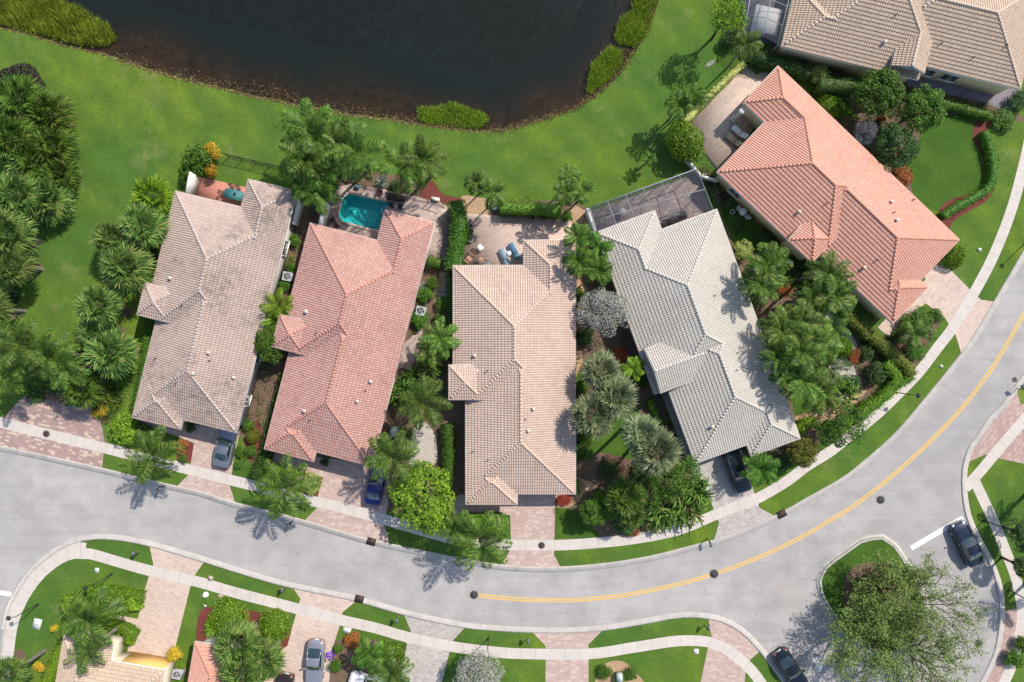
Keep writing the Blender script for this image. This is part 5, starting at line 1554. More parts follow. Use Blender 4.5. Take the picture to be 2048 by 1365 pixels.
shrub('bush', 1808, 352, 0.9, 28, 'rust red shrubs below the blue green round tree', 'leaf_rust', asp=0.6, rz=0.4)
shrub('bush', 1764, 237, 0.8, 9, 'small orange plant between the round trees', 'leaf_rust')
hedge([(1888,205),(1920,212),(1955,222),(1985,232)], 20, 1.0, 'low hedge between violet path and garden lawn', 'leaf_green')
hedge([(1972,262),(1984,300),(1990,340),(1980,375),(1950,395),(1915,415),(1888,432)], 19, 0.9, 'curving hedge beside the red mulch bed', 'leaf_green', rough=0.15)
shrub('bush', 2040, 200, 1.4, 24, 'dark bush at the right edge by the violet path', 'leaf_deep')
shrub('bush', 2010, 240, 1.0, 26, 'low green plants below the violet path end', 'leaf_green')

# low planting that fills the soil between the houses
def ground_cover(label, leaf, n, seed, leafn=34, size=0.13):
    r = np.random.default_rng(seed)
    soils = [w for nm, w in SHP if nm == 'garden_soil']; bad = [w for nm, w in SHP if nm not in ('garden_soil', 'ground')]
    boxes = []
    inv = []
    for h_, wg, k_ in HOUSES.values():
        inv.append((h_.location.x, h_.location.y, h_.rotation_euler.z, wg))
    P0 = []; tries = 0
    while len(P0) < n and tries < n*40:
        tries += 1
        w = soils[r.integers(0, len(soils))]
        xs = [p[0] for p in w]; ys = [p[1] for p in w]
        x, y = r.uniform(min(xs), max(xs)), r.uniform(min(ys), max(ys))
        if not in_poly(x, y, w) or any(in_poly(x, y, b) for b in bad) or in_poly(x, y, pool_w): continue
        hit = False
        for hx, hy, a, wg in inv:
            dx, dy = x-hx, y-hy; lx, ly = dx*math.cos(a)+dy*math.sin(a), -dx*math.sin(a)+dy*math.cos(a)
            if any(g_.inside(lx, ly, -0.5) for g_ in wg): hit = True; break
        if hit: continue
        if math.sin(x*0.9+seed)*math.sin(y*0.8+seed*2) < -0.35: continue
        P0.append((x, y))
    C = np.repeat(np.array(P0), leafn, 0); m = len(C)
    rad = np.repeat(0.25+0.35*r.random(len(P0)), leafn); ht = np.repeat(0.15+0.5*r.random(len(P0))**2, leafn)
    d = unit(r.normal(0, 1, (m, 3))); d[:, 2] = np.abs(d[:, 2])
    pos = np.concatenate([C+d[:, :2]*rad[:, None], (d[:, 2]*ht+0.04)[:, None]], 1)
    V, F = leaf_quads(pos, d+np.array([0, 0, .4]), size, r, 0.7)
    o = link('ground_cover', np_mesh('ground_cover', V, [F]), M[leaf]); tag(o, label, 'ground cover', None, 'stuff')
ground_cover('mid green ground cover plants over the garden soil between the houses', 'leaf_green', 1100, 3)
ground_cover('dark green ground cover plants over the garden soil between the houses', 'leaf_deep', 650, 4)
ground_cover('yellow green ground cover plants over the garden soil between the houses', 'leaf_lime', 260, 9)
ground_cover('reddish and orange ground cover plants over the garden soil between the houses', 'leaf_rust', 50, 12)

# street island and right edge
def wispy(px, py, h, rp, label, seed, n=7500, cov=1.0):
    r = np.random.default_rng(seed); rr = rp*S*(1-h/H)
    x, y = P(px, py, h)
    o = empty('street_tree', (x, y, 0), 0, label, 'tree')
    mb = MB(); tips = []
    mb.tube([(0,0,0),(0.05,0.03,h*0.22)], [0.22, 0.18], 8)
    def grow(p, d, L, rad, lvl):
        q = p+d*L*0.5+r.normal(0, .06*L, 3); e = p+d*L
        mb.tube([p, q, e], [rad, rad*0.8, rad*0.55], 5, False)
        if lvl >= 3: tips.append((q, e)); tips.append((e, e+d*0.5)); return
        if lvl >= 2: tips.append((q, e))
        for k in range(4 if lvl < 2 else 3):
            a = r.uniform(0, 6.28); sp = 0.65 if lvl else 0.8
            nd = unit(d+np.array([math.cos(a), math.sin(a), 0.15*r.normal()])*sp)
            nd[2] = max(nd[2], -0.12)+0.04; nd = unit(nd)
            grow(e if k < 2 else q, nd, L*r.uniform(0.6, 0.85), rad*0.55, lvl+1)
    base = np.array([0.05, 0.03, h*0.22])
    for k in range(6):
        a = k*1.047+r.uniform(-.3, .3)
        grow(base, unit(np.array([math.cos(a), math.sin(a), 0.75+0.3*r.random()])), rr*0.52, 0.11, 0)
    mb.build('trunk', M['bark_brown'], o)
    A = np.array([t[0] for t in tips]); B = np.array([t[1] for t in tips])
    k = r.integers(0, len(A), n); t = r.random((n, 1))
    pos = A[k]*(1-t)+B[k]*t+r.normal(0, 0.19, (n, 3))
    d = unit(r.normal(0, 1, (n, 3))*np.array([1, 1, 0.5])+np.array([0.2, -0.3, 0])); s = unit(np.cross(d, r.normal(0, .5, (n, 3))+np.array([0, 0, 1])))
    V, F = blades(pos, d, s, 0.26*(0.6+0.7*r.random(n)), 0.085, 0.1, 0.5)
    link('crown', np_mesh('crown', V, [F]), M['leaf_wisp'], o)
    return o
wispy(1785, 1205, 5.0, 84, 'feathery light green tree on the upper part of the street island', 5, 7400)
wispy(1875, 1225, 6.0, 104, 'feathery light green tree reaching over the right lane beside the black car', 6, 6800)
wispy(1745, 1310, 5.6, 84, 'feathery light green tree on the lower left of the street island', 7, 6800)
wispy(1880, 1340, 6.0, 90, 'feathery light green tree at the bottom edge under the island', 8, 5500)
many(shrub, 'bush', [(1740,1185,0.9,44,'green ground shrubs in the middle of the street island'),(1765,1225,0.8,36,'green ground shrubs on the lower island bed')], leaf='leaf_green')
shrub('bush', 1775, 1140, 0.6, 20, 'brown dried plants at the top of the island bed', 'leaf_dry')
many(tree, 'tree', [(2062,1075,3.6,38,'dark tree at the right edge beside the sidewalk'),(2048,1135,3.0,24,'green bush tree at the right edge below the dark tree')], leaf='leaf_deep', name='round_tree')
palm('feather', 2125, 1010, 4.5, 40, 'palm just outside the right edge throwing a shadow on the lawn', 'leaf_palm')
many(shrub, 'bush', [(2030,1320,1.2,22,'shrub at the right edge near the bottom'),(2046,1290,1.2,18,'shrub at the right edge above the bottom one')], leaf='leaf_green')
palm('feather', 2135, 1190, 4.5, 46, 'palm outside the right edge shading the pavement', 'leaf_palm')

# lower left houses
palm('feather', 185, 1238, 5.2, 60, 'wind blown feathery palm over the tan roof at bottom left', 'leaf_palm')
palm('feather', 175, 1300, 5.4, 42, 'lower feathery palm on the tan roof at bottom left', 'leaf_palm')
palm('sabal', 14, 1352, 5.0, 34, 'fan palm in the bottom left corner', 'leaf_sabal')
hedge([(132,1195),(134,1240),(128,1275),(112,1315),(90,1365),(75,1400)], 26, 1.2, 'long yellow green hedge left of the tan roof at bottom left', 'leaf_lime')
hedge([(160,1188),(200,1188),(240,1192),(282,1200)], 30, 1.0, 'yellow green hedge above the walkway at bottom left', 'leaf_lime')
hedge([(262,1195),(266,1222)], 34, 1.0, 'square end of the hedge beside the cream drive', 'leaf_lime')
hedge([(210,1252),(245,1262),(266,1278)], 26, 1.0, 'hedge between walkway and yellow garage', 'leaf_lime')
hedge([(259,1262),(254,1290)], 20, 1.0, 'hedge end at the corner of the yellow garage wall', 'leaf_lime')
shrub('bush', 348, 1308, 1.3, 17, 'yellow flowering ball bush between yellow garage and salmon roof', 'leaf_gold')
shrub('bush', 360, 1333, 0.8, 11, 'small green bush under the yellow ball bush', 'leaf_lime')
shrub('bush', 108, 1258, 0.9, 9, 'small golden bush on the hedge at bottom left', 'leaf_gold')
shrub('bush', 78, 1335, 1.0, 15, 'golden shrub at the bottom of the long hedge', 'leaf_gold', asp=0.7)
shrub('dome', 452, 1245, 1.3, 40, 'large yellow green dome bush on the lawn at bottom', 'leaf_lime', asp=1.1)
shrub('dome', 545, 1258, 1.2, 32, 'yellow green dome bush beside the cream drive', 'leaf_lime', asp=1.15)
shrub('grassy', 425, 1262, 1.4, 28, 'spiky palm like shrub left of the large dome bush', 'leaf_lime')
shrub('agave', 535, 1286, 0.6, 7, 'tiny white spiky plant on the dome bush edge', 'leaf_agave', name='agave', cat='agave')
many(palm, 'sabal', [(475,1292,4.8,44,'grey green fan palm over the salmon roof, uppermost'),(528,1322,4.4,38,'grey green fan palm nearest the cream drive'),
  (485,1345,5.0,44,'grey green fan palm at the bottom edge over the salmon roof')], leaf='leaf_sabal', group='fan palms over the salmon roof')
shrub('bush', 705, 1282, 0.9, 20, 'orange and red croton by the path right of the purple spinner', 'leaf_rust')
shrub('bush', 672, 1332, 1.2, 15, 'round green bush below the purple spinner', 'leaf_green')
shrub('bush', 676, 1298, 0.8, 10, 'small green bush above the purple spinner', 'leaf_green')
hedge([(760,1300),(785,1305),(808,1310)], 30, 0.9, 'yellow green block hedge at the bottom near the grey drive', 'leaf_lime')
palm('adonidia', 738, 1308, 3.0, 34, 'green palm left of the block hedge at the bottom', 'leaf_green')
palm('feather', 780, 1345, 3.2, 46, 'feathery palm cut by the bottom edge left of the grey drive', 'leaf_palm')
tree('silver', 958, 1350, 3.0, 52, 'silver leaved tree cut by the bottom edge', 'leaf_silver', name='silver_tree')
many(shrub, 'bush', [(1210,1345,0.9,18,'green bush at the left of the small tan bed at bottom'),(1262,1348,0.9,16,'green bush at the right of the small tan bed at bottom')], leaf='leaf_green')
shrub('bush', 1240, 1362, 0.8, 14, 'leafy plant at the bottom edge in the tan bed', 'leaf_lime')

# ------------------------------------------------------------------ street furniture and yard objects
def W(px, py, h=0.0): return P(px, py, h)
def dirpx(dx, dy):
    L = math.hypot(dx, dy); return (dx/L, -dy/L)

# --- cars
def grid_mesh(name, rows, smooth=True):
    n = len(rows[0]); V = [p for r_ in rows for p in r_]
    F = [(i*n+k, i*n+k+1, (i+1)*n+k+1, (i+1)*n+k) for i in range(len(rows)-1) for k in range(n-1)]
    return V, F
def interp(xs, tab):
    return np.interp(xs, [t[0] for t in tab], [t[1] for t in tab])
def car(name, px, py, d, label, paint, L=4.7, Wd=1.82, kind='sedan', rim='grey_metal'):
    """d: pixel direction the nose points to"""
    c = W(px, py, 0.8); f = dirpx(*d); ang = math.atan2(f[1], f[0])
    o = empty(name, (c[0], c[1], 0.02), ang, label, 'car', 'parked cars')
    hw = Wd/2
    if kind == 'sedan':
        top = [(-1,.74),(-.96,.92),(-.80,.99),(-.62,1.02),(.18,.98),(.45,.95),(.75,.86),(.93,.72),(1,.56)]
        gh = dict(wf=.24, rf=-.0, rb=-.36, wb=-.66, hr=1.43)
    else:
        top = [(-1,.80),(-.97,1.02),(-.85,1.10),(-.62,1.12),(.25,1.10),(.45,1.08),(.78,1.0),(.94,.85),(1,.62)]
        gh = dict(wf=.34, rf=.12, rb=-.78, wb=-.93, hr=1.72)
    def halfw(x):
        a = abs(x)
        return hw*(1-0.16*max(0, (a-.72)/.28)**2.2-0.10*max(0, (a-.94)/.06)**2)*(0.97 if x > 0 else 1.0)
    xs = np.concatenate([[-1,-.985,-.96,-.92], np.linspace(-.86, .86, 30), [.92,.96,.985,1]])
    rows = []
    for x in xs:
        w = halfw(x); zt = float(interp([x], top)[0]); X = x*L/2; r_ = []
        zb = .26+.06*max(0, (abs(x)-.9)/.1)
        prof = [(-1.0,zb),(-1.02,.45),(-1.0,zt*.74),(-.955,zt*.90),(-.88,zt*.955),(-.60,zt*.985),(-.25,zt),(0,zt*1.004),(.25,zt),(.60,zt*.985),(.88,zt*.955),(.955,zt*.90),(1.0,zt*.74),(1.02,.45),(1.0,zb)]
        for y, z in prof:
            r_.append((X, y*w, z))
        rows.append(r_)
    V, F = grid_mesh('b', rows)
    n = len(rows[0]); F.append(tuple(range(n))); F.append(tuple((len(rows)-1)*n+k for k in range(n-1, -1, -1)))
    F.append
    body = link('body', np_mesh('body', V, F, smooth=True), paint, o)
    # greenhouse
    def zt_(x): return float(interp([x], top)[0])
    hr = gh['hr']; wr = hw*.70; wb_ = hw*.89
    xf, rf, rb, xb = gh['wf'], gh['rf'], gh['rb'], gh['wb']
    def strip(x0, z0, w0, x1, z1, w1, nx=5, ny=7, bulge=.05):
        rows = []
        for i in range(nx+1):
            t = i/nx; r_ = []
            for k in range(ny+1):
                y = -1+2*k/ny; ww = w0*(1-t)+w1*t
                r_.append(((x0*(1-t)+x1*t)*L/2+(1-y*y)*bulge*(1 if x0 > x1 else -1)*(1-t), y*ww, z0*(1-t)+z1*t+math.sin(math.pi*t)*.03))
            rows.append(r_)
        return rows
    V, F = grid_mesh('w', strip(xf, zt_(xf)-.01, wb_*.93, rf, hr-.015, wr*.97, bulge=.12)); F = [q[::-1] for q in F]
    ws = link('windscreen', np_mesh('windscreen', V, F, smooth=True), M['car_glass'], o)
    V, F = grid_mesh('w', strip(xb, zt_(xb)-.01, wb_*.88, rb, hr-.02, wr*.95, bulge=.10))
    link('rear_window', np_mesh('rear_window', V, F, smooth=True), M['car_glass'], o)
    # roof panel
    rows = []
    for i in range(9):
        t = i/8; x = rf*(1-t)+rb*t; r_ = []
        for k in range(9):
            y = -1+2*k/8; r_.append((x*L/2, y*wr*(1-.03*abs(2*t-1)), hr+.05*(1-y*y)-.045*y**4+.02*math.sin(math.pi*t)))
        rows.append(r_)
    V, F = grid_mesh('r', rows); link('roof_panel', np_mesh('roof_panel', V, [q[::-1] for q in F], smooth=True), paint, o)
    # side glass + pillars
    for sg in (-1, 1):
        rows = []
        for i in range(11):
            t = i/10; xa = xf*(1-t)+xb*t; xr = rf*(1-t)+rb*t
            a = (xa*L/2, sg*wb_*(.95-.06*abs(2*t-1)**3), zt_(xa)-.01); b = (xr*L/2, sg*wr*.985, hr-.02)
            rows.append([a, tuple((a[j]+b[j])/2+(0, sg*.03, 0)[j] for j in range(3)), b])
        V, F = grid_mesh('s', rows); F = F if sg > 0 else [q[::-1] for q in F]
        link('side_window', np_mesh('side_window', V, F, smooth=True), M['car_glass'], o)
        mb = MB()
        mb.tube([(xf*L/2, sg*wb_*.93, zt_(xf)), (rf*L/2, sg*wr, hr)], .035, 5)
        mb.tube([(rf*L/2, sg*wr, hr), ((rf+rb)/4*L, sg*wr*1.015, hr+.015), (rb*L/2, sg*wr*.98, hr-.01)], .03, 5)
        mb.tube([(rb*L/2, sg*wr*.97, hr-.01), (xb*L/2, sg*wb_*.88, zt_(xb))], .045, 5)
        mb.build('pillar', paint, o, True)
        mb = MB(); X = (xf+.0)*L/2-.1
        mb.tube([(X, sg*wb_*.95, 1.0), (X+.02, sg*(hw+.04), 1.03)], .03, 5); mb.obox((X+.03, sg*(hw+.10)), (0, 1), .20, .12, .97, 1.12)
        mb.build('wing_mirror', paint, o)
        for xx in (.60, -.60):
            w = MB(); xw = xx*L/2; r_ = .33
            ring = [(xw+r_*math.cos(a), sg*(hw-.22), r_+r_*math.sin(a)) for a in np.linspace(0, 6.283, 19)[:-1]]
            ring2 = [(p[0], sg*(hw-.015), p[2]) for p in ring]
            w.add(ring+ring2, [(i, (i+1)%18, 18+(i+1)%18, 18+i) for i in range(18)]+[tuple(range(18)), tuple(range(35, 17, -1))])
            wh = w.build('wheel', M['rubber'], o)
            q = MB(); q.add([(xw+.2*math.cos(a), sg*(hw-.008), r_+.2*math.sin(a)) for a in np.linspace(0, 6.283, 13)[:-1]], [tuple(range(12))]); q.build('rim', M[rim], wh)
        q = MB(); q.obox((.955*L/2, sg*hw*.62), (.35*1, -sg), .30, .12, .60, .70); q.build('headlight', M['clear_lamp'], o)
        q = MB(); q.obox((-.972*L/2, sg*hw*.66), (-.25, -sg), .28, .10, .72, .84); q.build('tail_light', M['red_lamp'], o)
    q = MB(); q.box(-L/2-.012, -L/2+.02, -.26, .26, .48, .60); q.build('number_plate', M['white'], o)
    return o
def paint(name, col, rough=0.22, metal=0.5):
    m = plain(name, col, rough, 0.5, metal, 1.0); return m
M['car_glass'] = plain('car_glass', (0.015,0.03,0.032), 0.04, 1.0, 0, 0.5)
P_silver = paint('silver_paint', (0.36,0.35,0.38), .28, .6); P_grey = paint('steel_paint', (0.23,0.24,0.28), .28, .6)
P_navy = paint('navy_paint', (0.008,0.012,0.11)); P_black = paint('black_paint', (0.01,0.012,0.016)); P_black2 = paint('blue_black_paint', (0.012,0.018,0.035))
P_white = paint('white_car_paint', (0.7,0.7,0.69), .3, 0.0); P_brown = paint('dark_brown_paint', (0.04,0.022,0.018))
car('sedan', 450, 890, (.21,-.98), 'steel grey sedan parked nose in on the grey-pink house drive', P_grey, L=4.75)
car('car', 752, 968, (.20,-.98), 'navy blue car half under a palm on the red house drive', P_navy, L=4.6)
car('wagon', 1475, 944, (.34,.94), 'black wagon on the pale grey house drive', P_black, L=4.7, kind='suv', Wd=1.88)
car('sedan', 1936, 1089, (-.42,-.91), 'black sedan parked behind the white stop line', P_black2, L=4.85, Wd=1.88)
car('sedan', 1584, 1342, (.55,.83), 'black sedan parked at the kerb by the bottom edge', P_black, L=4.8)
car('sedan', 629, 1327, (-.06,1), 'silver sedan on the cream drive at the bottom', P_silver, L=4.8)
car('car', 563, 1392, (-.2,.98), 'dark brown car cut by the bottom edge left of the silver sedan', P_brown, L=4.6)
car('wagon', 742, 1374, (-.96,-.28), 'white vehicle cut by the bottom edge under the small green palms', P_white, L=4.9, kind='suv', Wd=1.9)

# --- lamps, mailboxes
def street_lamp(px, py, d, label, h=2.9):
    x, y = W(px, py); f = dirpx(*d)
    o = empty('street_lamp', (x, y, 0), math.atan2(f[1], f[0]), label, 'street lamp', 'black street lamps')
    m = MB(); m.tube([(0,0,0),(0,0,.3),(0,0,.32),(0,0,h-.3),(0,0,h)], [.11,.10,.06,.045,.04], 8); m.build('pole', M['black_metal'], o)
    m = MB(); m.tube([(0,0,h-.25),(.15,0,h-.02),(.45,0,h+.12),(.8,0,h+.10)], .03, 6); m.build('arm', M['black_metal'], o)
    m = MB(); m.lathe([(0.03,h+.16),(.10,h+.12),(.24,h-.02),(.25,h-.06),(.22,h-.08)], 12, (.85,0)); sh_ = m.build('lamp_shade', M['black_metal'], o)
    m = MB(); m.lathe([(.0,h-.09),(.18,h-.085),(.15,h-.2),(.0,h-.24)], 12, (.85,0)); m.build('lamp_glass', M['clear_lamp'], sh_)
street_lamp(977, 1277, (.1,.4), 'street lamp on the grass verge between the grey drive and the bottom pink drive', 2.7)
street_lamp(224, 1148, (-.9,.4), 'street lamp on the lawn beside the walkway at bottom left', 3.2)
street_lamp(76, 1209, (-1,.25), 'street lamp beside the curved corner pavement at left', 3.0)
street_lamp(1968, 1041, (1,.3), 'street lamp near the black sedan on the right verge', 2.9)
street_lamp(2016, 1180, (.9,.4), 'street lamp on the tip of the right verge', 2.9)
street_lamp(2051, 486, (-.6,.6), 'street lamp at the right edge above the yellow line', 2.9)
street_lamp(1789, 785, (1,.15), 'street lamp beside the pavement under the curved green hedge', 2.7)
def mailbox(px, py, d, label):
    x, y = W(px, py); f = dirpx(*d)
    o = empty('mailbox', (x, y, 0), math.atan2(f[1], f[0]), label, 'mailbox', 'dark mailboxes on the verges')
    m = MB(); m.tube([(0,0,0),(0,0,1.25)], .05, 8); m.tube([(0,0,1.0),(.35,0,1.0)], .03, 6); m.build('post', M['black_metal'], o)
    m = MB()
    a = np.linspace(0, math.pi, 9); Pf = [(.12*math.cos(t), 1.2+.12*math.sin(t)) for t in a]+[(-.12,1.04),(.12,1.04)]
    V = [(.05, p[0], p[1]) for p in Pf]+[(.55, p[0], p[1]) for p in Pf]; n = len(Pf)
    m.add(V, [(i, (i+1)%n, n+(i+1)%n, n+i) for i in range(n)]+[tuple(range(n-1,-1,-1)), tuple(range(n, 2*n))])
    b = m.build('box', M['mail_paint'], o)
    m = MB(); m.box(.2,.28,.122,.135,1.15,1.30); m.build('flag', M['red'], b)
M['mail_paint'] = plain('mailbox_paint', (0.10,0.12,0.14), .4)
for px, py, dx, dy, lb in [(278,1106,.2,-1,'mailbox on the verge left of the cream drive at bottom left'),(571,1178,.2,-1,'mailbox on the verge before the drive of the silver sedan'),
  (796,1238,.2,-1,'mailbox on the verge left of the grey paver drive'),(1055,1278,.1,-1,'mailbox on the verge near the lower street lamp'),
  (1409,1251,.3,-1,'mailbox at the tip of the verge left of the curved pink drive'),(1413,1077,.3,1,'mailbox on the verge below the tangled bright plants'),
  (327,972,-.2,1,'mailbox at the kerb under the palm of the grey-pink house'),(587,1040,-.2,1,'mailbox at the kerb before the red house'),
  (2033,778,-.6,-.7,'mailbox at the right edge beside the rose drive')]:
    mailbox(px, py, (dx, dy), lb)

# --- iron covers and boxes
def cover(px, py, r, mat, label, name='manhole_cover', rim=None):
    x, y = W(px, py); o = empty(name, (x, y, 0), 0, label, 'manhole cover')
    m = MB(); m.disc(0, 0, .045 if name != 'manhole_cover' else .030, r, 24, .0); m.build('lid', M[mat], o)
    m = MB()
    z = (.045 if name != 'manhole_cover' else .030)
    V = [(rr*math.cos(a), rr*math.sin(a), z-.008) for rr in (r+.01, r+(rim or .1)) for a in np.linspace(0, 6.283, 25)[:-1]]
    m.add(V, [(i, 24+i, 24+(i+1)%24, (i+1)%24) for i in range(24)]); m.build('ring', M['kerb'], o)
    m = MB()
    for q in (.35, .65):
        V = [(rr*math.cos(a), rr*math.sin(a), z+.006) for rr in (r*q, r*q+.05) for a in np.linspace(0, 6.283, 25)[:-1]]
        m.add(V, [(i, 24+i, 24+(i+1)%24, (i+1)%24) for i in range(24)])
    m.build('tread', M['black_metal'], o)
cover(948,1190,.40,'iron_grey','round manhole cover at the left end of the yellow line')
cover(1428,1148,.42,'iron_grey','manhole cover in the middle of the yellow line')
cover(1761,1000,.40,'iron_grey','manhole cover in the lane right of the yellow line')
cover(1957,1287,.38,'iron_grey','manhole cover at lower right under the feathery tree')
cover(93,868,.30,'iron_brown','brown manhole cover in the pavement by the brick plaza', 'pavement_cover')
cover(1083,1091,.30,'iron_brown','brown manhole cover in the pavement by the peach house drive', 'pavement_cover')
def drain(px, py, d, label):
    x, y = W(px, py); f = dirpx(*d)
    o = empty('storm_drain', (x, y, 0), math.atan2(f[1], f[0]), label, 'storm drain', 'iron storm drains in the kerb')
    m = MB(); m.box(-.46,.46,-.36,.36,.0,.118); m.build('pit', M['black_metal'], o)
    m = MB()
    for i in range(9): m.box(-.44+i*.11-.02, -.44+i*.11+.02, -.34, .34, .119, .135)
    m.box(-.46,.46,-.03,.03,.136,.142); m.box(-.47,.47,.34,.37,.119,.145); m.box(-.47,.47,-.37,-.34,.119,.145); m.build('grate', M['iron_brown'], o)
drain(743,1083,(1,.27),'storm drain in the upper kerb below the navy car'); drain(719,1198,(1,.25),'storm drain in the lower kerb opposite the navy car'); drain(1563,1028,(1,-.5),'storm drain in the kerb below the black wagon')
def lid_box(px, py, L, Wd, h, d, mat, name, label, cat='utility box', knob=True):
    x, y = W(px, py); f = dirpx(*d)
    o = empty(name, (x, y, 0), math.atan2(f[1], f[0]), label, cat)
    m = MB(); m.box(-L/2, L/2, -Wd/2, Wd/2, 0, h); m.build('base', M[mat], o)
    m = MB(); m.box(-L/2+.04, L/2-.04, -Wd/2+.04, Wd/2-.04, h+.001, h+.03); b = m.build('lid', M[mat], o)
    if knob: m = MB(); m.disc(0, -Wd*.1, h+.05, .05, 10, h+.03); m.build('handle', M['black_metal'], b)
M['box_green'] = plain('pale_green_box', (0.36,0.42,0.38), .6); M['box_pale'] = plain('pale_cover', (0.55,0.56,0.50), .7)
lid_box(75,1248,1.1,.85,.08,(.25,-1),'box_pale','utility_cover','large pale rectangular cover on the corner lawn')
lid_box(194,1141,.5,.42,.06,(.2,-1),'box_pale','utility_cover','small pale cover on the lawn above the lamp at bottom left')
lid_box(421,1157,.5,.5,.05,(1,.25),'pav_pink','utility_cover','square paver cover above the pavement near the white dome')
lid_box(441,1194,.5,.5,.05,(1,.25),'pav_pink','utility_cover','square paver cover below the pavement near the white dome')
lid_box(410,1212,.3,.2,.05,(1,.25),'box_pale','utility_cover','tiny pale cover on the lawn below the white dome')
lid_box(1392,1303,.52,.52,.06,(1,0),'white_paint','utility_cover','white square cover on the lawn at the lower middle')
lid_box(1958,500,.32,.38,.1,(.1,-1),'box_pale','utility_cover','pale cover on the lawn by the clipped ball of the orange house')
lid_box(1882,733,.3,.3,.06,(.6,-1),'box_pale','utility_cover','small white cover on the verge by the curved pavement')
lid_box(694,1261,.85,.6,.05,(1,.25),'box_pale','utility_cover','pair of pale covers by the pavement right of the silver sedan')
lid_box(790,862,1.05,.62,1.0,(.2,-1),'box_green','power_box','pale grey green box in the gap beside the red roof')
lid_box(1237,1350,.75,.6,.8,(0,1),'box_green','power_box','grey green box in the tan bed at the bottom')
lid_box(933,1323,.8,.5,.6,(1,.1),'box_green','power_box','pale green box above the silver tree at the bottom')
lid_box(1932,860,.3,.3,.03,(1,-1),'kerb','road_plate','dummy') if False else None
x, y = W(409,1192,.3); o = empty('vent_dome', (x, y, 0), 0, 'white domed cap on the lawn near the cream drive', 'vent cap')
m = MB(); m.lathe([(.22,0),(.22,.25),(.2,.34),(.1,.42),(0,.44)], 14); m.build('dome', M['white'], o, True); m = MB(); m.lathe([(.3,0),(.3,.05),(.23,.06)], 14); m.build('base', M['white'], o)

def air_conditioner(px, py, ang, label):
    x, y = W(px, py, .85)
    o = empty('air_conditioner', (x, y, 0), ang, label, 'air conditioner', 'air conditioners beside the houses')
    m = MB(); m.box(-.5,.5,-.5,.5,0,.06); m.build('slab', M['kerb'], o)
    m = MB(); s_ = .43
    for a in range(4):
        c, s2 = math.cos(a*math.pi/2), math.sin(a*math.pi/2)
        m.obox((c*s_, s2*s_), (-s2, c), .80, .05, .06, .85)
        for z in (0.2,.35,.5,.65): m.obox((c*(s_+.03), s2*(s_+.03)), (-s2, c), .76, .02, z, z+.06)
    m.build('casing', M['grey_metal'], o)
    m = MB(); n = 24
    inner = [(.39*math.cos(2*math.pi*k/n), .34*math.sin(2*math.pi*k/n), .87) for k in range(n)]
    def sq(a):
        c, s2 = math.cos(a), math.sin(a); k = .47/max(abs(c), abs(s2)); return (c*k, s2*k, .87)
    outer = [sq(2*math.pi*k/n) for k in range(n)]
    m.add(inner+outer, [(k, n+k, n+(k+1)%n, (k+1)%n) for k in range(n)]); m.build('top_panel', M['grey_metal'], o)
    m = MB(); m.disc(0,0,.5,.42,20); m.build('well', M['black_metal'], o)
    fan = MB()
    for k in range(4):
        a = k*math.pi/2+.4; fan.add([(.05*math.cos(a),.05*math.sin(a),.78),(.31*math.cos(a-.1),.31*math.sin(a-.1),.76),(.32*math.cos(a+.55),.32*math.sin(a+.55),.72)], [(0,1,2)])
    fan.disc(0,0,.80,.07,12,.7)
    fan.build('fan', M['grey_metal'], o)
    m = MB()
    for rr in (.12,.2,.28): m.tube([(rr*math.cos(t),rr*math.sin(t),.88) for t in np.linspace(0,6.283,17)], .006, 4, False)
    for k in range(6): a=k*math.pi/6; m.tube([(-.34*math.cos(a),-.34*math.sin(a),.885),(.34*math.cos(a),.34*math.sin(a),.885)], .006, 4)
    m.build('guard', M['grey_metal'], o)
air_conditioner(574,553,-.2,'air conditioner beside the white wall of the grey-pink house')
air_conditioner(841,622,-.2,'air conditioner in bushes right of the red roof')
air_conditioner(1157,629,0,'air conditioner against the right wall of the peach roofed house')
air_conditioner(353,1350,-.2,'air conditioner between the tan and salmon roofs at the bottom')

# --- furniture
def lounger(px, py, d, label, cloth, frame='white', z=.05, back=.5, group=None):
    x, y = W(px, py, .4); f = dirpx(*d)
    o = empty('sun_lounger', (x, y, z), math.atan2(f[1], f[0]), label, 'sun lounger', group)
    m = MB()
    for s_ in (-1, 1): m.tube([(-.95, s_*.33, .30), (.95, s_*.33, .30)], .03, 6)
    for xx in (-.9, .2, .9): m.tube([(xx, -.33, .30), (xx, .33, .30)], .025, 6)
    m.build('frame', M[frame], o)
    for xx in (-.8, .7):
        for s_ in (-1, 1): m = MB(); m.tube([(xx, s_*.32, 0), (xx, s_*.32, .3)], .03, 6); m.build('leg', M[frame], o)
    m = MB(); m.box(-.95, .28, -.31, .31, .33, .42); m.build('cushion', M[cloth], o)
    m = MB(); V = [(.30,-.31,.33),(.95,-.31,.33+back*.7),(.95,.31,.33+back*.7),(.30,.31,.33)]
    m.add(V+[(a, b, c+.09) for a, b, c in V], [(3,2,1,0),(4,5,6,7),(0,1,5,4),(1,2,6,5),(2,3,7,6),(3,0,4,7)]); b = m.build('backrest', M[cloth], o)
    m = MB(); m.box(.72,.93,-.26,.26,.33+back*.55+.1,.33+back*.7+.16); m.build('pillow', M[cloth], b)
    return o
lounger(1009,515,(.38,.92),'pale blue lounger left of the round side table','blue_cloth', group='blue loungers on the peach house patio')
lounger(1029,503,(.45,.89),'deep blue lounger right of the round side table','blue_dark_cloth', group='blue loungers on the peach house patio')
lounger(1479,265,(.72,.62),'lounger nearer the white column on the orange house patio','white_cloth','grey_metal', group='loungers on the orange house patio')
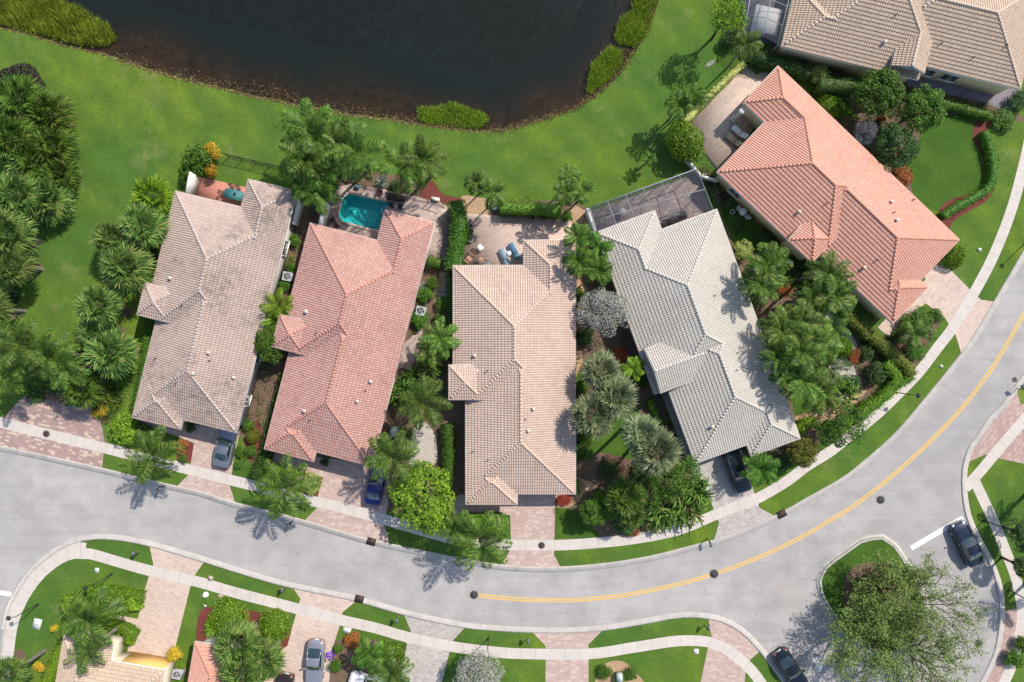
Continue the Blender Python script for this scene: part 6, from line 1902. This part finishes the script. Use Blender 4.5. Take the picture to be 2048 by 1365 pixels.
lounger(1467,281,(.72,.62),'tan lounger nearer the lake side on the orange house patio','tan_cloth','dark_bronze', group='loungers on the orange house patio')
def round_table(px, py, r, h, label, mat, leg='grey_metal', z=.05, name='round_table', cat='table'):
    x, y = W(px, py, h); o = empty(name, (x, y, z), .3, label, cat)
    m = MB(); m.disc(0,0,h,r,24,h-.035); m.build('table_top', M[mat], o)
    m = MB(); m.tube([(r*math.cos(t),r*math.sin(t),h+.005) for t in np.linspace(0,6.283,25)], .02, 5, False); m.build('rim', M[leg], o)
    for k in range(3):
        a = k*2.094; m = MB(); m.tube([(0,0,h-.04),(r*.3*math.cos(a),r*.3*math.sin(a),h*.5),(r*.75*math.cos(a),r*.75*math.sin(a),0)], .025, 6); m.build('leg', M[leg], o)
round_table(1018,507,.26,.5,'small round side table between the two blue loungers','white_cloth')
def chair(px, py, d, label, mat, z=.05, w=.5, group=None, h=.44, name='chair', cat='chair'):
    x, y = W(px, py, h); f = dirpx(*d)
    o = empty(name, (x, y, z), math.atan2(f[1], f[0]), label, cat, group)
    a = w/2
    m = MB()
    for i in range(5): m.box(-a, a, -a+i*w/5+.01, -a+(i+1)*w/5-.01, h-.03, h)
    m.build('seat', M[mat], o)
    m = MB()
    for i in range(5): y0 = -a+i*w/5+.01; m.add([(-a-.02,y0,h+.05),(-a-.02,y0+w/5-.02,h+.05),(-a-.14,y0+w/5-.02,h+.48),(-a-.14,y0,h+.48)], [(0,1,2,3)])
    m.tube([(-a-.14,-a,h+.48),(-a-.14,a,h+.48)], .02, 5); m.build('backrest', M[mat], o)
    for sx in (-1, 1):
        for sy in (-1, 1): m = MB(); m.tube([(sx*a*.9, sy*a*.9, 0), (sx*a*.9, sy*a*.9, h-.02)], .02, 5); m.build('leg', M[mat], o)
    for sy in (-1, 1): m = MB(); m.tube([(-a-.08, sy*a, h+.24), (a*.7, sy*a, h+.22), (a*.8, sy*a, h)], .018, 5); m.build('armrest', M[mat], o)
    return o
chair(944,508,(-.65,.75),'slatted grey brown chair set diagonally by the white wall of the peach patio','wood', w=.75)
chair(938,519,(.65,-.75),'red cushioned seat behind the slatted chair by the white wall','terracotta', w=.6)
x, y = W(960,496,.45); o = empty('footstool', (x, y, .05), .75, 'square white footstool near the slatted chair', 'footstool')
m = MB(); m.box(-.3,.3,-.3,.3,.30,.45); m.build('cushion', M['white_cloth'], o)
for sx in (-1,1):
    for sy in (-1,1): m = MB(); m.tube([(sx*.25,sy*.25,0),(sx*.25,sy*.25,.3)], .03, 6); m.build('leg', M['wood'], o)
round_table(961,521,.42,.72,'brown round table at the edge of the peach roof','wood','dark_bronze')
chair(973,529,(-.3,.9),'grey mesh chair half under the peach roof edge','grey_metal', w=.5)
# teal table
x, y = W(467,390,.74); o = empty('dining_table', (x, y, .06), math.atan2(-.22,.97), 'teal dining table on the red patio', 'table')
m = MB(); R_ = [(1.0,.35),(.85,.52),(-.85,.52),(-1.0,.35),(-1.0,-.35),(-.85,-.52),(.85,-.52),(1.0,-.35)]
m.add([(a,b,.74) for a,b in R_]+[(a,b,.70) for a,b in R_], [tuple(range(8)), tuple(range(15,7,-1))]+[(i, 8+i, 8+(i+1)%8, (i+1)%8) for i in range(8)]); m.build('table_top', M['teal'], o)
for sx in (-1,1):
    for sy in (-1,1): m = MB(); m.tube([(sx*.8,sy*.38,0),(sx*.8,sy*.38,.7)], .035, 6); m.build('leg', M['teal'], o)
gx = 'dark chairs around the teal table'
for px, py, dx, dy, lb in [(464,377,.1,1,'dark chair behind the teal table, left of two'),(477,380,.1,1,'dark chair behind the teal table, right of two'),(447,387,1,.2,'dark chair at the left end of the teal table'),(488,395,-1,-.2,'dark chair at the right end of the teal table')]:
    chair(px, py, (dx, dy), lb, 'dark_bronze', .06, .46, gx)
m = MB(); x, y = W(470,388,.85); m.lathe([(0,0),(.09,0),(.11,.16),(.09,.2)], 12); o = m.build('flower_pot', M['dark_bronze'], None, loc=(x,y,.805)); tag(o,'small dark pot in the middle of the teal table','flower pot')
# white bistro set and pots along the orange house wall
round_table(1486,424,.38,.72,'white bistro table on the brown path beside the orange house','white','white',0.01)
chair(1478,418,(.8,.5),'white bistro chair left of the white bistro table','white',.01,.4,'white bistro chairs'); chair(1494,434,(-.6,-.8),'white bistro chair right of the white bistro table','white',.01,.4,'white bistro chairs')
def pot(px, py, r, h, mat, label, plant=None, z=.05, group=None):
    x, y = W(px, py, h); o = empty('flower_pot', (x, y, z), 0, label, 'flower pot', group)
    m = MB(); m.lathe([(r*.7,0),(r*.95,h*.7),(r,h*.92),(r*1.08,h*.92),(r*1.08,h),(r*.9,h),(r*.88,h-.06)], 16); m.build('vessel', M[mat], o, True)
    m = MB(); m.disc(0,0,h-.05,r*.9,16); m.build('soil', M['pot_soil'], o)
    if plant:
        c = link('potted_plant', with_mat(('grassy', int(px)%3), plant), None, o, (0,0,h-.05)); c.scale = (r*1.6, r*1.6, .4)
g = 'round pots along the tall hedge on the patio'
pot(940,441,.20,.4,'pot_grey','small round pot at the top of the row by the tall hedge',group=g); pot(941,452,.27,.42,'pot_grey','large round pot second in the row by the tall hedge',group=g)
pot(931,453,.20,.35,'terracotta','round pot left of the large pot by the tall hedge',group=g); pot(930,443,.18,.35,'terracotta','dark little pot nearest the tall hedge top',group=g)
pot(941,479,.28,.45,'pot_grey','large round pot at the lower end of the row by the tall hedge',group=g); pot(943,463,.2,.4,'dark_bronze','dark pot in front of the bushy potted plant',group=g)
g = 'dark planters under the patio hedge'
pot(1006,431,.2,.35,'dark_bronze','dark planter at the left under the patio hedge','leaf_deep',group=g); pot(1036,434,.2,.35,'dark_bronze','dark planter with pale flowers under the patio hedge','leaf_pale',group=g)
pot(1066,435,.3,.3,'terracotta','wide low planter right of centre under the patio hedge',group=g); pot(1088,436,.26,.3,'terracotta','green planted bowl under the right part of the patio hedge','leaf_green',group=g)
g = 'small pots along the left wall of the orange house'
for i, (px, py, r, mt, lb) in enumerate([(1409,350,.17,'white','white pot uppermost in the row along the orange house'),(1416,358,.16,'black_metal','black pot second in the row along the orange house'),
  (1421,367,.2,'black_metal','black pot third in the row along the orange house'),(1422,376,.17,'pot_grey','grey pot fourth in the row along the orange house'),(1427,380,.15,'terracotta','small clay pot in the row along the orange house'),
  (1438,382,.18,'white','white pot in the middle of the row along the orange house'),(1448,393,.3,'black_metal','big black pot in the row along the orange house'),(1460,402,.22,'white','white ring shaped pot in the row along the orange house'),
  (1465,424,.22,'white','white pot left of the bistro table')]):
    pot(px, py, r, .35, mt, lb, 'leaf_deep' if i % 2 else None, .01, g)
# bench on the plaza
x, y = W(109,800,.42); o = empty('park_bench', (x, y, .02), math.atan2(-.36,1.1), 'wooden bench at the back of the brick plaza', 'bench')
m = MB()
for i in range(4): m.box(-.85,.85,-.22+i*.115,-.22+i*.115+.10,.40,.44)
m.build('seat', M['wood'], o)
m = MB()
for i in range(3): m.box(-.85,.85,.255,.285,.52+i*.13,.62+i*.13)
m.build('backrest', M['wood'], o)
for sx in (-1,1):
    m = MB(); m.box(sx*.78-.03,sx*.78+.03,-.22,-.17,0,.40); m.box(sx*.78-.03,sx*.78+.03,.22,.254,0,.9); m.box(sx*.78-.035,sx*.78+.035,-.22,.22,.60,.64); m.build('leg', M['dark_bronze'], o)

# --- white yard walls
def wall(pts, th, h, mat, label, cap='trim', name='yard_wall'):
    w = [P(x, y, h) for x, y in pts]
    o = empty(name, (w[0][0], w[0][1], 0), 0, label, 'wall')
    m = MB(); c = MB(); b0 = w[0]
    for a, b in zip(w, w[1:]):
        a = (a[0]-b0[0], a[1]-b0[1]); b = (b[0]-b0[0], b[1]-b0[1])
        L = math.hypot(b[0]-a[0], b[1]-a[1]); d = ((b[0]-a[0])/L, (b[1]-a[1])/L); cc = ((a[0]+b[0])/2, (a[1]+b[1])/2)
        m.obox(cc, d, L, th, 0, h-.06); c.obox(cc, d, L+.06, th+.08, h-.06+.001, h)
    m.build('wall', M[mat], o); c.build('coping', M[cap], o)
wall([(381,345),(372,385)], .2, 2.2, 'stucco_white', 'white wall at the left of the red patio')
wall([(650,404),(638,452)], .2, 2.2, 'stucco_white', 'white wall left of the swimming pool')
wall([(919,486),(918,534)], .2, 2.0, 'stucco_white', 'white wall beside the slatted chair on the peach patio')
wall([(1175,418),(1191,466)], .18, 2.0, 'stucco_grey', 'grey wall at the left end of the screened enclosure')
wall([(1374,318),(1402,352),(1436,362)], .16, .9, 'stucco_cream', 'low cream wall at the patio corner of the orange house')
wall([(596,400),(586,448)], .15, 1.8, 'trim', 'white side wall beside the upper right of the grey-pink roof')
# column on the orange patio
x, y = W(1484,222,2.6); o = empty('patio_column', (x, y, .06), .75, 'cream column under the eave of the orange house patio', 'column')
m = MB(); m.box(-.2,.2,-.2,.2,0,2.6); m.build('shaft', M['stucco_cream'], o); m = MB(); m.box(-.28,.28,-.28,.28,0,.25); m.box(-.27,.27,-.27,.27,2.45,2.62); m.build('trim', M['trim'], o)

# --- fences
def fence(pts, h, label, step=1.5, picket=.14):
    w = [P(x, y, h) for x, y in pts]; o = empty('metal_fence', (*w[0], 0), 0, label, 'fence'); b0 = w[0]
    pk = MB(); rail = MB()
    for a, b in zip(w, w[1:]):
        a = (a[0]-b0[0], a[1]-b0[1]); b = (b[0]-b0[0], b[1]-b0[1]); L = math.hypot(b[0]-a[0], b[1]-a[1]); d = ((b[0]-a[0])/L, (b[1]-a[1])/L); cc = ((a[0]+b[0])/2, (a[1]+b[1])/2)
        for z in (.15, h-.06): rail.obox(cc, d, L, .035, z, z+.04)
        for i in range(int(L/picket)): t = (i+.5)*picket; pk.obox((a[0]+d[0]*t, a[1]+d[1]*t), d, .02, .02, .05, h-.061)
        for i in range(int(L/step)+1):
            t = min(L, i*step); m = MB(); m.obox((a[0]+d[0]*t, a[1]+d[1]*t), d, .06, .06, 0, h+.05); m.build('post', M['black_metal'], o)
    rail.build('rail', M['black_metal'], o); pk.build('pickets', M['black_metal'], o)
fence([(447,307),(568,335)], 1.3, 'black metal fence above the red patio along the lake lawn')
fence([(700,364),(770,384),(865,402),(888,411)], 1.2, 'black metal fence along the lake side of the pool')

# --- pool
zs = .03
pw = [P(*p) for p in pool_out]; pc = np.mean(pw, axis=0)
o = empty('swimming_pool', (pc[0], pc[1], 0), 0, 'turquoise swimming pool behind the red roof', 'swimming pool')
lp = [(p[0]-pc[0], p[1]-pc[1]) for p in pw]
M['pool_plaster'] = speck_mat('pool_plaster', (0.12,0.52,0.52), (0.08,0.42,0.44), (0.30,0.72,0.70), .5, 1.2, amt=.5, bstr=.05)
M['pool_tile'] = speck_mat('pool_step_tile', (0.3,0.62,0.62), (0.26,0.55,0.56), (0.4,0.7,0.7), 1, 5, amt=.3)
n = len(lp); ins = [(x*.9, y*.9) for x, y in lp]
V = [(x, y, zs) for x, y in lp]+[(x, y, -1.3) for x, y in ins]
F = [(i, n+i, n+(i+1)%n, (i+1)%n) for i in range(n)]
mb = MB(); mb.add(V, F); mb.add([(x, y, -1.3) for x, y in ins], [tuple(range(n))][:1]); mb.build('basin', M['pool_plaster'], o)
link('water', poly_mesh('water', [(x*.998, y*.998) for x, y in lp], -.08), M['pool_water'], o)
mb = MB()
for i in range(n):
    a, b = lp[i], lp[(i+1)%n]; L = math.hypot(b[0]-a[0], b[1]-a[1]); d = ((b[0]-a[0])/L, (b[1]-a[1])/L); q = ((a[0]+b[0])/2*1.035, (a[1]+b[1])/2*1.035)
    mb.obox(q, d, L+.1, .3, .055+.002*(i % 3), .09+.002*(i % 3))
mb.build('coping', M['pav_cream'], o)
mb = MB()
for k in range(3):
    q0 = P(778-k*6, 408); q1 = P(768-k*5, 428)
    cc = ((q0[0]+q1[0])/2-pc[0], (q0[1]+q1[1])/2-pc[1]); L = math.hypot(q1[0]-q0[0], q1[1]-q0[1]); mb.obox(cc, ((q1[0]-q0[0])/L, (q1[1]-q0[1])/L), L, .32, -1.2, -.2-.22*k)
mb.build('step', M['pool_tile'], o)
mb = MB(); q = P(766,417); q = (q[0]-pc[0], q[1]-pc[1])
mb.tube([(q[0]+.9,q[1]+.0,.05),(q[0]+.8,q[1],.7),(q[0]+.3,q[1]+.1,.75),(q[0]-.3,q[1]+.2,-.3)], .025, 6); mb.build('handrail', M['grey_metal'], o)
# red bucket, blue cooler, small slabs by the pool
x, y = W(760,384,.3); m = MB(); m.lathe([(.0,0),(.2,0),(.27,.3),(.24,.3),(.18,.04)], 14); tag(m.build('watering_can', M['red'], None, loc=(x,y,.05)), 'red plastic tub by the fence above the pool', 'tub')
x, y = W(714,374,.3); m = MB(); m.box(-.22,.22,-.16,.16,0,.28); m.box(-.24,.24,-.18,.18,.281,.34); tag(m.build('cool_box', M['blue_dark_cloth'], None, loc=(x,y,.05), rz=-.2), 'blue box by the fence at the top of the pool deck', 'box')
for px, py, lb in ((783,410,'dark square table right of the pool steps'),(801,413,'dark square table further right of the pool steps')):
    x, y = W(px, py, .45); o = empty('side_table', (x, y, .05), -.22, lb, 'side table', 'dark side tables by the pool')
    m = MB(); m.box(-.25,.25,-.3,.3,.40,.45); m.build('table_top', M['black_metal'], o)
    for sx in (-1,1):
        for sy in (-1,1): m = MB(); m.box(sx*.2-.02,sx*.2+.02,sy*.24-.02,sy*.24+.02,0,.399); m.build('leg', M['black_metal'], o)
lounger(793,396,(.97,.22),'dark lounger along the pool fence','dark_cloth' if False else 'pot_soil','dark_bronze', group=None)
x, y = W(870,398,.4); m = MB(); m.box(-.45,.45,-.22,.22,0,.12); m.box(-.35,.35,-.16,.16,.121,.3); tag(m.build('garden_bench', M['stucco_white'], None, loc=(x,y,.02), rz=-.2), 'white slab seat at the right end of the pool fence', 'garden seat')

# --- screened enclosures
def enclosure(corners, h0, h1, label, nx, ny, name='screened_enclosure'):
    """corners: back-left, back-right, front-right, front-left in photo pixels at height h0"""
    w = [P(x, y, h0) for x, y in corners]; c = np.mean(w, axis=0)
    q = [(a-c[0], b-c[1]) for a, b in w]
    o = empty(name, (c[0], c[1], 0), 0, label, 'screen enclosure')
    def at(u, v):
        x = (q[0][0]*(1-u)+q[1][0]*u)*(1-v)+(q[3][0]*(1-u)+q[2][0]*u)*v
        y = (q[0][1]*(1-u)+q[1][1]*u)*(1-v)+(q[3][1]*(1-u)+q[2][1]*u)*v
        e = min(u*nx, (1-u)*nx, v*ny, 1)
        z = h0+(h1-h0)*max(0, min(1, e)) if ny > 0 else h0
        return (x, y, z)
    us = np.linspace(0, 1, nx+1); vs = np.linspace(0, 1, ny+1)
    for u in us[1:-1]:
        m = MB(); m.tube([at(u, v) for v in vs], .045, 4); m.build('beam', M['screen_frame'], o)
    for v in vs[1:-1]:
        m = MB(); m.tube([at(u, v) for u in us], .045, 4); m.build('beam', M['screen_frame'], o)
    m = MB(); m.tube([at(0,0), at(1,0), at(1,1)], .06, 4); m.tube([at(0,0), at(0,1)], .06, 4); m.build('gutter_beam', M['screen_frame'], o)
    for u, v in [(u, 0) for u in us]+[(1, v) for v in vs[1:]]+[(0, v) for v in vs[1:]]:
        p = at(u, v); m = MB(); m.obox((p[0], p[1]), (1, 0), .06, .06, 0.02, p[2]-.03); m.build('post', M['screen_frame'], o)
    V = [at(u, v) for v in vs for u in us]; V = [(a, b, c_+.03) for a, b, c_ in V]
    F = [(j*(nx+1)+i, j*(nx+1)+i+1, (j+1)*(nx+1)+i+1, (j+1)*(nx+1)+i) for j in range(ny) for i in range(nx)]
    link('roof_screen', np_mesh('roof_screen', V, [f[::-1] for f in F]), M['screen'], o)
    m = MB(); b = [at(u, 0) for u in us]
    for p0, p1 in zip(b, b[1:]): m.add([(p0[0],p0[1],.05),(p1[0],p1[1],.05),(p1[0],p1[1],p1[2]-.05),(p0[0],p0[1],p0[2]-.05)], [(0,1,2,3)])
    b = [at(1, v) for v in vs]
    for p0, p1 in zip(b, b[1:]): m.add([(p0[0],p0[1],.05),(p1[0],p1[1],.05),(p1[0],p1[1],p1[2]-.05),(p0[0],p0[1],p0[2]-.05)], [(0,1,2,3)])
    m.build('side_screen', M['screen'], o)
    return o
M['screen_frame'] = plain('enclosure_frame', (0.30,0.31,0.33), .5)
enclosure([(1179,416),(1394,338),(1426,420),(1196,470)], 2.6, 3.0, 'long grey screened enclosure behind the pale grey house', 6, 2)
enclosure([(1507,-40),(1583,-25),(1556,90),(1488,66)], 2.8, 3.3, 'small screened enclosure at the left of the tan roofed house', 2, 3)
# pavilion under the small enclosure
x, y = W(1535,38,2.2); o = empty('garden_umbrella', (x, y, .05), -.22, 'square white parasol inside the small screened enclosure', 'parasol')
m = MB(); s_ = 1.35
m.add([(-s_,-s_,1.95),(s_,-s_,1.95),(s_,s_,1.95),(-s_,s_,1.95),(0,0,2.5),(-s_,-s_,1.8),(s_,-s_,1.8),(s_,s_,1.8),(-s_,s_,1.8)], [(0,1,4),(1,2,4),(2,3,4),(3,0,4),(5,6,1,0),(6,7,2,1),(7,8,3,2),(8,5,0,3)]); m.build('canopy', M['white_cloth'], o)
m = MB(); m.tube([(0,0,0),(0,0,2.45)], .035, 8); m.build('pole', M['grey_metal'], o); m = MB(); m.lathe([(0,.0),(.3,0),(.28,.1),(.05,.14)], 14); m.build('base', M['dark_bronze'], o)
# furniture in the long enclosure
g = 'dark seats in the screened enclosure'
chair(1331,446,(-.3,-.9),'dark seat at the valley corner inside the long screened enclosure','dark_bronze',.05,.7,g); chair(1347,439,(-.3,-.9),'grey topped seat in the middle of three in the enclosure','dark_bronze',.05,.75,g)
chair(1366,430,(-.3,-.9),'dark seat rightmost of three in the enclosure','black_metal',.05,.7,g)
round_table(1245,424,.42,.72,'pale round table at the left inside the long enclosure','pot_grey')
# purple pinwheel
x, y = W(661,1312,1.2); o = empty('garden_spinner', (x, y, 0), 0, 'purple petalled garden spinner beside the silver sedan', 'garden spinner')
m = MB(); m.tube([(0,0,0),(0,0,1.2)], .02, 6); m.build('pole', M['grey_metal'], o)
for k in range(6):
    a = k*1.047+.3; m = MB(); c, s_ = math.cos(a), math.sin(a)
    m.add([(.04*c,.04*s_,1.2),(.38*c-.14*s_,.38*s_+.14*c,1.26),(.58*c,.58*s_,1.2),(.38*c+.14*s_,.38*s_-.14*c,1.14)], [(0,1,2,3)]); m.build('petal', M['purple'], o)
# bracket lamps beside the yellow garage, fallen frond
for px, py, lb in ((237,1306,'lantern on the left of the yellow garage wall'),(331,1330,'lantern on the right of the yellow garage wall')):
    pass
x, y = P(1420,128); o = link('fallen_frond', with_mat(('agave',0),'leaf_silver'), None, None, (x,y,.05), .6, (.9,.35,.12)); tag(o, 'grey fallen palm frond on the lake lawn', 'palm frond')
me = np_mesh('road_plate', [(-.25,-.25,.014),(.25,-.25,.014),(.25,.25,.014),(-.25,.25,.014)], [(0,1,2,3)])
x, y = W(2029,760); o = link('road_cover', me, M['iron_grey'], None, (x,y,0), .3); tag(o,'small square iron cover in the road by the right edge','road cover')

# --- dead leaves and specks on the road
def litter(label, spots, leaf, seed):
    r = np.random.default_rng(seed); B = []
    for px, py, rad, n in spots:
        x, y = P(px, py); q = r.normal(0, rad*S, (n, 2)); B.append(np.concatenate([q+np.array([x, y]), np.full((n, 1), 0.02)], 1))
    B = np.concatenate(B); n = len(B)
    V, F = leaf_quads(B, np.repeat(np.array([[0, 0, 3.0]]), n, 0), 0.10, r, 0.5)
    o = link('leaf_litter', np_mesh('leaf_litter', V, [F]), M[leaf]); tag(o, label, 'leaf litter', None, 'stuff')
litter('scattered dead leaves on the asphalt and pavements', [(590,1082,22,14),(640,1095,18,10),(705,1165,30,16),(800,1120,10,14),(945,1160,26,26),(720,1140,60,12),(1240,1152,30,14),(1060,1165,40,8),(1600,1290,60,120),(1700,1080,60,60),
   (1900,1250,70,120),(1840,1330,50,80),(1440,1240,60,20),(870,1240,35,30),(1330,1060,40,60),(1300,1090,60,30),(980,1110,50,30),(575,1010,40,30),(300,975,50,20),(1650,1180,60,80),(1560,1120,80,14),(1950,870,60,16),(1800,960,70,10)], 'leaf_dry', 5)
litter('fallen leaves and clippings on the lawns and beds', [(40,470,80,40),(250,640,60,40),(100,260,80,30),(200,690,60,40),(660,380,50,30),(1420,60,50,20),(1640,620,60,80),(1250,960,60,80),(1350,1040,50,60),(1700,740,50,50),(820,700,50,60)], 'leaf_dry', 6)

# --- check for labels used twice
seen = {}
for ob in scene.objects:
    if ob.parent is None and ob.get('label'):
        if ob['label'] in seen: print('DUPLICATE LABEL', ob['label'])
        seen[ob['label']] = 1
print('THINGS', len(seen))
